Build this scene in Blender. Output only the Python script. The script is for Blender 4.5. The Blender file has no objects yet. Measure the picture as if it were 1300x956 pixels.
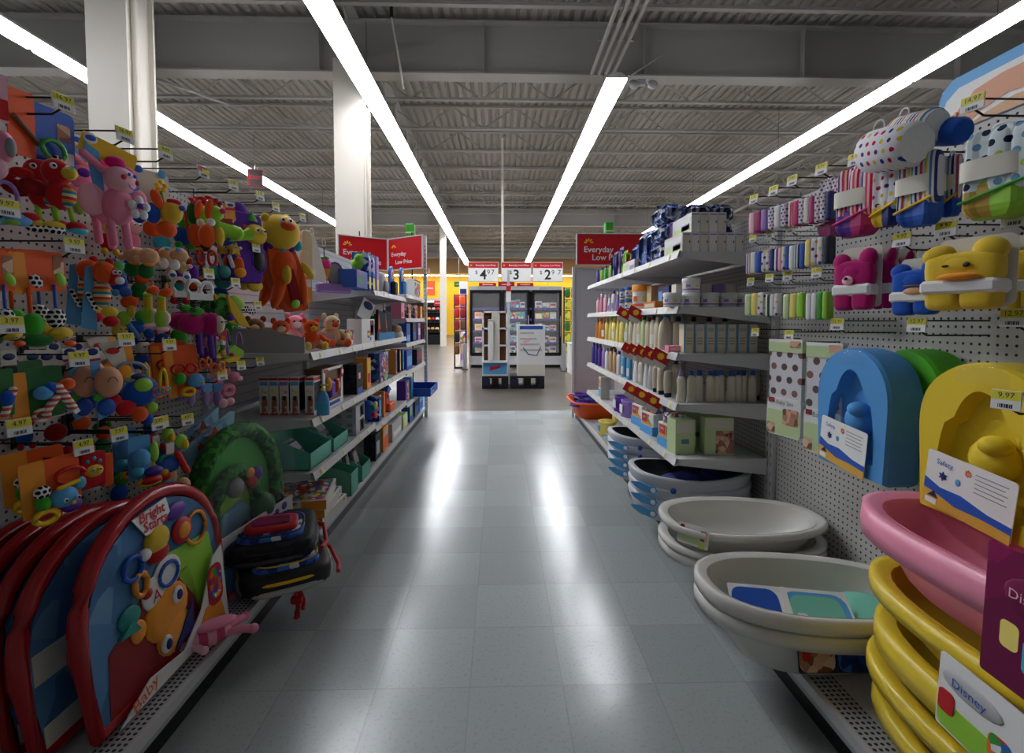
import bpy, math, random
from mathutils import Vector, Matrix, Euler
random.seed(7)
PI = math.pi
sc = bpy.context.scene
COL = sc.collection
# ------------------------------------------------------------------ camera
FPX = 610.0
CX, CY, CAMZ = 650.0, 433.5, 1.2           # lens centre of the photograph, camera height
PITCH, YAW = math.atan(26.5/FPX), math.atan(16.0/FPX)
cam_data = bpy.data.cameras.new('camera')
cam_data.sensor_fit = 'HORIZONTAL'; cam_data.sensor_width = 36.0
cam_data.lens = FPX/1300*36.0
cam_data.shift_y = -(478-CY)/1300.0
cam_data.clip_start = 0.05; cam_data.clip_end = 300
cam = bpy.data.objects.new('camera', cam_data); COL.objects.link(cam)
cam.location = (0, 0, CAMZ)
cam.rotation_euler = (PI/2-PITCH, 0, -YAW)
sc.camera = cam
CR = Euler((PI/2-PITCH, 0, -YAW)).to_matrix()
CRI = CR.inverted()
def ray(px, py): return CR @ Vector((px-CX, CY-py, -FPX))
def atX(px, py, X): d = ray(px, py); t = X/d.x; return Vector((X, d.y*t, CAMZ+d.z*t))
def atY(px, py, Y): d = ray(px, py); t = Y/d.y; return Vector((d.x*t, Y, CAMZ+d.z*t))
def atZ(px, py, Z): d = ray(px, py); t = (Z-CAMZ)/d.z; return Vector((d.x*t, d.y*t, Z))
def proj(p):
    c = CRI @ (Vector(p)-Vector((0, 0, CAMZ)))
    return CX-FPX*c.x/c.z, CY+FPX*c.y/c.z
# ------------------------------------------------------------------ materials
MATS = {}
def srgb(h):
    h = h.lstrip('#'); r = [int(h[i:i+2], 16)/255 for i in (0, 2, 4)]
    return tuple(c/12.92 if c <= .04045 else ((c+.055)/1.055)**2.4 for c in r)
def new_mat(name, col='#808080', rough=.5, metal=0., emit=0., alpha=1., trans=0., coat=0., spec=.5):
    m = bpy.data.materials.new(name); m.use_nodes = True
    b = m.node_tree.nodes['Principled BSDF']
    b.inputs['Base Color'].default_value = (*srgb(col), 1)
    b.inputs['Roughness'].default_value = rough
    b.inputs['Metallic'].default_value = metal
    b.inputs['Alpha'].default_value = alpha
    b.inputs['Transmission Weight'].default_value = trans
    b.inputs['Coat Weight'].default_value = coat
    b.inputs['Specular IOR Level'].default_value = spec
    if emit:
        b.inputs['Emission Color'].default_value = (*srgb(col), 1)
        b.inputs['Emission Strength'].default_value = emit
    MATS[name] = m
    return m
class N:                                   # tiny node helper
    def __init__(s, m): s.t = m.node_tree; s.b = s.t.nodes['Principled BSDF']
    def n(s, typ, **k):
        o = s.t.nodes.new(typ)
        for a, v in k.items(): setattr(o, a, v)
        return o
    def l(s, a, b): s.t.links.new(a, b)
    def math(s, op, a, b=None, c=None):
        o = s.n('ShaderNodeMath', operation=op)
        for i, v in enumerate((a, b, c)):
            if v is None: continue
            if isinstance(v, (int, float)): o.inputs[i].default_value = v
            else: s.l(v, o.inputs[i])
        return o.outputs[0]
    def coord(s, out='Object'):
        tc = s.n('ShaderNodeTexCoord'); sp = s.n('ShaderNodeSeparateXYZ'); s.l(tc.outputs[out], sp.inputs[0])
        return tc.outputs[out], sp.outputs
    def mix(s, f, a, b):
        o = s.n('ShaderNodeMix', data_type='RGBA')
        if isinstance(f, (int, float)): o.inputs[0].default_value = f
        else: s.l(f, o.inputs[0])
        for i, v in ((6, a), (7, b)):
            if isinstance(v, str): o.inputs[i].default_value = (*srgb(v), 1)
            else: s.l(v, o.inputs[i])
        return o.outputs[2]
    def ramp(s, f, stops, interp='CONSTANT'):
        r = s.n('ShaderNodeValToRGB'); cr = r.color_ramp; cr.interpolation = interp
        while len(cr.elements) < len(stops): cr.elements.new(.5)
        for e, (p, c) in zip(cr.elements, stops): e.position = p; e.color = (*srgb(c), 1)
        s.l(f, r.inputs[0]); return r.outputs[0]
    def noise(s, vec, scale, detail=3):
        o = s.n('ShaderNodeTexNoise'); o.inputs['Scale'].default_value = scale; o.inputs['Detail'].default_value = detail
        if vec is not None: s.l(vec, o.inputs['Vector'])
        return o.outputs['Fac']
    def base(s, c): s.l(c, s.b.inputs['Base Color'])
def plain(name, col, **k): return new_mat(name, col, **k)
PAL = dict(white='#e8e8e6', offwhite='#d9d5c8', cream='#dccfae', tan='#d2a579', brown='#6b4427', black='#101012', grey='#8a8a8c',
    lgrey='#b9b9bb', dgrey='#3a3b3e', red='#c8131c', dred='#8e0f17', orange='#ee5a12', lorange='#f39a2a', yellow='#f2c21a',
    lyellow='#f0dc74', green='#3da32c', lgreen='#96cf3a', dgreen='#1d6a2c', teal='#1f8f86', mint='#79c4ad', aqua='#39b3cc',
    blue='#1c55b8', lblue='#5aa7e0', dblue='#15256e', navy='#141a3c', purple='#5b2a9c', lpurple='#9b7cc4', violet='#3c2a8c', pink='#ee8fae',
    lpink='#f6bccb', hotpink='#d81f78', magenta='#b0156a', skin='#d99a78', palegreen='#c5d8a0', sand='#d9a53e', amber='#c8751a', bottle='#ddd3bd', gold='#b99a3c')
for k_, c_ in PAL.items(): new_mat(k_, c_, rough=.55)
for k_ in 'white offwhite cream black red dred orange yellow green lgreen dgreen teal aqua blue lblue purple pink lpink hotpink magenta tan brown lorange'.split():
    m_ = new_mat('plush_'+k_, {'yellow': '#e0bc38', 'orange': '#e0571c', 'red': '#c01a20'}.get(k_, PAL[k_]), rough=.95, spec=.15)
    q = N(m_); co, xyz = q.coord(); nz = q.noise(co, 60, 4)
    bp = q.n('ShaderNodeBump'); bp.inputs['Strength'].default_value = .35; bp.inputs['Distance'].default_value = .004
    q.l(nz, bp.inputs['Height']); q.l(bp.outputs[0], q.b.inputs['Normal'])
    m_.node_tree.nodes['Principled BSDF'].inputs['Sheen Weight'].default_value = .25
for k_ in 'white red yellow lyellow orange pink green blue lblue purple aqua black'.split(): new_mat('gloss_'+k_, PAL[k_], rough=.22)
MATS['gloss_red'].node_tree.nodes['Principled BSDF'].inputs['Base Color'].default_value = (*srgb('#a81018'), 1)
new_mat('shelf_white', '#c9c9cb', rough=.4)
new_mat('shelf_grey', '#a9a9ac', rough=.5)
new_mat('steel', '#b5b6b8', rough=.35, metal=.8)
new_mat('wire_black', '#17171a', rough=.4, metal=.5)
new_mat('paint_white', '#cdc6ba', rough=.5)
new_mat('deck_white', '#a9a59e', rough=.7)
new_mat('beam_white', '#a9a6a1', rough=.6)
new_mat('tube', '#f6f9ff', emit=27.)
new_mat('fixture', '#d8d8d8', rough=.5)
new_mat('sign_red', '#c0101c', rough=.35)
new_mat('tag_yellow', '#d9cf2e', rough=.5)
new_mat('tag_white', '#dcdcdc', rough=.5)
new_mat('wall_yellow', '#eeb414', rough=.7)
new_mat('ply_band', '#9a7648', rough=.7)
new_mat('glass_clear', '#ffffff', rough=.03, alpha=.07)
new_mat('clear_plastic', '#aab0b8', rough=.07, alpha=.06)
new_mat('tub_white', '#d8d6cf', rough=.25)
new_mat('tub_pink', '#ee90ac', rough=.3)
new_mat('tub_yellow', '#e2c536', rough=.3)
new_mat('tub_grey', '#c6c8ce', rough=.35)
new_mat('foam_blue', '#4a94d4', rough=.75)
new_mat('foam_yellow', '#dcc020', rough=.75)
new_mat('foam_green', '#4fb81e', rough=.75)
new_mat('cardboard_mint', '#5fb39a', rough=.6)
new_mat('screen_lit', '#fff4e0', emit=3.5)
def stripes(name, cols, period, axis='Z', rough=.9, out='Object'):
    m = new_mat(name, '#ffffff', rough=rough, spec=.2); q = N(m); co, xyz = q.coord(out)
    f = q.math('FRACT', q.math('DIVIDE', xyz['XYZ'.index(axis)], period))
    q.base(q.ramp(f, [(i/len(cols), PAL.get(c, c)) for i, c in enumerate(cols)])); return m
def dots(name, base, cols, period, r=.28, axes='XZ', rough=.9, brick=True):
    m = new_mat(name, '#ffffff', rough=rough, spec=.2); q = N(m); co, xyz = q.coord()
    a = q.math('DIVIDE', xyz['XYZ'.index(axes[0])], period); b = q.math('DIVIDE', xyz['XYZ'.index(axes[1])], period)
    if brick: a = q.math('ADD', a, q.math('MULTIPLY', q.math('MODULO', q.math('FLOOR', q.math('ADD', b, 200)), 2.), .5))
    fa = q.math('SUBTRACT', q.math('FRACT', a), .5); fb = q.math('SUBTRACT', q.math('FRACT', b), .5)
    d = q.math('SQRT', q.math('ADD', q.math('MULTIPLY', fa, fa), q.math('MULTIPLY', fb, fb)))
    hit = q.math('LESS_THAN', d, r)
    if len(cols) > 1:
        wn = q.n('ShaderNodeTexWhiteNoise', noise_dimensions='2D'); cv = q.n('ShaderNodeCombineXYZ')
        q.l(q.math('FLOOR', a), cv.inputs[0]); q.l(q.math('FLOOR', b), cv.inputs[1]); q.l(cv.outputs[0], wn.inputs['Vector'])
        c = q.ramp(wn.outputs['Value'], [(i/len(cols), PAL.get(x, x)) for i, x in enumerate(cols)])
    else: c = PAL.get(cols[0], cols[0])
    q.base(q.mix(hit, PAL.get(base, base), c)); return m
dots('pegboard', '#bfbdb9', ['#2a2a2b'], .0254, .17, 'YZ', .6, False)
dots('pegboard_end', '#bdbcc0', ['#6d6c70'], .0254, .17, 'XZ', .6, False)
dots('deck_slots', '#bcbcbe', ['#303034'], .016, .3, 'XY', .5, False)
dots('dot_towel', '#dddde2', ['#c0183c', '#28398c', '#d8b830', '#c0183c', '#5a2a78'], .026, .24, 'XZ')
dots('dot_towel_green', '#d6e0e2', ['#1e2a44', '#6a9ac0', '#b8cc4a'], .03, .27, 'XZ')
dots('dot_small', '#dcdbe2', ['#a01848', '#3a2a78', '#d05a90'], .014, .28, 'XZ')
dots('flower_mat', '#d9d7dc', ['#6a4a44', '#8a6058', '#5a4a4a'], .052, .27, 'XZ')
dots('zebra', '#e6e6e6', ['#121214'], .012, .38, 'XZ')
stripes('stripe_towel', ['#d8d8e0', '#33396c', '#d8d8e0', '#c8485a', '#d8d8e0', '#d8c83a', '#d8d8e0', '#4a7a9a'], .045, 'X')
stripes('stripe_pink', ['#e0d8d8', '#d84a7a', '#e8c0a0', '#c81a5a', '#e0d8e0', '#5a2a78'], .04, 'X')
stripes('stripe_green', ['#cfe0a0', '#7ab83a', '#e0e4d0', '#3a5a4a', '#a0c8d0', '#8cc83a'], .06, 'X')
stripes('stripe_body', ['#c83a2a', '#d8d0b0', '#2a8a9a', '#e0903a'], .03, 'Z')
stripes('stripe_leg', ['#d85a4a', '#e8e0d8'], .014, 'Z')
stripes('stripe_pig', ['#f0a8bc', '#d8567e'], .05, 'X')
stripes('towel_lilac', ['#dcdbe2', '#7a4a98', '#dcdbe2', '#c8b8d8'], .03, 'X')
stripes('slatwall', ['#bdbdbf', '#bdbdbf', '#bdbdbf', '#bdbdbf', '#bdbdbf', '#a0a0a3'], .05, 'Z')
def blotch(name, cols, scale, rough=.6, detail=2):
    m = new_mat(name, '#ffffff', rough=rough, spec=.3); q = N(m); co, xyz = q.coord()
    v = q.n('ShaderNodeTexVoronoi'); v.inputs['Scale'].default_value = scale; q.l(co, v.inputs['Vector'])
    sp = q.n('ShaderNodeSeparateColor'); q.l(v.outputs['Color'], sp.inputs[0])
    q.base(q.ramp(sp.outputs[0], [(i/len(cols), PAL.get(c, c)) for i, c in enumerate(cols)])); return m
blotch('print_jungle', ['#1f6a24', '#3d9a2c', '#6ab83a', '#3a8ac0', '#2a7a2c', '#d8b83a', '#2a7a2c', '#8a4ab0'], 28)
blotch('print_leaf', ['#164d1a', '#256e22', '#3a8a2a', '#1c5a20'], 60)
blotch('print_diaper', ['#2c4a9c', '#dfe4ee', '#5a7ac8', '#23326c', '#e8eaf0', '#8aa0d8'], 55)
blotch('print_diaper_dark', ['#1c2250', '#2c3470', '#c8cce0', '#14183c', '#39427c'], 55)
blotch('print_photo', ['#a8705a', '#d8a88a', '#7a4a3a', '#e0c0a0', '#b08068'], 40)
blotch('print_toys', ['#c83a2a', '#e8c83a', '#2a6ac0', '#3a9a3a', '#e8e8e8', '#e87a2a', '#7a3a9a'], 45)
blotch('print_food', ['#e8e4dc', '#d8b04a', '#c84a3a', '#f0ece4', '#7a9a4a', '#e0d8c8', '#3a5aa0'], 16)
blotch('print_snack', ['#a8b83a', '#c8d04a', '#6a8a2a', '#d8c03a', '#8a4a2a'], 14)
blotch('print_black', ['#15151a', '#1b1c28', '#24283c', '#101014'], 50)
blotch('print_blue', ['#1c3f94', '#2a5ab4', '#173070', '#3a74c8', '#d8dce8'], 30)
blotch('print_sunny', ['#7ab0d8', '#8ac0e0', '#6aa4d0', '#a0cce4'], 12)
blotch('print_sky', ['#4a78a8', '#5686b4', '#426c98', '#6a94bc'], 10)
blotch('print_mauve', ['#7a1048', '#8c1656', '#6a0c40'], 10)
stripes('wood_slot', ['#4a2c1a', '#5a3822', '#3e2416'], .3, 'X')
# ------------------------------------------------------------------ mesh builder
def RZ(a): return Matrix.Rotation(a, 4, 'Z')
def RX(a): return Matrix.Rotation(a, 4, 'X')
def RY(a): return Matrix.Rotation(a, 4, 'Y')
def TR(x, y, z): return Matrix.Translation((x, y, z))
TXT = {}
class MB:
    def __init__(s): s.v = []; s.f = []; s.m = []; s.sm = []; s.names = []; s.M = None
    def mi(s, mat):
        if mat not in s.names: s.names.append(mat)
        return s.names.index(mat)
    def add(s, vs, fs, mat, smooth=False, M=None):
        o = len(s.v); i = s.mi(mat)
        for p in vs:
            p = Vector(p)
            if M is not None: p = M @ p
            if s.M is not None: p = s.M @ p
            s.v.append(p)
        for f in fs: s.f.append([o+k for k in f]); s.m.append(i); s.sm.append(smooth)
        return s
    def box(s, x0, x1, y0, y1, z0, z1, mat, M=None):
        v = [(x, y, z) for z in (z0, z1) for y in (y0, y1) for x in (x0, x1)]
        return s.add(v, [(0, 2, 3, 1), (4, 5, 7, 6), (0, 1, 5, 4), (2, 6, 7, 3), (0, 4, 6, 2), (1, 3, 7, 5)], mat, False, M)
    def cbox(s, c, d, ch, mat, M=None, smooth=False):   # chamfered box
        cx, cy, cz = c; hx, hy, hz = d[0]/2, d[1]/2, d[2]/2; ch = min(ch, hx*.98, hy*.98, hz*.98); v = []; idx = {}
        for sx in (-1, 1):
            for sy in (-1, 1):
                for sz in (-1, 1):
                    for a in range(3):
                        p = [sx*(hx-ch), sy*(hy-ch), sz*(hz-ch)]; p[a] = (sx*hx, sy*hy, sz*hz)[a]
                        idx[sx, sy, sz, a] = len(v); v.append((cx+p[0], cy+p[1], cz+p[2]))
        f = []
        for a in range(3):
            b, c2 = (a+1) % 3, (a+2) % 3
            for sg in (-1, 1):
                q = []
                for u, w in ((-1, -1), (1, -1), (1, 1), (-1, 1)):
                    k = [0, 0, 0]; k[a] = sg; k[b] = u; k[c2] = w; q.append(idx[(*k, a)])
                f.append(q if sg > 0 else q[::-1])
            for sb in (-1, 1):
                for sc_ in (-1, 1):
                    def g(sa, ax):
                        k = [0, 0, 0]; k[a] = sa; k[b] = sb; k[c2] = sc_; return idx[(*k, ax)]
                    q = [g(-1, b), g(1, b), g(1, c2), g(-1, c2)]
                    f.append(q if sb*sc_ > 0 else q[::-1])
        for sx in (-1, 1):
            for sy in (-1, 1):
                for sz in (-1, 1):
                    q = [idx[sx, sy, sz, a] for a in range(3)]; f.append(q if sx*sy*sz > 0 else q[::-1])
        return s.add(v, f, mat, smooth, M)
    def loft(s, rings, mat, cap0=True, cap1=True, smooth=True, M=None, closed=True):
        n = len(rings[0]); v = [p for r in rings for p in r]; f = []
        for i in range(len(rings)-1):
            for j in range(n if closed else n-1):
                k = (j+1) % n; f.append((i*n+j, i*n+k, (i+1)*n+k, (i+1)*n+j))
        s.add(v, f, mat, smooth, M)
        if cap0: s.add(rings[0], [tuple(range(n))[::-1]], mat, False, M)
        if cap1: s.add(rings[-1], [tuple(range(n))], mat, False, M)
        return s
    def lathe(s, prof, mat, seg=14, c=(0, 0, 0), sx=1., sy=1., M=None, cap0=True, cap1=True):
        rings = [[(c[0]+r*sx*math.cos(2*PI*k/seg), c[1]+r*sy*math.sin(2*PI*k/seg), c[2]+z) for k in range(seg)] for r, z in prof]
        return s.loft(rings, mat, cap0, cap1, True, M)
    def ell(s, c, r, mat, M=None, seg=14, rings=8):
        pr = [(max(1e-4, math.sin(PI*i/rings)), -math.cos(PI*i/rings)) for i in range(rings+1)]
        R = [[(c[0]+a*r[0]*math.cos(2*PI*k/seg), c[1]+a*r[1]*math.sin(2*PI*k/seg), c[2]+z*r[2]) for k in range(seg)] for a, z in pr]
        return s.loft(R, mat, False, False, True, M)
    def sell(s, c, r, mat, e=.4, M=None, seg=20, rings=12):   # pillow: superellipsoid
        f = lambda v: math.copysign(abs(v)**e, v); R = []
        for i in range(rings+1):
            a = -PI/2+PI*i/rings; ca, sa = max(1e-3, abs(math.cos(a))**e), f(math.sin(a))
            R.append([(c[0]+r[0]*ca*f(math.cos(2*PI*k/seg)), c[1]+r[1]*ca*f(math.sin(2*PI*k/seg)), c[2]+r[2]*sa) for k in range(seg)])
        return s.loft(R, mat, True, True, True, M)
    def tube(s, pts, r, mat, seg=6, closed=False, M=None, r2=None, sq=False):
        pts = [Vector(p) for p in pts]; n = len(pts); rings = []
        for i, p in enumerate(pts):
            t = (pts[(i+1) % n]-pts[i-1]) if closed else (pts[min(i+1, n-1)]-pts[max(i-1, 0)])
            t.normalize()
            up = Vector((0, 0, 1)) if abs(t.z) < .95 else Vector((0, 1, 0))
            a = t.cross(up).normalized(); b = a.cross(t).normalized()
            rr = r if r2 is None else r+(r2-r)*i/max(1, n-1)
            rings.append([p+a*rr*math.cos(2*PI*k/seg)+b*rr*math.sin(2*PI*k/seg) for k in range(seg)])
        if closed: rings.append(rings[0])
        return s.loft(rings, mat, not closed, not closed, seg > 4, M)
    def bar(s, a, b, w, mat, M=None): return s.tube([a, b], w*.7, mat, 4, M=M)
    def torus(s, c, rx, rz, r, mat, M=None, seg=16, ts=6):  # ring in the local xz plane
        return s.tube([(c[0]+rx*math.cos(2*PI*k/seg), c[1], c[2]+rz*math.sin(2*PI*k/seg)) for k in range(seg)], r, mat, ts, True, M)
    def prism(s, poly, y0, y1, mat, M=None):  # outline in xz, extruded in y
        n = len(poly); a = [(x, y0, z) for x, z in poly]; b = [(x, y1, z) for x, z in poly]
        return s.add(a+b, [tuple(range(n)), tuple(range(n, 2*n))[::-1]]+[(k, n+k, n+(k+1) % n, (k+1) % n) for k in range(n)], mat, False, M)
    def text(s, body, size, mat, M=None, align='CENTER', bold=.0, ext=.0):  # lettering in the local xz plane, read from -y
        k = (body, align, bold)
        if k not in TXT:
            cu = bpy.data.curves.new('t', 'FONT'); cu.body = body; cu.size = 1; cu.align_x = align; cu.align_y = 'CENTER'
            cu.resolution_u = 2; cu.offset = bold
            ob = bpy.data.objects.new('t', cu); COL.objects.link(ob)
            dg = bpy.context.evaluated_depsgraph_get(); me = bpy.data.meshes.new_from_object(ob.evaluated_get(dg))
            TXT[k] = ([v.co.copy() for v in me.vertices], [tuple(p.vertices) for p in me.polygons])
            bpy.data.objects.remove(ob); bpy.data.curves.remove(cu); bpy.data.meshes.remove(me)
        vs, fs = TXT[k]
        return s.add([(v.x*size, 0, v.y*size) for v in vs], fs, mat, False, M)
    def mesh(s, name):
        me = bpy.data.meshes.new(name); me.from_pydata([tuple(v) for v in s.v], [], s.f)
        for n in s.names: me.materials.append(MATS[n])
        me.polygons.foreach_set('material_index', s.m); me.polygons.foreach_set('use_smooth', s.sm); me.update()
        return me
    def build(s, name, parent=None, loc=None, rotz=0):
        o = bpy.data.objects.new(name, s.mesh(name)); COL.objects.link(o)
        if parent is not None: o.parent = parent
        if loc is not None: o.location = loc
        if rotz: o.rotation_euler = (0, 0, rotz)
        return o
KIDS = {}
LABELS = {}
def tag(o, label, cat, group=None):
    if len(label.split()) > 16 or len(label.split()) < 4: print('LABEL LENGTH', len(label.split()), label)
    if label in LABELS and not group: print('LABEL TWICE', label)
    LABELS[label] = 1
    o['label'] = label; o['category'] = cat
    if group: o['group'] = group
    return o
def thing(name, label, cat, loc=(0, 0, 0), rotz=0, group=None):
    o = bpy.data.objects.new(name, None); COL.objects.link(o); o.empty_display_size = .05
    o.location = loc; o.rotation_euler = (0, 0, rotz)
    return tag(o, label, cat, group)
def struct(o): o['kind'] = 'structure'; return o
def copy_tree(o, loc=None, rotz=None, label=None, parent=None, group=None):
    c = o.copy(); COL.objects.link(c)
    if parent is not None: c.parent = parent
    if loc is not None: c.location = loc
    if rotz is not None: c.rotation_euler = (0, 0, rotz)
    if label: tag(c, label, o['category'], group or o.get('group'))
    for ch in [k for k in COL.objects if k.parent == o] if o.name not in KIDS else KIDS[o.name]: copy_tree(ch, parent=c)
    return c
def freeze(o): KIDS[o.name] = [k for k in bpy.data.objects if k.parent == o]; [freeze(k) for k in KIDS[o.name]]; return o
ORD = 'first second third fourth fifth sixth seventh eighth ninth tenth eleventh twelfth thirteenth fourteenth fifteenth sixteenth seventeenth eighteenth nineteenth twentieth'.split()
# ------------------------------------------------------------------ the hall
XL, XR = -.92, .91          # fronts of the two gondolas
BL, BR = -1.42, 1.42        # their back panels
m = new_mat('floor_tile', '#a6aaaa', rough=.2, spec=.4); q = N(m); co, xyz = q.coord()
T_ = .305
fx = q.math('FRACT', q.math('DIVIDE', q.math('ADD', xyz[0], 100*T_+.1), T_)); fy = q.math('FRACT', q.math('DIVIDE', q.math('ADD', xyz[1], 100*T_), T_))
edge = q.math('MAXIMUM', q.math('LESS_THAN', fx, .012), q.math('LESS_THAN', fy, .012))
wn = q.n('ShaderNodeTexWhiteNoise', noise_dimensions='2D'); cv = q.n('ShaderNodeCombineXYZ')
q.l(q.math('FLOOR', q.math('DIVIDE', q.math('ADD', xyz[0], 100*T_+.1), T_)), cv.inputs[0]); q.l(q.math('FLOOR', q.math('DIVIDE', xyz[1], T_)), cv.inputs[1]); q.l(cv.outputs[0], wn.inputs['Vector'])
speck = q.noise(co, 90, 5); blur = q.noise(co, 5, 3)
c1 = q.ramp(wn.outputs['Value'], [(0, '#989e9e'), (1, '#a5abaa')], 'LINEAR')
c2 = q.mix(q.math('MULTIPLY', q.math('GREATER_THAN', speck, .6), .35), c1, '#82888a')
c3 = q.mix(q.math('MULTIPLY', edge, .3), c2, '#6c7274'); q.base(c3)
q.l(q.math('ADD', q.math('MULTIPLY', blur, .14), .15), q.b.inputs['Roughness'])
bp = q.n('ShaderNodeBump'); bp.inputs['Strength'].default_value = .06; bp.inputs['Distance'].default_value = .02
q.l(q.noise(co, 9, 2), bp.inputs['Height']); q.l(bp.outputs[0], q.b.inputs['Normal'])
m = new_mat('floor_concrete', '#6f675c', rough=.3, spec=.35); q = N(m); co, xyz = q.coord()
j = q.math('MAXIMUM', q.math('LESS_THAN', q.math('FRACT', q.math('DIVIDE', q.math('ADD', xyz[0], 60.6), 3.)), .006), q.math('LESS_THAN', q.math('FRACT', q.math('DIVIDE', xyz[1], 3.)), .006))
c1 = q.ramp(q.noise(co, 1.4, 6), [(.3, '#4a443d'), (.7, '#655d53')], 'LINEAR'); q.base(q.mix(j, c1, '#38342f'))
W_ = 46.
f = MB(); f.box(-W_, W_, -3, 6.35, -.1, 0, 'floor_tile'); struct(f.build('floor'))
f = MB(); f.box(-W_, W_, 6.35, 41, -.1, 0, 'floor_concrete'); struct(f.build('floor'))
w = MB(); w.box(-W_, W_, 40, 40.3, 0, 5.1, 'wall_yellow'); w.box(-W_, W_, 40.05, 40.3, 5.1, 7, 'ply_band'); struct(w.build('wall_back'))
w = MB(); w.box(-W_-.3, -W_, -3, 41, 0, 7, 'paint_white'); struct(w.build('wall_left'))
w = MB(); w.box(W_, W_+.3, -3, 41, 0, 7, 'paint_white'); struct(w.build('wall_right'))
# fluted roof deck
ZD = 6.8
rings = []
prof = []
x = -W_
while x < W_:
    prof += [(x, 0), (x+.1, 0), (x+.12, .05), (x+.18, .05)]; x += .2
prof.append((x, 0))
c = MB(); c.loft([[(px_, y_, ZD+pz_) for px_, pz_ in prof] for y_ in (-3, 41)], 'deck_white', False, False, False, None, False)
c.box(-W_, W_, -3, 41, ZD+.1, ZD+.14, 'deck_white'); struct(c.build('ceiling'))
# open web joists
jm = MB(); zt, zb, HW = ZD-.02, ZD-.62, 34.
jm.box(-HW, HW, -.05, .05, zt-.05, zt, 'beam_white'); jm.box(-HW, HW, -.045, .045, zb, zb+.05, 'beam_white')
x = -HW; up = True
while x < HW:
    jm.bar((x, 0, zb+.03 if up else zt-.03), (x+.8, 0, zt-.03 if up else zb+.03), .027, 'beam_white'); up = not up; x += .8
j0 = struct(jm.build('ceiling_joist', loc=(0, 9.5, 0)))
for k in range(-3, 19):
    if k == 0: continue
    c = j0.copy(); COL.objects.link(c); c.location = (0, 9.5+1.65*k, 0)
# plate girder across, lattice girder along the aisle
def girder(Y, z0, z1):
    g = MB(); g.box(-W_, W_, Y-.012, Y+.012, z0, z1, 'beam_white'); g.box(-W_, W_, Y-.16, Y+.16, z0-.03, z0, 'beam_white'); g.box(-W_, W_, Y-.16, Y+.16, z1, z1+.03, 'beam_white')
    x = -W_+.7
    while x < W_: g.box(x, x+.02, Y-.14, Y+.14, z0, z1, 'beam_white'); x += 3.
    return struct(g.build('ceiling_beam'))
girder(9.2, 5.76, 6.66); 
for Y in (24., 36.): girder(Y, 5.9, 6.66)
for X in (-2.63, 10.5, -15.8):
    g = MB(); g.box(X-.08, X+.08, 2, 40, 6.68, 6.74, 'beam_white'); g.box(X-.08, X+.08, 2, 40, 6.02, 6.08, 'beam_white')
    y = 2.
    while y < 39: g.bar((X, y, 6.05), (X, y+.7, 6.7), .04, 'beam_white'); g.bar((X, y+.7, 6.7), (X, y+1.4, 6.05), .04, 'beam_white'); y += 1.4
    struct(g.build('ceiling_beam'))
# diagonal bracing under the deck
br = MB()
for a, b in (((1.2, 5.2, 5.95), (5.4, 3.3, 6.7)), ((1.9, 5.2, 6.0), (6., 3.6, 6.7)), ((-1.2, 6.2, 5.9), (-2.3, 5.2, 6.7)), ((-7.2, 9.0, 5.9), (-4.6, 9.0, 5.0)), ((-5.2, 12, 6.1), (-3.2, 12, 5.4)), ((3., 9., 6.1), (2.4, 9., 5.7))):
    br.tube([a, b], .022, 'beam_white', 6)
struct(br.build('ceiling_brace'))
# columns
def column(X, Y, w, z1=6.7):
    c = MB(); h = w/2; t = .03
    c.box(X-h, X+h, Y-h, Y-h+t, 0, z1, 'paint_white'); c.box(X-h, X+h, Y+h-t, Y+h, 0, z1, 'paint_white')
    c.box(X-h*.75, X+h*.75, Y-h+t, Y+h-t, 0, z1, 'paint_white')
    c.box(X-h*1.25, X+h*1.25, Y-h*1.25, Y+h*1.25, 0, .02, 'steel')
    c.tube([(X+h*.9, Y-h*.3, 0), (X+h*.9, Y-h*.3, z1)], .035, 'paint_white', 8)
    return struct(c.build('column'))
column(-4.5, 6.0, .46); column(-2.63, 8.85, .5, 5.75); column(-2.6, 22.4, .26, 5.9); column(10.5, 24, .4); column(-15.8, 9.2, .5)
NEAR = 2.2
# fluorescent strips (each continuous row hangs as one run)
def strip(label, X, y0, y1, z=5.0, w=.34, wire=1.05):
    t = thing('hanging_strip_light', label, 'ceiling light', (X, y0, z)); L = y1-y0; h = w/2
    b = MB(); b.add([(-h, 0, .02), (-h*.45, 0, .11), (h*.45, 0, .11), (h, 0, .02), (-h, L, .02), (-h*.45, L, .11), (h*.45, L, .11), (h, L, .02)], [(0, 1, 5, 4), (1, 2, 6, 5), (2, 3, 7, 6), (0, 3, 2, 1), (4, 5, 6, 7)], 'fixture')
    b.build('reflector_housing', t)
    y = 0.
    while y < L-.1:
        e = min(y+2.42, L)
        tb = MB(); tb.cbox((0, (y+e)/2, 0), (w*.94, e-y-.02, .05), .02, 'tube'); tb.build('lamp_diffuser', t); y += 2.44
    y = 1.
    while y < L:
        wr = MB(); wr.tube([(0, y, .1), (0, y, wire)], .004, 'wire_black', 4); wr.build('suspension_wire', t); y += 4.88
    return t
strip('long fluorescent strip light over the left shelves, running past the near column', -6.42, NEAR, 33)
strip('long fluorescent strip light left of the aisle, running under the deep beam', -2.16, NEAR, 33)
strip('shorter fluorescent strip light right of the aisle, starting beside the conduits', 1.86, 7.7, 33, wire=.6)
strip('long fluorescent strip light over the right shelves, behind the stacked diaper packs', 6.42, 5.2, 33)
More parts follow.
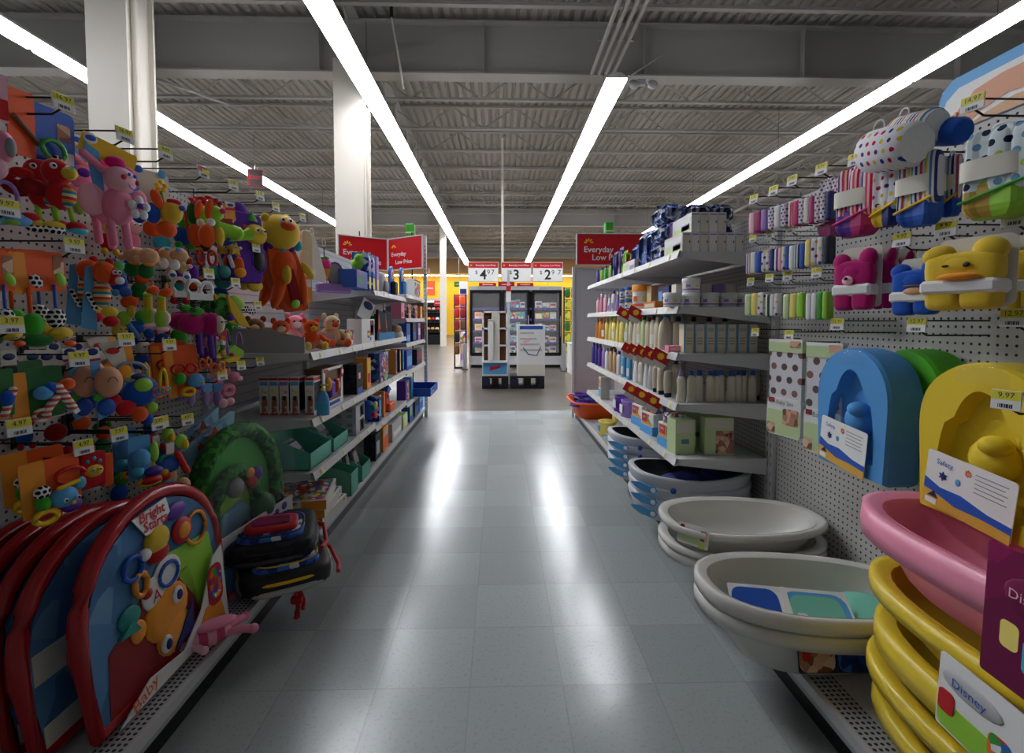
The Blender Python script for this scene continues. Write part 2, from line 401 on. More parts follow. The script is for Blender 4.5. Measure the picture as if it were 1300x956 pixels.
for i, X in enumerate((-10.7, -14.9, 10.9, 15.1)):
    strip(['fluorescent strip light far over the left, beyond the nearer left row', 'outermost fluorescent strip light at the far left of the hall', 'fluorescent strip light far over the right, beyond the nearer right row', 'outermost fluorescent strip light at the far right of the hall'][i], X, 10, 33)
t = thing('hanging_strip_light', 'strip light running crosswise in front of the yellow back wall', 'ceiling light', (0, 38.6, 4.75))
b = MB(); b.box(-30, 30, -.12, .12, .05, .12, 'fixture'); b.build('reflector_housing', t); b = MB(); b.box(-30, 30, -.11, .11, .0, .05, 'tube'); b.build('lamp_diffuser', t)
# conduits above the shorter strip
for i, dx in enumerate((-.2, -.07, .06, .19)):
    cd = MB(); cd.tube([(1.9+dx, 2, 5.72), (1.9+dx, 7.0, 5.72), (1.9+dx, 8.95, 5.72)], .035, 'beam_white', 8)
    tag(cd.build('ceiling_conduit'), ['leftmost', 'second from left', 'third from left', 'rightmost'][i]+' of four parallel white conduits running toward the shorter strip light', 'pipe')
for y in (4., 6., 8.):
    cd = MB(); cd.box(1.6, 2.2, y-.02, y+.02, 5.76, 5.8, 'steel'); cd.bar((1.62, y, 5.78), (1.62, y, 6.15), .012, 'steel'); cd.bar((2.18, y, 5.78), (2.18, y, 6.15), .012, 'steel')
    struct(cd.build('ceiling_bracket'))
# world and exposure
wd = bpy.data.worlds.new('world'); sc.world = wd; wd.use_nodes = True
wd.node_tree.nodes['Background'].inputs[0].default_value = (.75, .8, .85, 1); wd.node_tree.nodes['Background'].inputs[1].default_value = .1
sc.view_settings.view_transform = 'Standard'; sc.view_settings.look = 'None'; sc.view_settings.gamma = 1; sc.view_settings.use_curve_mapping = False
sc.view_settings.exposure = .25
# ------------------------------------------------------------------ gondola shelving
def gondola(label, side, y0, y1, shelves, back, top=1.78, depth=.5, base=True, front=None, labels=True):
    """side -1 left / +1 right; local x runs from the front edge (0) back to the panel (depth), local y along the aisle"""
    xf = XL if side < 0 else XR; L = y1-y0; D = .505
    t = thing('shelving_unit', label, 'shelving', (xf, y0, 0))
    s = side
    p = MB(); a, b = sorted((s*D, s*(D+.02))); p.box(a, b, .01, L-.01, .14, top, back); p.build('back_panel', t)
    for yy in (.0, L-.03):
        u = MB(); a, b = sorted((s*(D-.025), s*(D-.002))); u.box(a, b, yy, yy+.03, .14, top, 'shelf_white'); 
        z = .2
        while z < top-.05: u.box(*sorted((s*(D-.0255), s*(D-.0257))), yy+.008, yy+.013, z, z+.022, 'black'); z += .05
        u.build('upright', t)
    d = MB(); a, b = sorted((0, s*D)); d.box(a, b, .002, L-.002, .10, .13, 'shelf_white'); 
    a2, b2 = sorted((s*.015, s*.09)); d.box(a2, b2, .004, L-.004, .13, .1306, 'deck_slots')
    d.build('base_deck', t)
    k = MB(); a, b = sorted((s*.03, s*.05)); k.box(a, b, 0, L, 0, .1, 'black'); a, b = sorted((0., s*.03)); k.box(a, b, 0, L, .085, .1, 'shelf_grey'); k.build('kick_plate', t)
    rnd = random.Random(sum(map(ord, label)))
    for z, *o in shelves:
        xo = o[0] if o else 0.
        sh = MB(); a, b = sorted((s*xo, s*(D-.03)))
        sh.box(a, b, .012, L-.012, z-.022, z, 'shelf_white')
        for yy in (.004, L-.012):          # tapered brackets at both ends
            sh.prism([(s*xo, z-.03), (s*xo, z), (s*(D-.03), z), (s*(D-.03), z-.085)], yy, yy+.008, 'shelf_white')
        shelf = sh.build('shelf', t)
        r = MB(); r.add([(s*xo, .004, z+.004), (s*xo, L-.004, z+.004), (s*(xo-.012), L-.004, z-.034), (s*(xo-.012), .004, z-.034), (s*(xo+.01), .004, z+.004), (s*(xo+.01), L-.004, z+.004), (s*(xo+.005), L-.004, z-.034), (s*(xo+.005), .004, z-.034)],
              [(0, 1, 2, 3), (4, 7, 6, 5), (0, 4, 5, 1), (3, 2, 6, 7), (0, 3, 7, 4), (1, 5, 6, 2)], 'shelf_white')
        r.build('price_rail', shelf)
        y = .06+rnd.random()*.1
        while y < L-.1:
            q_ = MB(); x1 = s*(xo-.0135)
            q_.add([(s*(xo-.0035), y, z-.003), (s*(xo-.0035), y+.045, z-.003), (s*(xo-.013), y+.045, z-.03), (s*(xo-.013), y, z-.03)], [(0, 1, 2, 3)], 'tag_white')
            q_.add([(s*(xo-.0044), y, z-.003), (s*(xo-.0044), y+.022, z-.003), (s*(xo-.0128), y+.022, z-.026), (s*(xo-.0128), y, z-.026)], [(0, 1, 2, 3)], 'tag_yellow')
            q_.build('price_label', shelf); y += .16+rnd.random()*.2
    return t
gondola('white pegboard shelving at the left foreground, hung with toys above its bare deck', -1, .4, 2.36, [], 'pegboard')
gondola('white shelving unit on the left holding mint green bins, beside the pegboard of toys', -1, 2.36, 3.55, [(1.04,), (.71,), (.445,)], 'slatwall')
gondola('white shelving unit on the left, middle one, with four shelves of boxed toys', -1, 3.55, 4.75, [(1.42,), (1.04,), (.71,), (.41,)], 'slatwall')
gondola('white shelving unit at the far end of the left row, under the angled red signs', -1, 4.75, 5.95, [(1.46,), (1.22,), (.97,), (.69,), (.37,)], 'slatwall')
gondola('white pegboard shelving at the right foreground, hung with towels above stacked bathtubs', 1, .4, 2.42, [], 'pegboard')
gondola('white shelving unit on the right stacked with baby care tubs, bottles and cartons', 1, 2.42, 3.66, [(1.55,), (1.27,), (1.03,), (.77,), (.485,)], 'pegboard')
gondola('white shelving unit on the right farther back, with coloured bottles and red price flags', 1, 3.66, 4.92, [(1.55,), (1.27,), (1.03,), (.77,), (.485,)], 'pegboard')
gondola('low white deck at the far right end, before the perforated end panel', 1, 4.92, 5.9, [], 'pegboard', top=1.3)
# ------------------------------------------------------------------ things laid out on a vertical plane
def frame_at(side, X, px, py, ang=0):
    O = atX(px, py, X) if side else atY(px, py, X)
    a = math.radians(ang)
    if side < 0: u = Vector((math.sin(a), math.cos(a), 0))
    elif side > 0: u = Vector((math.sin(a), -math.cos(a), 0))
    else: u = Vector((math.cos(a), math.sin(a), 0))
    e = .01; p0, p1 = proj(O), proj(O+u*e); su = e/(p1[0]-p0[0])
    p2 = proj(O+Vector((0, 0, e))); sv = e/(p0[1]-p2[1])
    return O, math.atan2(u.y, u.x), su, sv
def star_poly(cx, cz, rx, rz, n=5, k=.45): return [(cx+(rx if i % 2 == 0 else rx*k)*math.sin(PI*i/n), cz+(rz if i % 2 == 0 else rz*k)*math.cos(PI*i/n)) for i in range(2*n)]
def round_poly(cx, cz, w, h, r, n=4):
    r = min(r, w*.49, h*.49); P = []
    for (sx, sz, a0) in ((1, 1, 0), (-1, 1, 90), (-1, -1, 180), (1, -1, 270)):
        for i in range(n+1):
            a = math.radians(a0+90*i/n); P.append((cx+sx*(w/2-r)+r*math.cos(a), cz+sz*(h/2-r)+r*math.sin(a)))
    return P
def PT(name, label, cat, side, X, rows, ang=0, group=None):
    """rows: (part, shape, material, x, y, w, h[, depth[, forward[, turn]]]) in photograph pixels at the thing's own distance"""
    xs = []; ys = []
    for r in rows:
        if r[1] == 'p': xs += [a for a, b in r[3]]; ys += [b for a, b in r[3]]
        elif r[1] == 'l': xs += [r[3], r[5]]; ys += [r[4], r[6]]
        else: xs += [r[3]]; ys += [r[4]+(r[6]/2 if r[1] not in 'x' else 0)]
    px, py = (min(xs)+max(xs))/2, max(ys)
    O, rz, su, sv = frame_at(side, X, px, py, ang)
    t = thing(name, label, cat, O, rz, group); sd = (su+sv)/2
    cur = None; pend = []
    for r in rows:
        if not r[0].startswith('+'):
            cur = MB(); pend.append((r[0], cur))
        mb = cur; sh, mt = r[1], r[2]
        if sh == 'p':
            d = r[4]*sd if len(r) > 4 else .01; fw = r[5]*sd if len(r) > 5 else 0
            mb.prism([((a-px)*su, (py-b)*sv) for a, b in r[3]][::1], -fw-d/2, -fw+d/2, mt); continue
        if sh == 'l':
            a = ((r[3]-px)*su, 0, (py-r[4])*sv); b = ((r[5]-px)*su, 0, (py-r[6])*sv); rad = r[7]*sd
            fw = r[8]*sd if len(r) > 8 else 0; a = (a[0], -fw, a[2]); b = (b[0], -fw, b[2])
            mb.tube([a, b], rad, mt, 8); mb.ell(b, (rad*1.05,)*3, mt, seg=8, rings=5); mb.ell(a, (rad*1.05,)*3, mt, seg=8, rings=5); continue
        x, y, w, h = (r[3]-px)*su, (py-r[4])*sv, r[5]*su, r[6]*sv
        d = (r[7] if len(r) > 7 and r[7] else min(r[5], r[6]))*sd; fw = (r[8] if len(r) > 8 else 0)*sd; tu = math.radians(r[9]) if len(r) > 9 else 0
        M = TR(x, -fw, y) @ RY(-tu)
        if sh == 'e': mb.ell((0, 0, 0), (w/2, d/2, h/2), mt, M)
        elif sh == 'b': mb.cbox((0, 0, 0), (w, d, h), min(w, d, h)*.22, mt, M)
        elif sh == 'w': mb.sell((0, 0, 0), (w/2, d/2, h/2), mt, .45, M)
        elif sh == 'v': mb.sell((0, 0, 0), (w/2, d/2, h/2), mt, .22, M)
        elif sh == 'c': mb.prism(round_poly(0, 0, w, h, min(w, h)*.12), -d/2 if len(r) > 7 and r[7] else -.0015, d/2 if len(r) > 7 and r[7] else .0015, mt, M)
        elif sh == 'r': mb.torus((0, 0, 0), w/2-d/2, h/2-d/2, d/2, mt, M)
        elif sh == 'k': mb.lathe([(w/2, -h/2), (w*.28, 0), (w*.05, h/2)], mt, 10, M=M, sy=d/w if w else 1)
        elif sh == 's': mb.prism(star_poly(0, 0, w/2, h/2), -d/2, d/2, mt, M)
        elif sh == 'f':
            for i in range(5): a = 2*PI*i/5; mb.ell((w*.3*math.sin(a), 0, h*.3*math.cos(a)), (w*.2, d*.4, h*.2), mt, M, 8, 6)
        elif sh == 'x': mb.text(r[10], h, mt, M @ TR(0, -.002, 0))
        elif sh == 'y':      # a pair of eyes, w apart
            for sg in (-1, 1): mb.ell((sg*w/2, 0, 0), (h*.5, h*.4, h*.5), 'gloss_white', M, 8, 6); mb.ell((sg*w/2, -h*.32, 0), (h*.26, h*.2, h*.26), 'gloss_black', M, 8, 6)
        elif sh == 'z':      # coil spring
            mb.tube([(w/2*math.cos(k*.9), d/2*math.sin(k*.9), -h/2+h*k/40) for k in range(41)], .0015, mt, 4, M=M)
        elif sh == 'a':      # open arch bent from a tube
            mb.tube([(w/2*math.cos(PI*k/10), 0, h*math.sin(PI*k/10)-h/2) for k in range(11)], d/2, mt, 7, M=M)
    for nm, mb in pend: mb.build(nm, t)
    return t
# ------------------------------------------------------------------ peg hooks with price tags
def peg_hook(label, side, px, py, Xt=None, yellow=True, price='', red=False, sc_=1.):
    Xt = Xt if Xt else (-1.12 if side < 0 else 1.2); p = atX(px, py, Xt); bx = BL if side < 0 else BR
    t = thing('peg_hook', label, 'hook', (bx, p.y, p.z-.01)); s = -side; L = abs(bx-Xt)
    w = MB(); w.tube([(0, 0, -.03), (s*.02, 0, -.03), (s*(L-.03), 0, -.03), (s*L, 0, -.012)], .0028, 'wire_black', 6)
    w.tube([(0, 0, .012), (s*L, 0, .012)], .0025, 'wire_black', 6)
    w.box(*sorted((0, s*.004)), -.012, .012, -.04, .03, 'wire_black'); w.build('wire_prong', t)
    rz = PI/2 if side < 0 else -PI/2; W, H = .052*sc_, .042*sc_
    M = TR(s*L, 0, .0) @ RZ(rz+(.25 if side < 0 else -.25)*-1) @ RX(-.12)
    g = MB(); g.M = M; g.cbox((0, 0, 0), (W, .004, H), .001, 'tag_white')
    g.box(-W*.48, W*.48, -.0024, -.0021, 0, H*.47, 'sign_red' if red else 'tag_yellow')
    if red: g.box(-W*.1, W*.48, -.0026, -.0022, -.2*H, H*.3, 'tag_yellow')
    for i in range(9): g.box(-W*.25+i*W*.055, -W*.25+i*W*.055+W*(.02+.012*(i % 3)), -.0024, -.0021, -H*.4, -H*.2, 'black')
    if price: g.text(price, H*.4, 'black', TR(0, -.003, H*.23))
    g.build('price_tag', t)
    return t
for i, (a, b, pr) in enumerate(((1235, 126, '14.97'), (1143, 175, '12.97'), (1086, 198, '9.97'), (1043, 211, '8.97'), (1006, 226, '7.97'), (982, 239, '6.97'), (957, 250, '5.97'))):
    peg_hook('peg hook with yellow price tag, %s from the right, above the towels' % ORD[i], 1, a, b, price=pr)
for i, (a, b, pr) in enumerate(((1289, 271, '14.97'), (1201, 286, '9.97'), (1145, 300, '9.97'))):
    peg_hook('peg hook with yellow price tag under the big folded towels, %s from the right' % ORD[i], 1, a, b, price=pr)
for j, (row, lab) in enumerate(((((1040, 276), (1004, 287), (978, 294), (956, 300)), 'top pink washcloth packs'), (((1037, 343), (1000, 347), (977, 350), (953, 355)), 'second row washcloths'))):
    for i, (a, b) in enumerate(row): peg_hook('peg hook with yellow price tag below the %s, %s from the right' % (lab, ORD[i]), 1, a, b, price=('4.97', '3.97')[j], sc_=.9)
for i, (a, b) in enumerate(((1287, 398), (1164, 408), (1063, 408))): peg_hook('peg hook with yellow price tag under the hooded animal towels, %s from the right' % ORD[i], 1, a, b, price='12.97')
for i, (a, b) in enumerate(((1002, 422), (959, 419))): peg_hook('peg hook with yellow price tag above the flowered bath mats, %s from the right' % ORD[i], 1, a, b, price='7.97', sc_=.9)
peg_hook('peg hook whose yellow price tag shows in front of the yellow foam bather', 1, 1278, 502, 1.08, price='9.97')
# ------------------------------------------------------------------ towels and washcloths, right wall
TR_X = 1.17
def rolled(label, m1, ax, ay, bx, by, r, X, end='white'):
    A, B = atX(ax, ay, X), atX(bx, by, X); rr = r*A.y/610*.95; d = B-A; L = d.length
    t = thing('rolled_towel', label, 'towel', A); t.rotation_euler = d.to_track_quat('X', 'Z').to_euler(); mb = MB()
    prof = [(.3, 0), (.8, .02*L), (1, .1*L), (1.03, .5*L), (1, .9*L), (.8, .98*L), (.3, L)]
    mb.loft([[(x, k*rr*math.cos(2*PI*j/16), k*rr*math.sin(2*PI*j/16)) for j in range(16)] for k, x in prof[1:6]], m1, False, False)
    for pr in (prof[:2], prof[5:]): mb.loft([[(x, k*rr*math.cos(2*PI*j/16), k*rr*math.sin(2*PI*j/16)) for j in range(16)] for k, x in pr], 'plush_blue' if m1 == 'plush_blue' else 'plush_white')
    mb.build('towel_roll', t)
    s = MB(); s.tube([(-.002, rr*k*.1*math.cos(k*.8), rr*k*.1*math.sin(k*.8)) for k in range(1, 9)], .003, end, 5); s.build('spiral_edge', t)
    h = MB(); h.torus((0, 0, 0), rr*.35, rr*.35, .0025, 'white', TR(L*.12, 0, rr*1.1)); h.build('hanger_loop', t)
    return t
rolled('dotted white rolled baby towel lying over the top hooks, lowest of the rolls', 'dot_towel', 1104, 194, 1166, 182, 27, 1.12)
rolled('striped rolled baby towel lying on top, behind the dotted roll', 'stripe_towel', 1138, 170, 1192, 158, 21, 1.2)
rolled('blue and yellow rolled baby towel beside the picture of baby feet', 'plush_blue', 1180, 169, 1224, 166, 17, 1.24, 'yellow')
def folded(label, px0, px1, py0, py1, top, bottom, band=True, X=TR_X, piping='yellow', tri=None):
    O, rz, su, sv = frame_at(1, X, (px0+px1)/2, py1, 20); w, h = (px1-px0)*su, (py1-py0)*sv
    t = thing('folded_towel', label, 'towel', O, rz); A = MB(); B = MB(); C = MB(); P = MB(); D = w*.3
    n, nz = 28, 16; rings = []
    for i in range(nz+1):
        f = i/nz; z = h*f; k = 1-.9*max(0, f-.9)**1.2*3-.3*max(0, .12-f)**1.5/.0416; fl = 1.+.10*math.sin(f*5+1)
        rings.append([(w/2*k*math.copysign(abs(math.cos(2*PI*j/n))**.6, math.cos(2*PI*j/n)), D*fl*k*math.copysign(abs(math.sin(2*PI*j/n))**.55, math.sin(2*PI*j/n))+.004*math.sin(j*1.3), z) for j in range(n)])
    for i in range(nz):
        for j in range(n):
            j2 = (j+1) % n; q = [rings[i][j], rings[i][j2], rings[i+1][j2], rings[i+1][j]]
            cx = sum(p[0] for p in q)/4/w; cz = sum(p[2] for p in q)/4/h; lim = .27+.18*cx
            mb, mt = (A, top) if cz > lim else (B, bottom)
            if tri and cx < .02 and cz < lim+.1: mb, mt = C, tri
            mb.add(q, [(0, 1, 2, 3)], mt, True)
    A.add(rings[-1], [tuple(range(n))], top); B.add(rings[0], [tuple(range(n))[::-1]], bottom)
    for k in (.3, .62): A.sell((w*(k-.2), -D*.55, h*.62), (w*.17, D*.62, h*.36), top, .5)
    A.build('striped_fabric' if 'stripe' in top else 'dotted_fabric', t); B.build('contrast_panel', t)
    if tri: C.build('corner_panel', t)
    P.tube([(w*x, -D*1.08-.002, h*(.27+.18*x)) for x in (-.46, -.2, .1, .46)], .0035, piping, 6); P.build('piping', t)
    if band:
        g = MB(); g.loft([[(w*.515*math.copysign(abs(math.cos(2*PI*j/n))**.5, math.cos(2*PI*j/n)), D*1.3*math.copysign(abs(math.sin(2*PI*j/n))**.5, math.sin(2*PI*j/n)), z) for j in range(n)] for z in (h*.43, h*.67)], 'offwhite', False, False); g.build('paper_band', t)
    g = MB(); g.torus((0, 0, h*1.02), w*.13, h*.05, .003, 'white'); g.build('hanger', t)
    return t
folded('pink striped baby towel with a magenta lower panel and white paper band', 1064, 1112, 215, 300, 'stripe_pink', 'magenta', tri='purple', piping='hotpink')
folded('red dotted baby towel with a yellow corner, hanging between the pink and blue ones', 1108, 1140, 213, 288, 'dot_towel', 'dblue', band=False, tri='yellow')
folded('striped baby towel with a royal blue lower panel and wide white paper band', 1140, 1192, 196, 287, 'stripe_towel', 'blue')
folded('narrow striped baby towel edge with blue panel, right behind the royal blue one', 1194, 1218, 198, 275, 'stripe_towel', 'blue', X=1.24)
folded('large dotted and green striped baby towel with a yellow corner at the frame edge', 1222, 1312, 165, 276, 'dot_towel_green', 'lgreen', X=1.16, piping='green', tri='gold')
folded('dotted towel edge with magenta corner, behind the pink striped one', 1040, 1066, 228, 300, 'dot_small', 'magenta', X=1.24, band=False)
def pack(label, x0, x1, y0, y1, mats, X=1.18, group=None):
    n = len(mats); w = (x1-x0)/n; rows = []
    for i, m_ in enumerate(mats): rows.append(('washcloth', 'v', m_, x0+w*(i+.5), (y0+y1)/2-i*.5, w*.98, (y1-y0)*.94, w*1.3+6))
    rows.append(('clear_bag', 'b', 'clear_plastic', (x0+x1)/2, (y0+y1)/2-7, (x1-x0)*1.04, (y1-y0)+14, w*1.3+8))
    rows.append(('header_strip', 'c', 'clear_plastic', (x0+x1)/2, y0-12, (x1-x0)*.9, 10, 1))
    return PT('washcloth_pack', label, 'washcloths', 1, X, rows, 25)
pack('bagged washcloths, pink with purple, leftmost of the top pink packs', 955, 978, 268, 297, ['lpink', 'magenta', 'lpurple'])
pack('bagged dotted washcloths, second from the left among the top pink packs', 979, 1003, 261, 292, ['dot_small', 'white', 'dot_small'])
pack('bagged striped pink washcloths, third from the left among the top pink packs', 1004, 1030, 254, 288, ['stripe_pink', 'hotpink', 'dot_small', 'white'])
pack('bagged washcloths with a dark purple end, rightmost of the top pink packs', 1030, 1058, 246, 284, ['magenta', 'dot_small', 'dot_small', 'dblue'])
pack('bagged washcloths with a blue one, leftmost pack of the second row', 950, 970, 320, 349, ['stripe_towel', 'white', 'blue'])
pack('bagged washcloths with red dots, second pack of the second row from the left', 970, 986, 317, 346, ['dot_towel', 'dot_towel', 'dblue'])
pack('bagged washcloths in pastel stripes, third pack of the second row from the left', 986, 1004, 314, 345, ['towel_lilac', 'lpink', 'dot_towel', 'blue'])
pack('bagged light striped washcloths, second from the right in the second row', 1005, 1025, 310, 343, ['white', 'stripe_towel', 'blue'])
pack('bagged washcloths, yellow beside dotted, rightmost pack of the second row', 1025, 1056, 302, 339, ['lyellow', 'dot_towel', 'dot_towel', 'navy'])
pack('bagged yellow and dotted washcloths, leftmost pack of the third row', 950, 974, 372, 402, ['palegreen', 'lyellow', 'dot_towel'])
pack('bagged green and grey washcloths, second pack of the third row from the left', 975, 997, 373, 403, ['stripe_green', 'white', 'dot_towel', 'grey'])
pack('bagged lime green burp cloths with a white label, third pack of the third row', 998, 1024, 372, 406, ['palegreen', 'lyellow', 'lgreen'])
pack('bagged bright green washcloths below the magenta hooded towel', 1026, 1054, 371, 408, ['white', 'white', 'green', 'lgreen'])
def hooded(label, x0, x1, y0, y1, m_, face=None, X=1.15, n=1, card=True):
    w, h = x1-x0, y1-y0; cx = (x0+x1)/2; rows = []
    if card: rows.append(('backing_card', 'c', 'offwhite', cx+w*.06, y0+h*.42, w*1.0, h*1.0, 1, -w*.16))
    rows += [('folded_towel', 'w', m_, cx-w*.23, y1-h*.24, w*.46, h*.44, w*.36), ('+', 'w', m_, cx+w*.23, y1-h*.25, w*.46, h*.44, w*.36)]
    rows += [('hood', 'w', m_, cx, y0+h*.38, w*.98, h*.46, w*.34), ('+', 'e', m_, cx-w*.34, y0+h*.16, w*.46, h*.3, w*.3, 0, 12), ('+', 'e', m_, cx+w*.32, y0+h*.13, w*.44, h*.34, w*.3, 0, -10), ('+', 'e', m_, cx, y0+h*.34, w*.8, h*.42, w*.4)]
    rows += [('paper_band', 'b', 'white', cx, y1-h*.36, w*1.0, h*.2, w*.42)]
    if face == 'duck': rows += [('bill', 'e', 'plush_lorange', cx+w*.02, y0+h*.5, w*.56, h*.11, w*.2, w*.2), ('eye', 'e', 'black', cx-w*.14, y0+h*.34, w*.1, h*.04, 2, w*.2), ('eye', 'e', 'black', cx+w*.13, y0+h*.34, w*.1, h*.07, 3, w*.2)]
    if face == 'cat': rows += [('muzzle', 'e', 'plush_lpink', cx-w*.05, y0+h*.48, w*.3, h*.15, w*.1, w*.2), ('nose', 'e', 'black', cx-w*.06, y0+h*.45, w*.1, h*.05, 3, w*.27)]
    if face == 'ape': rows += [('muzzle', 'e', 'plush_tan', cx+w*.1, y0+h*.54, w*.55, h*.14, w*.12, w*.2), ('+', 'e', 'brown', cx+w*.05, y0+h*.44, w*.4, h*.04, 3, w*.24)]
    return PT('hooded_towel', label, 'towel', 1, X, rows, 20)
hooded('royal blue hooded baby towel with a tan muzzle, half behind the yellow one', 1132, 1192, 333, 402, 'plush_blue', 'ape', 1.2)
hooded('magenta hooded baby towel with ears and a pale pink muzzle', 1059, 1109, 320, 396, 'plush_magenta', 'cat')
hooded('magenta hooded towel directly behind the one with the pink muzzle', 1107, 1134, 318, 394, 'plush_magenta', None, 1.22)
hooded('last magenta hooded towel, between the other magenta ones and the blue one', 1132, 1156, 322, 396, 'plush_magenta', None, 1.27)
hooded('yellow duck hooded baby towel with orange bill on a white card', 1172, 1272, 308, 396, 'plush_yellow', 'duck', 1.13)
hooded('yellow hooded towel behind the duck one at the right frame edge', 1276, 1318, 305, 395, 'plush_yellow', None, 1.24)
# flowered bath mats in printed cards
def bath_mat(label, x0, x1, y0, y1):
    w, h = x1-x0, y1-y0; cx = (x0+x1)/2
    return PT('bath_mat', label, 'bath mat', 1, 1.17, [('mat', 'c', 'flower_mat', cx, y0+h*.5, w*.96, h*.98, 5), ('header_card', 'c', 'palegreen', cx, y0+h*.06, w, h*.13, 7), ('+', 'c', 'print_photo', cx+w*.3, y0+h*.04, w*.3, h*.07, 7.6), ('+', 'c', 'white', cx, y0+h*.005, w, h*.03, 7.4),
        ('printed_card', 'c', 'white', cx, y1-h*.19, w*1.02, h*.40, 8), ('+', 'c', 'palegreen', cx, y1-h*.13, w*.98, h*.26, 8.6), ('+', 'c', 'print_photo', cx+w*.22, y1-h*.2, w*.45, h*.17, 9.2), ('+', 'c', 'dred', cx-w*.36, y1-h*.36, w*.18, h*.05, 9.2),
        ('+', 'x', 'dgrey', cx+w*.06, y1-h*.345, 1, h*.06, 1, 4.8, 0, 'Baby Spa'), ('+', 'c', 'print_photo', cx-w*.36, y1-h*.06, w*.24, h*.11, 9.2), ('clear_sleeve', 'b', 'clear_plastic', cx+1, y0+h*.5, w*1.06, h*1.03, 14)], 15)
bath_mat('brown flowered bath mat in a hanging sleeve, nearest the bottle shelves', 976, 1018, 433, 552)
bath_mat('brown flowered bath mat in a hanging sleeve, beside the blue foam bather', 1022, 1068, 438, 575)
# moulded foam bathers
def foam(label, mat, ax, X, Yfar, Yn, z0, z1, card=True, thick=.11, tone='blue'):
    W = Yfar-Yn; H = z1-z0
    t = thing('foam_bather', label, 'baby bath support', (X, Yfar, z0), -PI/2)   # local x towards the camera, local y into the wall
    def outline(k, dz=0.):
        P = []
        for i in range(29):
            a = PI*i/28; P.append((W/2-W/2*k*math.cos(a)*(1 if True else 0), H*.55+dz+(H*.45*k)*math.sin(a)**.8))
        return [(W/2-W/2*k*.93, 0.0+H*(1-k)*.5)]+P+[(W/2+W/2*k*.93, 0.0+H*(1-k)*.5)]
    o0 = outline(1.); n = len(o0)
    def ring(p, y): return [(a, y, b) for a, b in p]
    # inner basin: head bowl over a wider body hollow
    def basin(k):
        P = []
        for i in range(n):
            f = i/(n-1); a = PI*f
            w = W*(.30+.0*k) if .22 < f < .78 else W*.33
            zz = H*.62 if .22 < f < .78 else H*.5
            P.append((W/2-w*k*math.cos(a)*(1.0 if not .22 < f < .78 else .86), H*.13*(2-k)+(H*.70)*math.sin(a)**.75*k))
        return P
    b = MB()
    b.loft([ring(outline(.97), thick), ring(o0, thick*.8), ring(o0, .012)], mat, True, False)
    b.loft([ring(o0, .012), ring(outline(.97), 0)], mat, False, False)
    b.loft([ring(outline(.97), 0), ring(basin(1.), 0)], mat, False, False, False)
    b.loft([ring(basin(1.), 0), ring(basin(.95), thick*.3)], mat, False, False)
    b.loft([ring(basin(.95), thick*.3), ring(basin(.7), thick*.42)], mat, False, True, False)
    b.build('foam_body', t)
    g = MB(); g.ell((W*.52, thick*.3, H*.42), (W*.16, thick*.35, H*.13), mat); g.ell((W*.58, thick*.12, H*.52), (W*.1, thick*.3, H*.06), mat); g.build('seat_bump', t)
    if card:
        c = MB(); c.M = TR(W*.46, -.012, H*.21) @ RY(.1); w, h = W*.66, H*.36
        c.prism(round_poly(0, 0, w, h, .008), -.001, .001, 'white')
        c.prism([(-w/2, -h*.02), (-w*.3, -h*.12), (-w*.05, -h*.1), (w*.25, -h*.2), (w/2, -h*.22), (w/2, -h*.44), (-w/2, -h*.44)], -.0018, -.001, 'blue')
        c.prism([(-w/2, -h*.22), (-w*.38, -h*.24), (-w*.1, -h*.34), (w*.2, -h*.32), (w/2, -h*.34), (w/2, -h/2), (-w/2, -h/2)], -.0026, -.0018, 'sand')
        c.prism([(-w*.44, -h*.34), (-w*.36, -h*.22), (-w*.3, -h*.34)], -.003, -.0026, 'navy')
        c.box(-w*.46, -w*.32, -.0032, -.0026, -h*.47, -h*.37, 'white')
        c.text('Safety', h*.13, 'blue', TR(-w*.27, -.003, h*.33)); c.prism(star_poly(w*.0, h*.33, .009, .009, 8, .6), -.003, -.001, 'orange'); c.text('1st', h*.09, 'white', TR(0, -.0035, h*.33))
        c.prism(star_poly(-w*.28, h*.1, .012, .012, 6, .5), -.003, -.001, 'dblue'); c.ell((-w*.1, -.0015, h*.1), (.007, .002, .009), 'lblue')
        for i in range(5): c.box(w*.08, w*(.42-.03*(i % 2)), -.0016, -.001, h*(.36-.075*i), h*(.375-.075*i), 'grey')
        c.build('printed_card', t)
    g = MB(); g.M = TR(W*.5, .02, H*.95); g.loft([[(W*.42*k*math.cos(2*PI*j/16), thick*.55*k2*math.sin(2*PI*j/16)+.03, z) for j in range(16)] for k, k2, z in ((.86, 1, -H*.08), (.8, 1.05, -H*.02), (.6, .9, .04*H), (.35, .6, H*.09), (.1, .2, H*.14))], 'clear_plastic', False, False); g.build('clear_bag', t)
    return t
foam('light blue foam baby bather in a clear bag with a printed card', 'foam_blue', 0, 1.15, 1.70, 1.38, .70, 1.11)
foam('bright green foam baby bather hanging behind the light blue one', 'foam_green', 0, 1.285, 1.62, 1.35, .70, 1.11, False)
foam('yellow foam baby bather with a printed card at the right edge', 'foam_yellow', 0, 1.14, 1.27, .935, .70, 1.10)
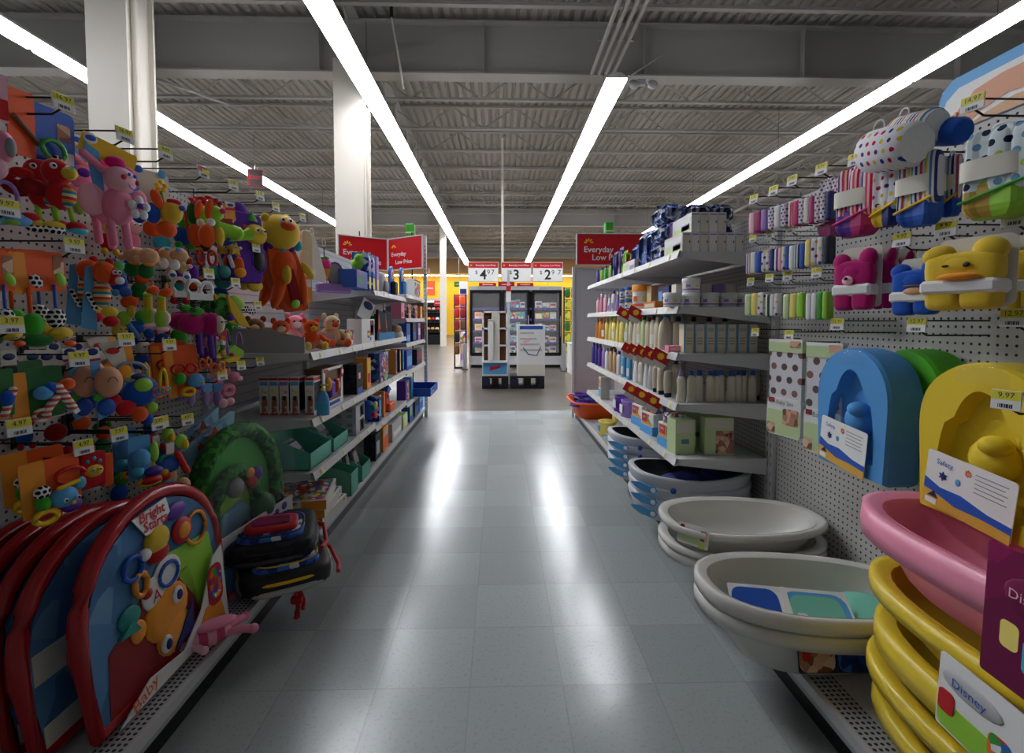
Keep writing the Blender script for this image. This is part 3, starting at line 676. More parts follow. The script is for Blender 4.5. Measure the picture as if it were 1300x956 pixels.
# picture header with baby feet, standing on the right shelving
t = thing('header_sign', 'photo header sign of baby feet with a blue border, above the right towels', 'sign', (1.43, 1.555, 1.79), -PI/2)
b = MB(); b.prism([(0, 0), (0, .10), (.012, .14), (.05, .165), (.95, .165), (.95, 0)], -.004, .004, 'lblue'); b.build('board', t)
b = MB(); b.prism([(.012, 0), (.014, .07), (.03, .105), (.07, .13), (.95, .14), (.95, 0)], -.0055, -.004, 'white')
b.prism([(.03, .02), (.05, .045), (.085, .06), (.12, .1), (.2, .112), (.34, .112), (.34, .03), (.22, .05), (.14, .03), (.09, 0), (.05, 0)], -.007, -.005, 'skin')
b.prism([(.1, 0), (.16, .02), (.24, .035), (.34, .02), (.34, 0)], -.0075, -.005, 'tan')
for i in range(5): b.ell((.04+.013*i, -.007, .036+.007*i), (.0075, .004, .012-.001*i), 'skin')
for i in range(5): b.ell((.035+.012*i, -.007, .012+.002*i), (.007, .004, .009), 'tan')
b.build('picture', t)
# ------------------------------------------------------------------ bathtubs
def oval(a, b, n=36, p=2.4, taper=0.):
    P = []
    for k in range(n):
        t_ = 2*PI*k/n; c_, s_ = math.cos(t_), math.sin(t_)
        x = a*math.copysign(abs(c_)**(2/p), c_); y = b*math.copysign(abs(s_)**(2/p), s_)*(1+taper*x/a); P.append((x, y))
    return P
def tub(name, label, cat, mat, L, W, H, loc, rotz, lip=.03, apron=.0, taper=.1, low=0., bw=.72, group=None):
    t = thing(name, label, cat, loc, rotz, group)
    def ring(sa, sb, z, dz=True): return [(x, y, z+(low*(x/(L/2)) if dz else 0)) for x, y in oval(L/2*sa, W/2*sb, taper=taper)]
    il = 1-2*lip/L; iw = 1-2*lip/W
    b = MB()
    b.loft([ring(bw*.92, bw*.88, 0, 0), ring(bw*.97, bw*.95, .012, 0), ring(bw+(il-bw)*.55, bw+(iw-bw)*.55, H*.45), ring(il*1.0, iw*1.0, H-.012)], mat, True, False)
    b.loft([ring(il*.97, iw*.97, H-.008), ring(il*.95, iw*.94, H*.8), ring(bw+(il-bw)*.5, bw+(iw-bw)*.45, H*.42), ring(bw*.93, bw*.9, .02, 0), ring(bw*.4, bw*.4, .016, 0)], mat, False, True)
    b.build('basin', t)
    r = MB()
    r.loft([ring(il*.985, iw*.98, H-.016-apron), ring(1.0, 1.0, H-.014-apron), ring(1.005, 1.01, H-.008-apron*.5), ring(.995, .995, H-.002), ring((1+il)/2, (1+iw)/2, H), ring(il*.97, iw*.97, H-.01)], mat, False, False)
    r.build('rim', t)
    return t
# pink tub on four nested yellow ones
YT, OV = {}, {}
for i, z in enumerate((.132, .225, .325, .435)):
    YT[i] = tub('baby_bathtub', ['bottom yellow baby bathtub of the nested stack under the pink one', 'second yellow baby bathtub from the bottom of the nested stack', 'third yellow baby bathtub from the bottom of the nested stack', 'topmost yellow baby bathtub, directly under the pink one'][i], 'bathtub', 'tub_yellow', .78, .40, .115 if i < 3 else .12, (1.115-.008*(i % 2), .875+.012*(i % 2), z), PI/2, .035, .055 if i == 2 else .03, .05)
PK = tub('baby_bathtub', 'pink baby bathtub with a wide rim on top of the yellow stack', 'bathtub', 'tub_pink', .76, .41, .165, (1.11, .93, .557), PI/2, .035, .06, .05)
def label_card(tubo, label, M, w, h, cols, txt, tcol, col0):
    c = MB(); c.prism(round_poly(0, 0, w, h, .006), -.0015, .0015, col0); t = c.build('label_card', tubo)
    t.matrix_parent_inverse = (Matrix.Translation(tubo.location) @ tubo.rotation_euler.to_matrix().to_4x4()).inverted()
    l_, r_, s_ = M.decompose(); t.location = l_; t.rotation_euler = r_.to_euler(); t['label'] = label
    p = MB()
    for i, (x, z, a, b_, m_) in enumerate(cols): p.prism(round_poly(x*w, z*h, a*w, b_*h, min(a*w, b_*h)*.3), -.0021-.0005*i, -.0014, m_)
    if txt: p.ell((txt[1]*w, -.002, txt[2]*h), (w*.3, .004, h*.14), tcol[1]); p.text(txt[0], min(w, h)*.16, tcol[0], TR(txt[1]*w, -.007, txt[2]*h))
    p.build('printed_face', t); return t
label_card(YT[3], 'white and green logo card on the side of the top yellow bathtubs', TR(.875, .805, .47) @ RZ(-PI/2) @ RY(.05), .2, .15, [(-.0, -.3, .98, .36, 'lgreen'), (.1, -.15, .2, .32, 'print_toys'), (.36, -.2, .2, .3, 'print_toys'), (-.4, -.12, .16, .3, 'red')], ('Disney', -.18, .22), ('blue', 'lgrey'), 'white')
label_card(PK, 'deep purple logo card hanging over the pink bathtub at the frame edge', TR(.872, .745, .69) @ RZ(-PI/2) @ RY(.03), .15, .24, [(0, -.2, .9, .5, 'print_mauve'), (-.2, -.12, .2, .2, 'lyellow'), (.05, -.2, .2, .24, 'aqua')], ('Disney', 0, .2), ('lpink', 'print_mauve'), 'print_mauve')
# white tubs
WL = tub('baby_bathtub', 'lower white baby bathtub of the nearest white pair', 'bathtub', 'tub_white', .76, .42, .16, (1.03, 1.51, .132), PI, .03, .03, .06, .02, .72)
WU = tub('baby_bathtub', 'upper white baby bathtub with a mint seat, nested in the nearest pair', 'bathtub', 'tub_white', .76, .42, .165, (1.03, 1.51, .178), PI, .028, .03, .06, .02, .58)
label_card(WU, 'blue card with a smiling green face lying inside the upper white bathtub', TR(.93, 1.47, .275) @ RZ(-.2) @ RX(-1.0), .36, .15, [(-.28, .08, .4, .7, 'blue'), (.22, 0, .52, .85, 'lblue'), (.22, .02, .42, .66, 'mint'), (.08, -.14, .09, .2, 'white'), (.09, -.16, .04, .12, 'black'), (-.02, .1, .05, .8, 'white'), (-.36, -.3, .2, .3, 'sand'), (-.2, -.34, .14, .2, 'red')], None, None, 'white')
t = thing('bath_sling', 'mint green bath seat lying in the upper white bathtub', 'bath seat', (1.21, 1.50, .2)); b = MB(); b.ell((0, 0, .03), (.13, .12, .055), 'mint'); b.build('seat', t); b = MB(); b.torus((0, 0, .045), .1, .09, .012, 'mint', RX(PI/2) @ TR(0, 0, 0)); b.build('seat_rim', t)
label_card(WL, 'photo label with a dark blue half on the side of the lower white bathtub', TR(.985, 1.331, .222) @ RX(-.16), .24, .085, [(-.27, 0, .44, .94, 'print_photo'), (.24, 0, .5, .94, 'print_blue'), (-.4, .1, .1, .4, 'red')], None, None, 'navy')
for i, z in enumerate((.132, .16, .198)):
    OV[i] = tub('baby_bathtub', ['bottom white oval bathtub in the middle stack of three', 'middle white oval bathtub in the middle stack of three', 'top white oval bathtub in the middle stack, with a hang tag'][i], 'bathtub', 'tub_white', .69, .43, (.115, .12, .165)[i], (1.045, 2.02, z), PI, .03, .012 if i else .02, .1, 0, .6)
label_card(OV[2], 'white hang tag with a green band on the rim of the top oval bathtub', TR(.775, 1.87, .34) @ RZ(-.8) @ RX(-.2), .125, .08, [(0, -.15, .98, .5, 'palegreen'), (.34, .1, .24, .5, 'print_photo'), (-.36, .32, .14, .2, 'dred'), (.3, -.45, .2, .12, 'tag_yellow')], None, None, 'white')
def step_tub(label, loc, top=False, L=.65, W=.42):
    t = thing('infant_tub', label, 'bathtub', loc, PI); a, b_ = L/2, W/2
    def ring(k, z, wv=0): return [(x*k, y*k, z+wv*math.cos(2*math.atan2(y, x))) for x, y in oval(a, b_, p=2.8)]
    b = MB(); b.loft([ring(.8, 0), ring(.9, .02, .004), ring(.97, .075, .012), ring(1., .115, .014), ring(.985, .125, .014), ring(.9, .122, .014)], 'tub_grey', True, False); b.build('shell', t)
    b = MB(); b.loft([ring(.9, .12, .014), ring(.82, .07, .01), ring(.7, .03), ring(.3, .025)], 'dgrey', False, True); b.build('inner_basin', t)
    if top: b = MB(); b.ell((-.04, 0, .05), (.2, .13, .035), 'dblue'); b.ell((-.16, .02, .085), (.09, .12, .03), 'dblue'); b.build('blue_sling', t)
    b = MB(); b.M = TR(a*.86, b_*.62, .07) @ RZ(2.55); b.prism([(-.07, .02), (-.02, .025), (.03, .01), (.06, .012), (.075, -.01), (.055, -.03), (-.01, -.022), (-.05, -.0)], -.035, -.03, 'lblue'); b.ell((.05, -.034, -.01), (.014, .003, .014), 'white'); b.build('side_decal', t)
    b = MB(); b.ell((a*.48, b_*.965, .062), (.016, .01, .016), 'blue'); b.build('drain_plug', t)
    return t
for i in range(3): step_tub(['bottom grey infant tub with blue decal in the stack of three', 'middle grey infant tub with blue decal in the stack of three', 'top grey infant tub with a navy sling inside, under the bottom shelf'][i], (1.055, 2.63, .132+.062*i), i == 2)
for i in range(4): step_tub(['lowest', 'second lowest', 'second highest', 'highest'][i]+' grey infant tub of the farther stack of four', (1.06, 3.28, .132+.058*i), i == 3, .6, .42)
# ------------------------------------------------------------------ goods on the right shelves
def Yat(px, X): return atX(px, 407, X).y
def Xat(px, Y): return atY(px, 407, Y).x
def lathe_bottle(kind):
    """returns an unlinked-looking prototype; kinds describe outline (radius, height), flattening, cap"""
    return kind
BK = {  # body profile (r,z as fractions of radius / height), flat, cap (r, h), pump
 'lotion': ([(.8, 0), (1, .03), (1, .3), (.86, .52), (.98, .8), (.8, .95), (.45, 1)], .62, (.5, .16), 0),
 'straight': ([(.9, 0), (1, .02), (1, .86), (.7, .96), (.4, 1)], .6, (.42, .14), 0),
 'pump': ([(.92, 0), (1, .04), (1, .5), (.8, .8), (.35, .97), (.3, 1)], .62, (.34, .1), 1),
 'tottle': ([(.75, 0), (.8, .05), (1, .4), (1., .75), (.9, .96), (.3, 1)], .5, (0, 0), 2),
 'slope': ([(.95, 0), (1, .05), (.95, .4), (.6, .85), (.35, 1)], .65, (.36, .14), 0),
}
PROTO = {}
def bottle(label, cat, kind, body, cap, r, h, x, y, z, lab='white', group=None, turn=0., labcol=None):
    key = (kind, body, cap, r, h, lab)
    if key in PROTO: return copy_tree(PROTO[key], (x, y, z), turn, label, group=group)
    prof, fl, (cr, ch), sp = BK[kind]
    t = thing('bottle', label, cat, (x, y, z), turn, group); H = h*(1-ch) if sp != 1 else h*.8
    b = MB(); b.lathe([(r*a, H*c) for a, c in prof], body, 14, sy=fl); b.build('bottle_body', t)
    c = MB()
    if sp == 1:
        c.lathe([(r*.36, H), (r*.36, H+h*.06), (r*.15, H+h*.07), (r*.12, H+h*.15)], cap, 10); c.cbox((r*.25, 0, H+h*.17), (r*1.2, r*.35, h*.05), r*.1, cap); c.build('pump_head', t)
    elif sp == 2:
        c.lathe([(r*.82, 0), (r*.86, h*.12), (r*.86, h*.16)], cap, 14, sy=fl*1.05); c.build('cap', t)
    else:
        c.lathe([(r*cr*1.1, H-.001), (r*cr*1.1, H+h*ch*.9), (r*cr*.95, H+h*ch)], cap, 12, sy=max(fl, .75)); c.build('cap', t)
    if lab:
        l = MB(); rr = [(r*1.012, H*.14), (r*1.012, H*(.3 if kind == 'lotion' else .48))]; n = 7
        for side_ in (-1, 1):
            l.loft([[(a*math.cos(side_*(PI*.2+PI*.6*k/(n-1))), fl*a*math.sin(side_*(PI*.2+PI*.6*k/(n-1))), zz) for k in range(n)] for a, zz in rr], lab, False, False, True, None, False)
        l.build('label', t)
    PROTO[key] = freeze(t); return t
def jar(label, r, h, x, y, z, body='white', lid='white', lab='lpurple', group=None, cat='jar'):
    key = ('jar', r, h, body, lid, lab)
    if key in PROTO: return copy_tree(PROTO[key], (x, y, z), random.random()*.6, label, group=group)
    t = thing('ointment_jar', label, cat, (x, y, z), 0, group)
    b = MB(); b.lathe([(r*.9, 0), (r*.93, .003), (r*.97, h*.74)], body, 18); b.build('jar_body', t)
    b = MB(); b.lathe([(r*1.04, h*.74), (r*1.04, h*.97), (r*.98, h)], lid, 18); b.build('lid', t)
    b = MB(); b.lathe([(r*.955, h*.12), (r*.975, h*.64)], 'white', 18, cap0=False, cap1=False); b.lathe([(r*.96, h*.16), (r*.965, h*.26)], lab, 18, cap0=False, cap1=False)
    for a in range(6): b.cbox((0, 0, 0), (r*.5, .001, h*.2), .0004, lab if a % 2 else 'lyellow', RZ(a*PI/3) @ TR(0, -r*.985, h*.45))
    b.build('label', t); PROTO[key] = freeze(t); return t
def carton(name, label, cat, w, d, h, col, prints=(), loc=(0, 0, 0), rotz=0, group=None, text=None, side=None, window=None, top=None):
    """upright box; local x = width seen from the front (-y)"""
    b = MB(); b.cbox((0, 0, h/2), (w, d, h), .0015, col)
    for x, z, a, c, m_ in prints:                      # front print, fractions of the face from its lower left
        b.box(-w/2+x*w, -w/2+(x+a)*w, -d/2-.0008, -d/2-.0001, z*h, (z+c)*h, m_)
    if side:
        for y, z, a, c, m_ in side:
            for s_ in (-1, 1):
                x0, x1 = sorted((s_*(w/2+.0001), s_*(w/2+.0008))); b.box(x0, x1, -d/2+y*d, -d/2+(y+a)*d, z*h, (z+c)*h, m_)
    if top: b.box(-w*.47, w*.47, -d*.47, d*.47, h+.0001, h+.0008, top)
    if text:
        for tx in (text if isinstance(text, list) else [text]): b.text(tx[0], tx[3]*h, tx[4], TR(-w/2+tx[1]*w, -d/2-.0014, tx[2]*h))
    o = b.build(name, None, loc, rotz); tag(o, label, cat, group); return o
z1, z2, z3, z4, z5 = 1.551, 1.271, 1.031, .771, .486
RF = -PI/2                                   # turned to face the aisle on the right
# top shelf: wipes cartons, diaper packs, bags
for lev in range(2):
    n = (7, 4)[lev]
    for i in range(n):
        carton('wipes_carton', '%s white wipes carton from the left in the %s row on the top shelf' % (ORD[i], ('lower', 'upper')[lev]), 'carton', .0435, .27, .1, ('offwhite', 'white')[(i+lev) % 2],
               [(.1, .86, .8, .06, 'lpurple'), (.78, .45, .12, .12, 'dgrey')], (.955+.0455*i+.045*(lev), 2.58, z1+.1012*lev), 0, 'wipes cartons on the top shelf', side=[(.05, .1, .9, .35, 'palegreen'), (.05, .55, .9, .3, 'white'), (.1, .2, .4, .3, 'lpurple')])
k = 0
def bagpack(name, label, cat, w, d, h, mat, loc, rotz=0, group=None, crimp='x'):
    t = thing(name, label, cat, loc, rotz, group); b = MB(); b.cbox((0, 0, h/2), (w, d, h), min(w, d, h)*.25, mat, smooth=True); b.build('pack_body', t)
    c = MB(); c.prism([(-w*.45, h*.97), (-w*.5, h*1.12), (w*.5, h*1.12), (w*.45, h*.97)], -.002, .002, mat); c.build('sealed_edge', t)
    return t
DP = [(1.0, 2.86, 0, 'print_diaper'), (1.0, 2.86, .15, 'print_diaper'), (1.0, 2.86, .3, 'print_diaper'), (1.14, 2.86, 0, 'print_diaper_dark'), (1.14, 2.86, .15, 'print_diaper_dark'), (1.14, 2.86, .3, 'print_diaper_dark'), (1.28, 2.86, .15, 'print_diaper_dark'), (1.28, 2.86, .3, 'print_diaper_dark')]
for i, (x, y, dz, m_) in enumerate(DP):
    bagpack('diaper_pack', '%s and white diaper pack, %s, in the stack behind the wipes cartons' % ('light blue' if m_ == 'print_diaper' else 'dark blue', ['front column bottom', 'front column middle', 'front column top', 'second column bottom', 'second column middle', 'second column top', 'third column lower', 'third column upper'][i]), 'diapers', .135, .24, .1, m_, (x, y, z1+dz*.72), 0, 'diaper packs on the top shelf')
for i, (px, h, m_, nm) in enumerate(((843, .21, 'lpurple', 'pale lilac bagged wipes pack next to the light blue diaper packs'), (836, .17, 'towel_lilac', 'white and lilac wipes pack second from the diaper packs'), (826, .2, 'print_blue', 'blue shiny refill bag, nearest of the blue bags on the top shelf'), (815, .22, 'print_blue', 'blue shiny refill bag, middle of the blue bags on the top shelf'), (806, .17, 'blue', 'blue shiny refill bag, farthest of the blue bags on the top shelf'))):
    bagpack('refill_bag', nm, 'bag', .15, .09, h, m_, (1.0, Yat(px, .96), z1), RF+.2)
carton('wipes_box', 'pale green and lilac wipes box lying in front of the blue bags', 'carton', .3, .09, .07, 'white', [(.05, .15, .5, .6, 'palegreen'), (.6, .1, .35, .4, 'lpurple')], (.965, 3.42, z1), RF)
for i, (px, h, m_, nm) in enumerate(((794, .1, 'red', 'red snack pouch on the far half of the top shelf'), (790, .17, 'lgreen', 'lime green pouch on the far half of the top shelf'), (785, .21, 'purple', 'purple pouch on the far half of the top shelf'), (778, .2, 'dblue', 'dark violet pouch beyond the purple one on the top shelf'))):
    bagpack('snack_pouch', nm, 'pouch', .12, .06, h, m_, (.985, Yat(px, .96), z1), RF)
for i, px in enumerate((773, 767, 762, 757)): bottle('%s green bottle with dark cap from the near side at the top shelf end' % ORD[i], 'bottle', 'straight', ('lgreen', 'green', 'lgreen', 'purple')[i], 'dblue', .028, .15, .975, Yat(px, .96), z1, None, turn=RF)
# second shelf: ointment jars and canisters
JX = [(866, 0), (889.5, 0), (901, 0), (923, 0), (943, 0)]
for i, px in enumerate((853, 877, 901, 924, 945)): jar('white ointment jar with purple label, %s from the left in the lower row' % ORD[i], .046, .075, Xat(px, 2.52), 2.52, z2, group='ointment jars on the second shelf')
jar('white ointment jar with purple label stacked on top of another jar', .046, .075, Xat(877, 2.52), 2.52, z2+.076, group='ointment jars on the second shelf')
for i in range(5): carton('ointment_box', '%s small pale ointment box behind the jars, counted from the left' % ORD[i], 'carton', .06, .07, .13, ('offwhite', 'lpurple')[i % 2], [(.1, .2, .8, .3, 'white')], (1.0+.07*i, 2.66, z2), 0)
carton('ointment_box', 'white and purple ointment box left of the jars', 'carton', .05, .07, .07, 'white', [(.1, .1, .8, .3, 'lpurple'), (.2, .55, .6, .25, 'purple')], (.95, 2.66, z2), 0)
carton('toiletry_box', 'deep blue toiletry box in the middle of the second shelf', 'carton', .2, .1, .14, 'dblue', [(.1, .2, .3, .6, 'lblue')], (1.06, 2.95, z2), RF)
carton('toiletry_box', 'tan toiletry box beside the orange labelled canister', 'carton', .1, .1, .16, 'tan', [(.1, .2, .8, .5, 'cream')], (1.05, 3.2, z2), RF)
carton('toiletry_box', 'flat amber box at the front of the second shelf', 'carton', .22, .1, .045, 'amber', [(.1, .2, .8, .5, 'cream')], (.965, 2.92, z2), RF)
carton('toiletry_box', 'small amber lidded tray behind the flat amber box', 'carton', .12, .08, .08, 'sand', [(.1, .3, .8, .3, 'white')], (1.06, 2.78, z2), RF)
jar('large white canister with orange lid and foot, on the second shelf', .065, .175, .99, Yat(809, .96), z2, 'white', 'lorange', 'orange', cat='canister')
for i, (px, dz) in enumerate(((797, 0), (797, .09), (790, 0), (790, .09))): jar('yellow powder tin with blue lid, %s of the two-by-two stack' % ['near lower', 'near upper', 'far lower', 'far upper'][i], .033, .085, .96, Yat(px, .95), z2+dz, 'lyellow', 'blue', 'blue', cat='tin')
for i, (px, b_, c_) in enumerate(((786, 'dblue', 'white'), (781, 'lpurple', 'white'), (776, 'white', 'purple'), (771, 'white', 'lpurple'), (766, 'lpink', 'white'), (761, 'pink', 'white'), (757, 'lpink', 'pink'))):
    bottle('%s baby lotion bottle from the near side at the second shelf far end' % ORD[i], 'bottle', 'slope' if i % 2 else 'straight', b_, c_, .032, .15+.015*(i % 3), .96, Yat(px, .94), z2, 'lpurple' if b_ == 'white' else None, turn=RF)
# third shelf: cartons, pump bottle, shampoo
for i in range(7):
    carton('lotion_carton', '%s beige lotion carton with a blue stripe from the left on the third shelf' % ORD[i], 'carton', .052, .07, .15, 'cream' if i == 0 else 'bottle', [(0, 0, .16, 1, 'lblue'), (.25, .75, .6, .12, 'lgrey'), (.25, .3, .6, .03, 'grey'), (.25, .4, .6, .03, 'grey'), (.25, .5, .6, .03, 'grey')], (.99+.0565*i, 2.52, z3), 0, 'beige lotion cartons on the third shelf')
carton('soap_box', 'small pink soap box lying left of the beige cartons', 'carton', .09, .06, .035, 'pink', [(.1, .3, .6, .4, 'lpink')], (.945, 2.56, z3), 0)
bottle('large cream pump bottle with a pale blue pump on the third shelf', 'bottle', 'pump', 'bottle', 'lblue', .05, .235, .965, 2.76, z3, 'offwhite', turn=.3)
pal3 = [(833, 'cream', 'bottle'), (828, 'bottle', 'brown'), (822, 'cream', 'brown'), (816, 'palegreen', 'dgreen'), (811, 'cream', 'dgreen'), (806, 'bottle', 'dgreen'), (800, 'cream', 'green'), (795, 'palegreen', 'dgreen'), (789, 'lyellow', 'lgreen'), (784, 'lyellow', 'lgreen'), (779, 'lyellow', 'yellow'), (775, 'lyellow', 'lgreen'), (770, 'lyellow', 'yellow'), (766, 'amber', 'lorange'), (762, 'lorange', 'amber'), (758, 'amber', 'lorange')]
for i, (px, b_, c_) in enumerate(pal3):
    bottle('%s toiletry bottle beyond the cream pump bottle along the front of the third shelf' % ORD[i], 'bottle', ('straight', 'slope')[i % 2] if px < 815 else 'straight', b_, c_, .034 if px > 790 else .036, .19+.012*(i % 2), .955, Yat(px, .945), z3, 'white' if i % 3 == 1 else None, turn=RF+.1*(i % 3))
    if i % 2 == 0: bottle('toiletry bottle standing in the shade behind the %s front bottle of the third shelf' % ORD[i], 'bottle', 'straight', b_, c_, .036, .2, 1.06, Yat(px, .945)+.03, z3, None, turn=RF)
for i in range(4): bottle('white toiletry bottle %s from the left in the dim row behind the beige cartons' % ORD[i], 'bottle', 'straight', 'bottle', 'navy', .03, .19, 1.02+.09*i, 2.72, z3, None)
# fourth shelf: cream bottles with blue caps, tubes, coloured bottles
px4 = [866, 880, 891, 903, 911, 919, 930, 940, 948, 957]
for i, px in enumerate(px4):
    bottle('cream bottle with a %s cap, %s from the left, near end of fourth shelf' % ('lilac' if i == 0 else 'blue', ORD[i]), 'bottle', 'lotion' if i % 2 == 0 else 'straight', 'bottle', 'lpurple' if i == 0 else 'blue', (.0235, .022)[i % 2], .165, Xat(px, 2.49), 2.49+.01*(i % 3), z4, None, 'blue capped cream bottles on the fourth shelf', turn=.2*(i % 3)-.2)
for i in range(3): bottle('inverted cream tube on its navy cap, %s in the row at the fourth shelf corner' % ['nearest', 'middle', 'farthest'][i], 'tube', 'tottle', 'bottle', 'navy', .03, .15, .945+.0*i, 2.66+.1*i, z4, None, turn=.5)
for i in range(2): bottle('dim inverted tube at the right end of the fourth shelf, %s' % ['left one', 'right one'][i], 'tube', 'tottle', 'bottle', 'navy', .034, .15, 1.33+.06*i, 2.56, z4, None, turn=.5)
pal4 = [(838, 'bottle', 'lgrey', 'straight', .2), (832, 'offwhite', 'grey', 'straight', .22), (826, 'lgrey', 'white', 'pump', .2), (820, 'white', 'grey', 'slope', .2), (813, 'offwhite', 'dgrey', 'straight', .18), (807, 'white', 'lgrey', 'slope', .2), (798, 'lblue', 'blue', 'straight', .2), (791, 'lblue', 'blue', 'straight', .2), (785, 'white', 'blue', 'straight', .19), (780, 'tan', 'brown', 'straight', .2), (775, 'tan', 'brown', 'straight', .2), (770, 'white', 'lpurple', 'straight', .19), (766, 'lpurple', 'white', 'straight', .19), (761, 'purple', 'violet', 'straight', .21), (757, 'violet', 'purple', 'straight', .21), (753, 'violet', 'purple', 'straight', .21)]
for i, (px, b_, c_, kd, h) in enumerate(pal4):
    bottle('%s %s bottle along the front of the fourth shelf, past the tubes' % (ORD[i], {'bottle': 'cream', 'offwhite': 'ivory', 'lgrey': 'grey', 'white': 'white', 'lblue': 'light blue', 'tan': 'tan', 'lpurple': 'lilac', 'purple': 'purple', 'violet': 'violet'}[b_]), 'bottle', kd, b_, c_, .034, h, .95, Yat(px, .94), z4, 'white' if b_ in ('bottle', 'lblue', 'offwhite') else None, turn=RF)
for i, px in enumerate((836, 822, 806, 793, 779, 765)): bottle('%s dim bottle in the row behind the fourth shelf front bottles' % ORD[i], 'bottle', 'straight', ('bottle', 'white', 'offwhite')[i % 3], 'navy', .036, .2, 1.05, Yat(px, .94), z4, None, turn=RF)
# fifth shelf: green cartons, kits, potties
gp = [(.05, .62, .9, .3, 'offwhite'), (.1, .2, .8, .35, 'palegreen'), (.3, .3, .4, .14, 'lblue')]
carton('green_carton', 'pale green carton with a cream panel at the near end of the bottom shelf', 'carton', .115, .09, .185, 'palegreen', gp, (.985, 2.56, z5), .15)
carton('green_carton', 'pale green carton with a photo of a child, nearest the pegboard upright', 'carton', .15, .09, .2, 'palegreen', [(.38, .05, .6, .6, 'print_photo'), (.05, .7, .9, .22, 'offwhite'), (.05, .1, .28, .5, 'palegreen')], (1.17, 2.54, z5), -.1)
carton('green_carton', 'pale green carton standing behind the other two on the bottom shelf', 'carton', .15, .09, .2, 'palegreen', gp, (1.1, 2.7, z5), 0)
def kit(label, px, w, h, d, z=z5, x=.99):
    t = thing('feeding_kit', label, 'boxed kit', (x, Yat(px, .93), z), RF+.15)
    b = MB(); b.cbox((0, 0, h*.14), (w, d, h*.28), .002, 'lblue'); b.build('tray_base', t)
    b = MB(); b.cbox((0, 0, h*.47), (w*.98, d*.9, h*.4), .003, 'white'); b.box(-w*.42, -w*.02, -d*.455, -d*.451, h*.32, h*.62, 'red'); b.box(0, w*.4, -d*.455, -d*.451, h*.32, h*.62, 'print_food'); b.box(-w*.42, w*.4, -d*.457, -d*.452, h*.28, h*.36, 'lorange'); b.text('baby', h*.1, 'white', TR(-w*.22, -d*.46, h*.52)); b.build('printed_sleeve', t)
    b = MB(); b.cbox((0, 0, h*.8), (w*.8, d*.7, h*.36), .015, 'print_toys'); b.build('filled_top', t)
    b = MB(); b.cbox((0, 0, h*.6), (w*1.02, d*.98, h*.82), .02, 'clear_plastic'); b.build('clear_wrap', t)
kit('wrapped baby kit with red and orange print, nearest on the bottom shelf', 846, .18, .2, .13)
kit('wrapped baby kit with red and orange print, middle of three on the bottom shelf', 822, .17, .2, .13)
kit('wrapped baby kit with red and orange print, farthest of three on the bottom shelf', 808, .16, .21, .12)
def potty(label, cat, loc, rz, m1, m2, r=.1, h=.13):
    t = thing('potty', label, cat, loc, rz)
    b = MB(); b.lathe([(r*.95, 0), (r, .01), (r*.82, h*.7), (r*.9, h*.9), (r*.95, h), (r*.72, h*1.0), (r*.6, h*.5), (.01, h*.45)], m1, 18, sx=1.1, sy=.9, cap1=False); b.build('pot', t)
    b = MB(); b.ell((0, r*.75, h*1.25), (r*.8, r*.22, h*.5), m1); b.build('back_rest', t)
    b = MB(); b.cbox((0, -r*.86, h*.5), (r*.9, .006, h*.5), .002, m2); b.build('sticker', t)
for i, px in enumerate((797, 788)): potty(['purple potty beside the farthest wrapped kit on the bottom shelf', 'dark violet potty near the far end of the bottom shelf'][i], 'potty', (.98, Yat(px, .95), z5), RF, ('lpurple', 'purple')[i], 'white', .085, .12)
carton('tall_box', 'tall narrow white box with a photo at the far end of the bottom shelf', 'carton', .1, .08, .2, 'offwhite', [(.1, .55, .8, .4, 'print_photo'), (.1, .1, .8, .35, 'lblue')], (.955, Yat(764, .93), z5), RF)
# deck goods below
for i, (px, py, m_) in enumerate(((776, 566, 'lyellow'), (759, 552, 'lyellow'))): 
    p = atZ(px, py, .131); potty(['pale yellow potty with blue sticker on the deck, nearer of two', 'pale yellow potty with blue sticker on the deck, farther of two'][i], 'potty', (max(p.x+.06, 1.02), p.y+.05, .131), RF, m_, 'lblue', .1, .12)
    bagpack('bath_toy_bag', ['bag of bath toys behind the nearer yellow potty', 'bag of bath toys behind the farther yellow potty'][i], 'toys', .16, .12, .12, 'print_toys', (1.28, p.y+.1, .131), RF)
carton('box', 'white box with blue print standing on the deck before the grey tub stacks', 'carton', .14, .06, .2, 'white', [(.1, .1, .8, .35, 'blue'), (.15, .55, .7, .3, 'lblue')], (1.0, 3.72, .131), .2)
t = thing('toy_bin', 'orange plastic tray on the deck at the far end of the right shelves', 'bin', (1.08, 5.42, .131)); b = MB(); b.loft([[(x*k, y*k, z) for x, y in oval(.27, .36, p=4)] for k, z in ((.78, 0), (.8, .005), (1, .16), (1.06, .165), (1.06, .175), (.96, .17), (.76, .02))], 'orange', True, True); b.build('tray_body', t); b = MB(); b.tube([(x*1.06, y*1.06, .175) for x, y in oval(.27, .36, p=4)], .012, 'orange', 6, True); b.build('rolled_rim', t)
for i, (x, y, z, rz) in enumerate(((.98, 5.3, .16, .2), (1.14, 5.5, .17, -.3), (1.02, 5.58, .23, .5))):
    t = thing('swim_toy', ['blue and orange packed swim toy, nearest in the orange tray', 'blue and orange packed swim toy, rearmost in the orange tray', 'blue and orange packed swim toy, topmost in the orange tray'][i], 'toys', (x, y, z), rz); b = MB(); b.cbox((0, 0, .05), (.26, .2, .09), .03, 'blue', smooth=True); b.cbox((0, -.02, .06), (.27, .08, .085), .03, 'orange', smooth=True); b.build('folded_body', t); b = MB(); b.torus((0, 0, 0), .09, .09, .018, 'purple', TR(-.12, -.06, .12) @ RX(PI/2)); b.build('ring', t)
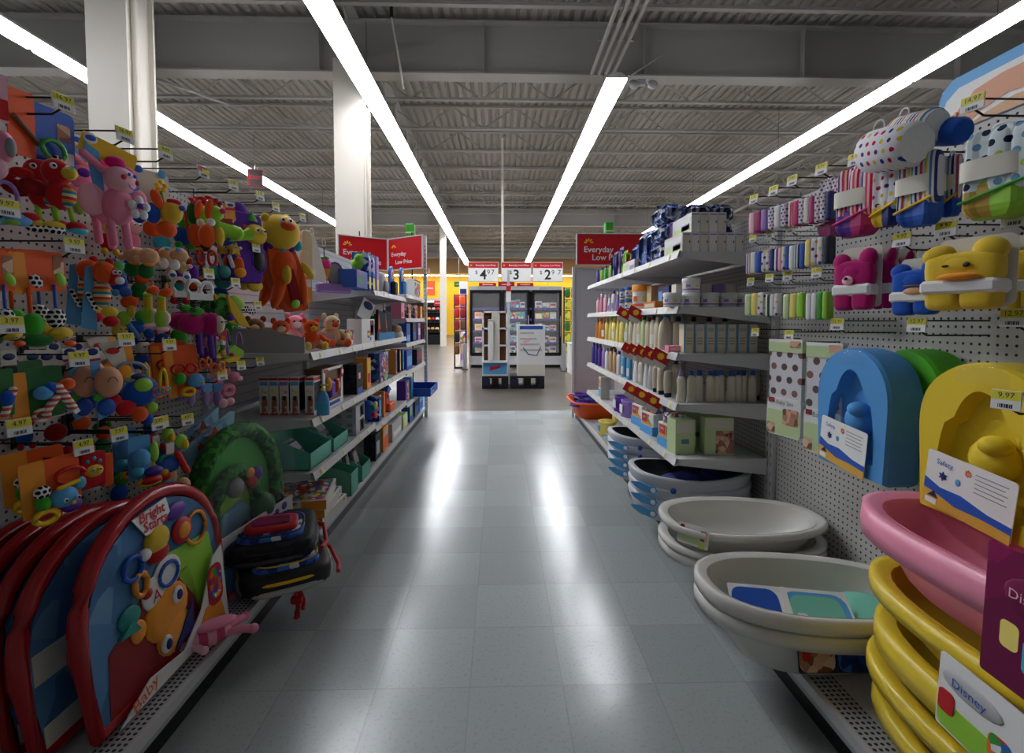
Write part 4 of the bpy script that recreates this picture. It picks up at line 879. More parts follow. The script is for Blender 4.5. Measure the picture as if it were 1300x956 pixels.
# red price flags clipped to the rails
def flag(label, Y, z, n):
    t = thing('price_flag', label, 'price sign', (XR-.03, Y, z), -.35)
    b = MB(); b.M = RY(.5); b.cbox((0, -.02, -.005), (.1, .003, .06), .001, 'sign_red'); b.prism(star_poly(.0, -.005, .022, .022, 8, .7), -.024, -.021, 'yellow'); b.build('flag_plate', t)
    b = MB(); b.M = RY(.5); b.cbox((.01, -.015, -.05), (.07, .002, .03), .001, 'offwhite'); b.build('price_strip', t)
    b = MB(); b.cbox((-.02, -.008, .0), (.02, .014, .02), .004, 'clear_plastic'); b.build('clip', t)
for nm, z, pxs in (('second', 1.255, (812, 797)), ('third', 1.012, (845, 833, 822, 812, 804)), ('fourth', .752, (836, 821, 807))):
    for i, px in enumerate(pxs): flag('red price flag with yellow sunburst, %s nearest on the %s shelf rail' % (ORD[i], nm), Yat(px, .9), z, i)
# end panel and the red sign on it
t = thing('perforated_divider', 'white perforated end panel standing across the far end of the right shelves', 'panel', (.90, 5.93, 0))
b = MB(); b.box(.03, 1.03, 0, .02, .1, 1.85, 'pegboard_end'); b.build('perforated_sheet', t)
for x in (0, 1.03): b = MB(); b.box(x, x+.03, -.01, .03, 0, 1.86, 'shelf_white'); b.build('post', t)
def edlp(label, M, w=1.02, h=.42, ts=.1):
    t = thing('price_sign', label, 'sign', (0, 0, 0)); t.matrix_world = M
    b = MB(); b.box(-w/2-.015, w/2+.015, -.012, .012, 0, .012, 'shelf_white'); b.box(-w/2-.015, w/2+.015, -.012, .012, h+.012, h+.024, 'shelf_white'); b.box(-w/2-.015, -w/2, -.012, .012, 0, h+.024, 'shelf_white'); b.box(w/2, w/2+.015, -.012, .012, 0, h+.024, 'shelf_white'); b.build('sign_frame', t)
    b = MB(); b.box(-w/2, w/2, -.006, .006, .012, h+.012, 'sign_red')
    for sgn in (0, 1):
        b.M = RZ(PI*sgn); x0 = -w*.42
        b.text('Everyday', ts, 'white', TR(x0, -.008, h*.52), 'LEFT', .012); b.text('Low Price', ts, 'white', TR(x0+ts, -.008, h*.26), 'LEFT', .012)
        for k in range(5):
            a = math.radians(-80+40*k); b.prism([((x0+.6*ts)+.22*ts*math.sin(a)-.06*ts*math.cos(a), h*.74+.22*ts*math.cos(a)+.06*ts*math.sin(a)), ((x0+.6*ts)+.55*ts*math.sin(a)-.09*ts*math.cos(a), h*.74+.55*ts*math.cos(a)+.09*ts*math.sin(a)), ((x0+.6*ts)+.55*ts*math.sin(a)+.09*ts*math.cos(a), h*.74+.55*ts*math.cos(a)-.09*ts*math.sin(a)), ((x0+.6*ts)+.22*ts*math.sin(a)+.06*ts*math.cos(a), h*.74+.22*ts*math.cos(a)-.06*ts*math.sin(a))], -.0085, -.006, 'yellow')
    b.M = None; b.build('sign_panel', t); return t
edlp('red everyday low price sign at the far end of the right shelves', TR(1.445, 5.905, 1.875), .98, .37)
# ------------------------------------------------------------------ left wall: hooks
for i, (a, b, pr) in enumerate(((80, 125, '16.97'), (158, 167, '16.97'), (210, 190, '9.97'), (258, 215, '9.97'), (296, 232, '7.97'), (330, 246, '7.97'), (350, 260, '6.97'), (384, 274, '6.97'))):
    peg_hook('peg hook with a yellow price tag, %s from the left above the toys' % ORD[i], -1, a, b, price=pr, red=(i == 3))
for i, (a, b, pr, lab) in enumerate(((8, 258, '9.97', 'at the left frame edge beside the pink plush'), (94, 307, '9.97', 'below the red bird toy'), (14, 407, '3.97', 'at the left frame edge above white card headers'), (100, 451, '9.97', 'above the two blue doll cards'), (160, 427, '9.97', 'below the red striped bear'), (215, 434, '9.97', 'beside the hanging giraffe toy'), (265, 344, '7.97', 'below dim toys left of the star toy'), (299, 356, '8.97', 'below the small star toy'), (325, 312, '9.97', 'in front of the purple bag'), (327, 385, '8.97', 'under the purple bag'),
    (24, 537, '4.97', 'at the lower left below the green card'), (106, 563, '4.97', 'above the orange teether card'), (151, 547, '7.97', 'with a red tab below the blue ball toy'), (201, 534, '3.97', 'below the round soft toy with coloured feet'), (238, 529, '4.97', 'above the sunny picture pack'), (306, 461, '5.97', 'right of the green leaf toy'), (330, 456, '5.97', 'under the grey tray of stuffed toys'), (282, 473, '4.97', 'above the pink ring teether'), (205, 532, '2.97', 'left of the sunny picture pack'))):
    peg_hook('peg hook with a yellow price tag, %s' % lab, -1, a, b, price=pr, sc_=.95)
# ------------------------------------------------------------------ left wall: toys
P_ = PT
def toy(label, rows, X=-1.17, ang=25, name='hanging_toy', cat='toy', twin=True):
    t = PT(name, label, cat, -1, X, rows, ang)
    if twin and X > -1.24 and name == 'hanging_toy': TWINS.append(t)
    return t
TWINS = []
toy('pink plush toy with grey ears cut by the left frame edge', [('head', 'e', 'plush_pink', 8, 186, 30, 40, 26), ('ear', 'e', 'grey', 12, 188, 16, 26, 10, 12), ('body', 'e', 'plush_lpink', 2, 215, 22, 26, 18), ('rattle_ring', 'r', 'lpurple', 8, 250, 38, 44, 6), ('header_card', 'c', 'lpink', 6, 124, 26, 60, 1, -6), ('+', 'c', 'red', 12, 138, 14, 26, 1.6, -6)], -1.16)
toy('wide orange and blue toy card with a green ring link, top left', [('card', 'c', 'orange', 33, 165, 32, 80, 2, -4), ('+', 'c', 'blue', 70, 168, 62, 72, 1.4, -4), ('+', 'c', 'print_photo', 86, 160, 18, 22, 2.4, -4), ('+', 'c', 'white', 92, 192, 14, 16, 2.4, -4), ('link_ring', 'r', 'green', 66, 188, 36, 30, 6, 4, -20), ('link_bar', 'l', 'brown', 22, 160, 50, 185, 3), ('spiral_toy', 'e', 'zebra', 68, 200, 14, 12, 8, 6)], -1.2, 10, 'toy_card')
toy('red bird toy with yellow beak, striped belly and lime legs', [('head', 'e', 'plush_red', 74, 216, 42, 34, 30, 4), ('body', 'e', 'plush_red', 78, 244, 38, 40, 28), ('belly', 'e', 'stripe_body', 84, 246, 24, 30, 16, 9), ('wing', 'e', 'plush_dred', 48, 240, 40, 22, 12, -4, -12), ('+', 'e', 'plush_red', 34, 225, 30, 14, 10, -4), ('beak', 'e', 'plush_yellow', 82, 218, 22, 16, 16, 20), ('+', 'e', 'aqua', 84, 212, 12, 5, 8, 22), ('eyes', 'y', 'white', 72, 212, 18, 8, 1, 17), ('leg', 'l', 'plush_lgreen', 70, 258, 74, 276, 3.6), ('leg', 'l', 'plush_lgreen', 90, 258, 94, 274, 3.2), ('foot', 'e', 'plush_red', 98, 284, 30, 16, 14, 3), ('+', 'e', 'aqua', 100, 288, 28, 10, 14, 4), ('foot', 'e', 'zebra', 68, 290, 30, 14, 12, 3), ('+', 'e', 'plush_yellow', 68, 285, 30, 10, 12, 4), ('foot', 'e', 'lblue', 26, 284, 34, 16, 12), ('+', 'e', 'plush_red', 40, 278, 26, 10, 12), ('+', 'e', 'lgreen', 20, 288, 22, 8, 12)], -1.13)
toy('pink doll with rosy cheeks and a white flower, on a blue card', [('card', 'c', 'yellow', 145, 196, 70, 26, 1, -5, -14), ('+', 'p', 'lblue', [(114, 190), (132, 198), (137, 246), (124, 242)], 1, -3), ('+', 'p', 'lblue', [(165, 205), (180, 212), (186, 262), (170, 255)], 1, -5), ('+', 'e', 'white', 121, 185, 17, 14, 2, 0), ('+', 'e', 'blue', 121, 185, 13, 7, 2, 1), ('head', 'e', 'plush_lpink', 153, 229, 40, 34, 30, 4), ('hair', 'e', 'plush_hotpink' if 'plush_hotpink' in MATS else 'plush_pink', 150, 207, 26, 16, 18), ('+', 'e', 'plush_pink', 166, 214, 20, 8, 12, 2, -20), ('cheek', 'e', 'red', 150, 227, 7, 7, 4, 18), ('+', 'e', 'red', 170, 230, 6, 7, 4, 14), ('eye', 'e', 'blue', 157, 222, 4, 5, 3, 19), ('+', 'e', 'blue', 165, 223, 4, 5, 3, 17), ('mouth', 'a', 'blue', 163, 238, 12, -5, 1.2, 18), ('body', 'e', 'plush_pink', 152, 262, 42, 48, 30), ('wing', 'e', 'plush_lpink', 122, 258, 34, 40, 10, -4), ('wing', 'e', 'plush_pink', 176, 250, 22, 26, 9, 6), ('flower', 'f', 'white', 170, 262, 32, 32, 8, 16), ('+', 'e', 'purple', 170, 260, 10, 8, 6, 20), ('arm', 'l', 'plush_pink', 112, 205, 135, 220, 5), ('leg', 'l', 'plush_pink', 142, 282, 145, 308, 5), ('leg', 'l', 'plush_pink', 160, 282, 164, 312, 5)], -1.14)
toy('pink and purple doll half hidden between the red bird and the pink doll', [('head', 'e', 'plush_pink', 106, 224, 34, 30, 20), ('face', 'e', 'plush_purple', 104, 220, 16, 12, 6, 9), ('body', 'e', 'plush_lpink', 104, 254, 30, 34, 18), ('wing', 'e', 'lgreen', 98, 262, 14, 24, 6, 6)], -1.24)
toy('yellow dog toy with red ears below a sunny flower, on a white card', [('card', 'c', 'offwhite', 200, 240, 42, 44, 1, -8), ('+', 'e', 'blue', 182, 220, 12, 9, 2, -5), ('+', 'e', 'lblue', 212, 219, 11, 11, 2, -6), ('head', 'e', 'plush_yellow', 217, 268, 28, 30, 24, 2), ('nose', 'e', 'blue', 226, 261, 9, 8, 8, 12), ('ear', 'e', 'plush_orange', 198, 254, 14, 24, 8, 4, 20), ('ear', 'e', 'plush_red', 219, 254, 20, 8, 8, 6), ('flower', 'f', 'yellow', 204, 237, 18, 16, 6, 4), ('stem', 'l', 'green', 206, 243, 208, 256, 2), ('paw', 'e', 'plush_blue', 196, 272, 20, 26, 12, -2), ('belly', 'e', 'plush_orange', 212, 290, 26, 22, 16)], -1.15)
toy('plush toy on a red stem beside the yellow dog, behind clear packaging', [('clear_pack', 'b', 'clear_plastic', 240, 252, 22, 40, 14), ('stem', 'l', 'red', 235, 264, 238, 292, 1.6), ('body', 'e', 'plush_dgreen', 246, 270, 16, 30, 12), ('+', 'e', 'gold', 252, 276, 8, 20, 8)], -1.25)
toy('green bug with red spiky crest and one orange ear', [('head', 'e', 'plush_lgreen', 271, 271, 22, 20, 18, 4), ('nose', 'e', 'hotpink', 276, 268, 8, 8, 6, 13), ('crest', 'f', 'red', 268, 256, 28, 14, 6), ('+', 'f', 'dred', 276, 257, 18, 14, 8), ('ear', 'e', 'plush_orange', 262, 268, 10, 26, 7, 8, -12), ('body', 'e', 'plush_orange', 264, 300, 20, 30, 14), ('+', 'e', 'plush_yellow', 277, 299, 12, 24, 10, 4), ('arm', 'e', 'white', 264, 284, 10, 10, 8, 8), ('tail', 'r', 'red', 270, 328, 14, 22, 4)], -1.15)
toy('lime green crocodile tail toy with a small yellow card', [('tail', 'l', 'plush_lgreen', 274, 288, 300, 294, 9), ('+', 'k', 'plush_lgreen', 306, 298, 16, 34, 12, 0, 115), ('belly', 'l', 'dred', 270, 284, 290, 282, 5, 3), ('card', 'c', 'lorange', 288, 270, 14, 22, 1, 6, 8), ('+', 'c', 'white', 289, 260, 12, 6, 1.6, 6, 8), ('+', 'e', 'blue', 289, 261, 9, 4, 2, 6.5, 8), ('+', 'c', 'red', 289, 266, 12, 3, 1.8, 6, 8)], -1.14)
toy('purple hanging pouch with a yellow monkey face and a dark pocket hole', [('pouch', 'v', 'plush_purple', 312, 316, 38, 88, 14), ('+', 'e', 'plush_purple', 306, 276, 22, 34, 10), ('pocket', 'e', 'black', 325, 330, 16, 30, 8, 6), ('pocket_rim', 'r', 'plush_purple', 325, 330, 22, 38, 5, 5), ('face', 'e', 'plush_yellow', 320, 298, 28, 26, 16, 8), ('eyes', 'y', 'white', 321, 294, 9, 6, 1, 16), ('hair', 'k', 'green', 318, 276, 16, 12, 6, 6), ('ear', 'e', 'hotpink', 308, 291, 8, 8, 5, 6), ('bottom', 'e', 'plush_yellow', 324, 362, 20, 16, 10)], -1.16)
toy('big yellow lion plush with an orange hooded body, hanging at the wall end', [('head', 'e', 'plush_yellow', 355, 297, 46, 44, 34, 6), ('ear', 'e', 'plush_yellow', 337, 282, 11, 11, 8, 6), ('ear', 'e', 'plush_yellow', 362, 279, 11, 11, 8, 6), ('muzzle', 'e', 'plush_orange', 355, 292, 18, 10, 12, 22), ('+', 'e', 'plush_orange', 350, 290, 8, 7, 9, 22), ('eyes', 'y', 'white', 352, 285, 9, 7, 1, 23), ('mane', 'e', 'plush_aqua', 330, 304, 12, 12, 9, 4), ('+', 'e', 'plush_purple', 341, 317, 12, 14, 9, 4), ('+', 'e', 'plush_aqua', 356, 319, 11, 11, 9, 6), ('+', 'e', 'plush_purple', 367, 315, 10, 13, 9, 6), ('+', 'e', 'plush_aqua', 377, 311, 11, 14, 9, 5), ('+', 'e', 'plush_hotpink' if 'plush_hotpink' in MATS else 'plush_magenta', 378, 296, 9, 12, 8, 3), ('+', 'e', 'plush_purple', 372, 288, 8, 12, 8, 2), ('body', 'p', 'plush_orange', [(338, 318), (372, 318), (384, 350), (388, 392), (366, 396), (348, 372), (340, 345)], 16, 0), ('+', 'e', 'plush_orange', 358, 340, 34, 50, 20, 4), ('+', 'p', 'plush_dred' if 'plush_dred' in MATS else 'plush_red', [(356, 342), (366, 342), (378, 385), (366, 390)], 10, 8), ('leg', 'e', 'plush_orange', 350, 368, 14, 52, 14, 8, -18), ('leg', 'e', 'plush_orange', 382, 368, 14, 54, 14, 4, 4), ('arm', 'e', 'plush_yellow', 356, 350, 11, 24, 10, 15), ('arm', 'e', 'plush_yellow', 386, 342, 10, 26, 9, 10, 40), ('leaf_tag', 'e', 'lgreen', 366, 386, 12, 10, 4, 16, 30), ('swing_tag', 'c', 'lorange', 390, 366, 10, 34, 1, 5), ('+', 'c', 'white', 390, 358, 7, 10, 1.6, 5)], -1.1, 35)
toy('cream cloth bib hanging just right of the lion plush', [('cloth', 'w', 'plush_cream', 390, 322, 14, 60, 7), ('+', 'w', 'plush_cream', 386, 338, 12, 40, 6, 2)], -1.12, 35, 'hanging_bib', 'bib')
toy('white cloth bib hanging between the cream bib and the shelves', [('cloth', 'p', 'white', [(396, 300), (400, 300), (414, 352), (412, 358), (398, 356)], 2), ('hook_loop', 'r', 'white', 397, 296, 5, 10, 1)], -1.14, 35, 'hanging_bib', 'bib')
toy('small star toy on an orange giraffe body with a wizard hat', [('star', 's', 'plush_yellow', 296, 317, 18, 18, 6, 4), ('+', 'y', 'white', 297, 315, 6, 4, 1, 8), ('hat', 'k', 'print_blue', 293, 306, 16, 14, 12), ('body', 'e', 'plush_orange', 304, 338, 12, 28, 10), ('+', 'e', 'plush_lorange', 304, 345, 14, 14, 10, 2), ('arm', 'l', 'white', 292, 326, 296, 338, 2.4), ('scarf', 'e', 'teal', 286, 346, 14, 16, 8)], -1.15)
toy('tan monkey toy in a green shirt below the yellow dog', [('head', 'e', 'plush_tan', 187, 326, 26, 22, 20, 4), ('ear', 'e', 'plush_tan', 173, 330, 9, 9, 6, 3), ('ear', 'e', 'plush_tan', 199, 331, 9, 9, 6, 3), ('body', 'e', 'plush_dgreen', 186, 344, 22, 20, 16), ('shirt_trim', 'e', 'lorange', 187, 336, 14, 6, 12, 5)], -1.18)
toy('tan and white puppy toy with a lavender paw, near the toy wall middle', [('head', 'e', 'plush_tan', 226, 325, 22, 18, 16, 4), ('nose', 'e', 'lblue', 222, 319, 8, 5, 5, 10), ('body', 'e', 'plush_white', 219, 338, 12, 14, 10, 6), ('+', 'e', 'plush_tan', 231, 340, 12, 16, 10), ('paw', 'e', 'plush_lpink', 238, 338, 6, 6, 6, 6), ('foot', 'e', 'plush_purple', 247, 346, 12, 22, 8)], -1.16)
toy('white handled teether with black spring coils below its two rings', [('ring', 'r', 'white', 243, 366, 22, 24, 5, 6), ('ring', 'r', 'white', 259, 368, 20, 24, 5, 6), ('handle_bar', 'c', 'white', 251, 377, 30, 8, 6, 6), ('coil', 'z', 'black', 261, 388, 6, 18, 6, 4), ('coil', 'z', 'black', 243, 388, 6, 16, 6, 4), ('oval_card', 'e', 'white', 236, 353, 10, 14, 2, 4), ('+', 'e', 'blue', 236, 353, 7, 5, 2, 5)], -1.12)
toy('magenta ladybird toy with a face and purple dangling legs', [('body', 'e', 'plush_magenta', 248, 412, 34, 26, 22), ('head', 'e', 'plush_magenta', 266, 412, 24, 30, 22, 6), ('face', 'e', 'plush_cream', 271, 412, 14, 22, 12, 13), ('eyes', 'y', 'white', 272, 409, 5, 5, 1, 19), ('leaf', 'e', 'plush_green', 248, 396, 18, 10, 8, 6), ('leg', 'l', 'purple', 264, 425, 266, 452, 3.4, 6), ('leg', 'l', 'violet', 270, 428, 270, 456, 2.6, 4), ('patterned_bar', 'b', 'print_toys', 280, 436, 9, 34, 6, 8, 6), ('link_ring', 'r', 'orange', 268, 468, 12, 16, 3, 6), ('link_ring', 'r', 'lorange', 277, 466, 10, 15, 3, 7)], -1.13)
toy('green and yellow butterfly toy with a checked wing', [('wing', 'p', 'plush_yellow', [(286, 375), (296, 386), (308, 405), (314, 416), (300, 412), (290, 396)], 4, 4), ('wing', 'e', 'print_leaf', 284, 396, 22, 36, 6), ('+', 'e', 'lgreen', 302, 384, 22, 14, 6, 0, -30), ('wing', 'p', 'zebra', [(302, 380), (325, 396), (322, 400), (306, 392)], 3), ('body', 'e', 'purple', 288, 403, 8, 9, 8, 8), ('+', 'e', 'lgreen', 305, 406, 12, 12, 8)], -1.13)
toy('orange and yellow giraffe toy with a green belly', [('head', 'e', 'plush_orange', 210, 372, 18, 12, 10, 4, 20), ('horn', 'l', 'lorange', 212, 368, 213, 361, 1.6), ('neck', 'l', 'plush_yellow', 206, 378, 206, 394, 5), ('+', 'e', 'lgreen', 205, 378, 12, 6, 9, 2), ('body', 'e', 'plush_lgreen', 206, 404, 18, 24, 14), ('+', 'e', 'cream', 209, 404, 10, 16, 8, 5), ('foot', 'e', 'lpink', 207, 418, 16, 7, 9)], -1.15)
for j, (dx, lab) in enumerate(((0, 'orange toy card with an upside down green turtle and a checked bee'), (-64, 'orange toy card cut by the left frame edge, beside the turtle card'))):
    toy(lab, [('card', 'c', 'orange', 58+dx, 345, 62, 50, 1.5, -3, 4), ('+', 'c', 'lorange', 30+dx, 349, 20, 50, 2.1, -3, 4), ('+', 'c', 'print_photo', 80+dx, 335, 14, 24, 2.6, -3), ('turtle_leg', 'l', 'plush_orange', 40+dx, 368, 41+dx, 396, 2.6), ('wing', 'e', 'zebra', 46+dx, 358, 16, 18, 5, 5, 35), ('turtle', 'e', 'plush_green', 42+dx, 412, 28, 30, 20, 2), ('+', 'e', 'plush_dgreen', 46+dx, 432, 42, 16, 18, 3), ('bee_leg', 'l', 'blue', 72+dx, 362, 73+dx, 390, 2), ('wing', 'e', 'lgreen', 78+dx, 354, 14, 18, 5, 5, 20), ('bee', 'e', 'zebra', 72+dx, 404, 24, 26, 18, 2), ('+', 'e', 'plush_yellow', 76+dx, 424, 32, 18, 20, 3), ('beak', 'e', 'orange', 82+dx, 437, 16, 8, 10, 12), ('eyes', 'y', 'white', 82+dx, 429, 10, 4, 1, 13)], -1.16, 15)
toy('red bear toy with striped body and yellow and red legs', [('card', 'p', 'lblue', [(114, 340), (122, 338), (126, 420), (106, 416)], 1, -4), ('head', 'e', 'plush_orange', 133, 346, 30, 28, 20, 4), ('+', 'e', 'plush_red', 142, 350, 18, 24, 18, 7), ('ear', 'e', 'plush_red', 140, 332, 12, 10, 8, 4), ('muzzle', 'e', 'plush_white', 146, 356, 12, 10, 10, 16), ('eyes', 'y', 'white', 142, 346, 6, 6, 1, 17), ('body', 'e', 'stripe_body', 131, 374, 22, 34, 18), ('leg', 'e', 'plush_yellow', 138, 396, 22, 14, 14, 4), ('foot', 'e', 'plush_red', 139, 408, 22, 14, 14, 5), ('leaf', 'e', 'green', 152, 336, 18, 12, 4, 2), ('arm', 'l', 'zebra', 114, 374, 122, 392, 3)], -1.15)
toy('dim green and orange toy on a rack behind the red bear', [('body', 'e', 'plush_orange', 166, 384, 22, 16, 12), ('+', 'e', 'plush_yellow', 166, 394, 10, 20, 8, 2), ('head', 'e', 'plush_lgreen', 156, 404, 16, 18, 12, 4), ('wing', 'e', 'blue', 162, 372, 16, 14, 6), ('foot', 'e', 'plush_blue', 190, 424, 14, 14, 10), ('tail', 'l', 'lblue', 165, 412, 176, 428, 3)], -1.28)
toy('blue plush toy with a green collar, deep behind the giraffe', [('body', 'e', 'plush_blue', 172, 416, 22, 18, 12), ('head', 'e', 'plush_green', 180, 402, 16, 16, 12), ('foot', 'e', 'plush_teal', 178, 408, 10, 10, 8, 4)], -1.3)
for i, px in enumerate((12, 42, 60, 79)):
    toy('white card header with a blue oval logo, %s from the left in the dim row' % ORD[i], [('card', 'c', 'offwhite', px, 455, 20, 22, 1), ('+', 'e', 'dblue', px, 453, 16, 9, 2, 1), ('pack', 'b', 'print_black', px, 471, 18, 14, 8)], -1.25-.008*i, 10, 'toy_card')
toy('green toy card with a red striped scarf toy and blue bird', [('card', 'c', 'dgreen', 60, 498, 50, 64, 1, -3, 3), ('+', 'c', 'lorange', 30, 504, 20, 66, 1.6, -3, 3), ('bird', 'e', 'plush_lblue', 54, 498, 24, 18, 16, 4), ('+', 'e', 'plush_blue', 62, 492, 16, 14, 12, 6), ('head', 'e', 'plush_orange', 84, 490, 20, 16, 12, 6), ('scarf', 'l', 'stripe_leg', 70, 492, 88, 520, 5.5, 8), ('+', 'l', 'stripe_leg', 68, 506, 54, 522, 5, 6), ('+', 'r', 'stripe_leg', 50, 525, 24, 18, 5, 6), ('tag_end', 'c', 'white', 93, 526, 8, 6, 2, 8, 30)], -1.16, 15)
toy('green toy card at the left frame edge with a dim blue toy', [('card', 'c', 'dgreen', 4, 498, 30, 60, 1), ('bird', 'e', 'plush_blue', 8, 506, 18, 22, 12, 4), ('scarf', 'l', 'stripe_leg', 16, 496, 4, 526, 5, 3)], -1.18, 15)
for i, (px, X) in enumerate(((105, -1.2), (134, -1.15))):
    toy(['peach round doll head on a blue card, left of the pair', 'peach round doll head on a blue card, right of the pair'][i], [('card', 'p', 'lblue', [(px-15, 460), (px-4, 456), (px+4, 530), (px-8, 534)], 1.5, -3), ('+', 'c', 'white', px-12, 449, 18, 14, 2, -3, 5), ('+', 'e', 'dblue', px-12, 447, 14, 9, 2, -2), ('+', 'c', 'red', px-11, 457, 17, 3, 2.2, -3, 5), ('doll_head', 'e', 'skin', px+4, 486, 36, 40, 26, 3), ('mouth', 'a', 'brown', px+2, 482, 12, 6, 1.2, 17), ('green_dot', 'e', 'green', px-10, 504, 14, 11, 3, 3), ('dress', 'e', 'blue', px+2, 518, 24, 22, 12, 0)], X)
toy('round soft toy with an orange ring, blue body and coloured petal feet', [('card', 'p', 'offwhite', [(132, 436), (165, 430), (172, 462), (150, 468)], 2, -2), ('+', 'p', 'lorange', [(160, 434), (170, 434), (174, 460), (166, 462)], 2.6, -2), ('+', 'e', 'red', 148, 445, 16, 8, 2, 0), ('hex_frame', 'r', 'grey', 167, 472, 42, 28, 5, 4), ('centre', 'e', 'plush_lorange', 158, 471, 20, 18, 8, 4), ('+', 'e', 'dblue', 174, 478, 18, 8, 8, 6), ('body', 'e', 'plush_blue', 180, 498, 46, 40, 30), ('panel', 'e', 'lgreen', 178, 490, 24, 20, 14, 10), ('handle', 'a', 'yellow', 207, 486, 10, 30, 4, 6), ('ring', 'r', 'orange', 195, 500, 20, 16, 2.4, 17), ('+', 'r', 'aqua', 208, 500, 14, 12, 2.4, 10), ('petal', 'e', 'plush_red', 158, 516, 26, 20, 10, 6), ('petal', 'e', 'plush_orange', 174, 526, 22, 20, 10, 7), ('petal', 'e', 'plush_lgreen', 191, 520, 16, 14, 9, 5), ('petal', 'e', 'plush_blue', 187, 535, 13, 14, 9, 4)], -1.13)
toy('orange card with a blue bird and yellow ring teether', [('card', 'c', 'orange', 234, 470, 42, 62, 1, -3, 5), ('+', 'c', 'lorange', 220, 474, 10, 60, 1.5, -3, 5), ('red_ring', 'r', 'red', 226, 468, 20, 16, 3, 3), ('+', 'r', 'red', 242, 468, 16, 14, 3, 3), ('bird', 'e', 'plush_lblue', 246, 484, 22, 18, 14, 5), ('beak', 'e', 'yellow', 250, 487, 5, 4, 4, 13), ('green_bead', 'e', 'plush_green', 227, 480, 14, 16, 10, 4), ('yellow_ring', 'r', 'yellow', 236, 497, 20, 14, 5, 5), ('purple_bead', 'e', 'purple', 252, 492, 12, 10, 8, 3)], -1.17)
toy('green leaf shaped toy with a red spot on a yellow underside', [('leaf', 'p', 'lgreen', [(282, 452), (296, 438), (308, 446), (308, 454), (292, 458)], 6), ('belly', 'p', 'yellow', [(282, 456), (305, 452), (300, 458), (288, 460)], 7, 1), ('spot', 'e', 'red', 292, 450, 7, 5, 4, 4), ('hook', 'a', 'lpurple', 304, 430, 8, 16, 2)], -1.15)
toy('pink ring teether with a small animal head, end of the lower row', [('head', 'e', 'plush_pink', 296, 479, 14, 14, 12, 3), ('muzzle', 'e', 'plush_lpink', 299, 481, 7, 7, 6, 9), ('ear', 'k', 'plush_pink', 292, 470, 6, 8, 4), ('ring_body', 'r', 'plush_pink', 289, 495, 18, 18, 6, 2), ('foot', 'e', 'plush_lpink', 284, 511, 10, 12, 8), ('foot', 'e', 'plush_lpink', 293, 510, 9, 10, 8)], -1.15)
for i, px in enumerate((243, 262, 276)):
    toy('clear packed lilac bottle nipple pack, %s from the left beside the pink ring teether' % ORD[i], [('pack', 'b', 'clear_plastic', px, 502, 15, 30, 9), ('bottle', 'e', 'lpurple', px, 505, 10, 22, 7), ('card', 'c', 'lblue', px, 492, 12, 10, 1, 3)], -1.2)
toy('orange card with a blue elephant, zebra bead and ring teethers', [('card', 'c', 'orange', 84, 612, 46, 62, 1, -4, 3), ('+', 'c', 'lorange', 48, 616, 30, 68, 1.6, -4, 3), ('elephant', 'e', 'plush_lblue', 80, 632, 36, 26, 22, 4), ('ear', 'e', 'aqua', 102, 620, 16, 16, 6, 4), ('bow', 'l', 'yellow', 70, 618, 94, 614, 3, 12), ('eyes', 'y', 'white', 84, 634, 16, 6, 1, 15), ('nose', 'e', 'yellow', 85, 639, 6, 5, 5, 16), ('zebra_bead', 'e', 'zebra', 54, 619, 22, 16, 12, 4), ('green_bead', 'e', 'plush_green', 54, 633, 20, 18, 14, 5), ('ring', 'r', 'yellow', 57, 650, 36, 22, 8, 5), ('ring', 'r', 'red', 92, 608, 44, 24, 5, 0), ('purple_bead', 'e', 'purple', 92, 646, 28, 18, 12)], -1.14, 20)
toy('red ladybird cloth book with a yellow face', [('cover', 'v', 'plush_red', 118, 595, 32, 44, 10), ('face', 'e', 'plush_yellow', 118, 596, 24, 16, 8, 4), ('eyes', 'y', 'white', 119, 594, 8, 4, 1, 8), ('orange_page', 'v', 'plush_orange', 136, 600, 14, 42, 8), ('dots', 'e', 'aqua', 110, 583, 5, 5, 3, 5), ('+', 'e', 'aqua', 118, 580, 5, 5, 3, 5), ('+', 'e', 'aqua', 125, 585, 5, 5, 3, 5)], -1.17, 20)
toy('blue whale rattle with coloured bowl rings on a blue card', [('card', 'c', 'lblue', 180, 580, 28, 54, 1, -3), ('whale', 'e', 'plush_lblue', 178, 580, 24, 24, 16, 3), ('+', 'e', 'aqua', 174, 596, 16, 14, 10, 3), ('green_arm', 'e', 'lgreen', 196, 576, 12, 26, 8, 2), ('bowl', 'e', 'violet', 194, 600, 24, 12, 14, 3), ('bowl', 'e', 'red', 190, 610, 28, 10, 14, 4), ('+', 'r', 'yellow', 188, 612, 34, 12, 4, 4)], -1.14)
toy('dark blue ring toy with green and yellow beads beside the whale rattle', [('ring', 'r', 'teal', 214, 588, 26, 24, 5), ('bead', 'e', 'yellow', 208, 598, 10, 10, 8, 3), ('bead', 'e', 'plush_red', 209, 604, 14, 8, 8, 3), ('bead', 'e', 'plush_teal', 214, 620, 24, 18, 14), ('tag', 'c', 'white', 216, 570, 10, 14, 1, 3)], -1.14)
toy('toothbrush shaped red handle toy with a yellow and green head', [('handle', 'l', 'red', 225, 575, 236, 600, 4, 3), ('head', 'e', 'lgreen', 232, 562, 16, 18, 8), ('+', 'e', 'yellow', 235, 566, 8, 12, 6, 4), ('base', 'e', 'blue', 218, 588, 28, 20, 10, -2), ('animal', 'e', 'plush_lblue', 215, 616, 18, 16, 12), ('+', 'e', 'plush_tan', 232, 618, 20, 20, 12)], -1.12)
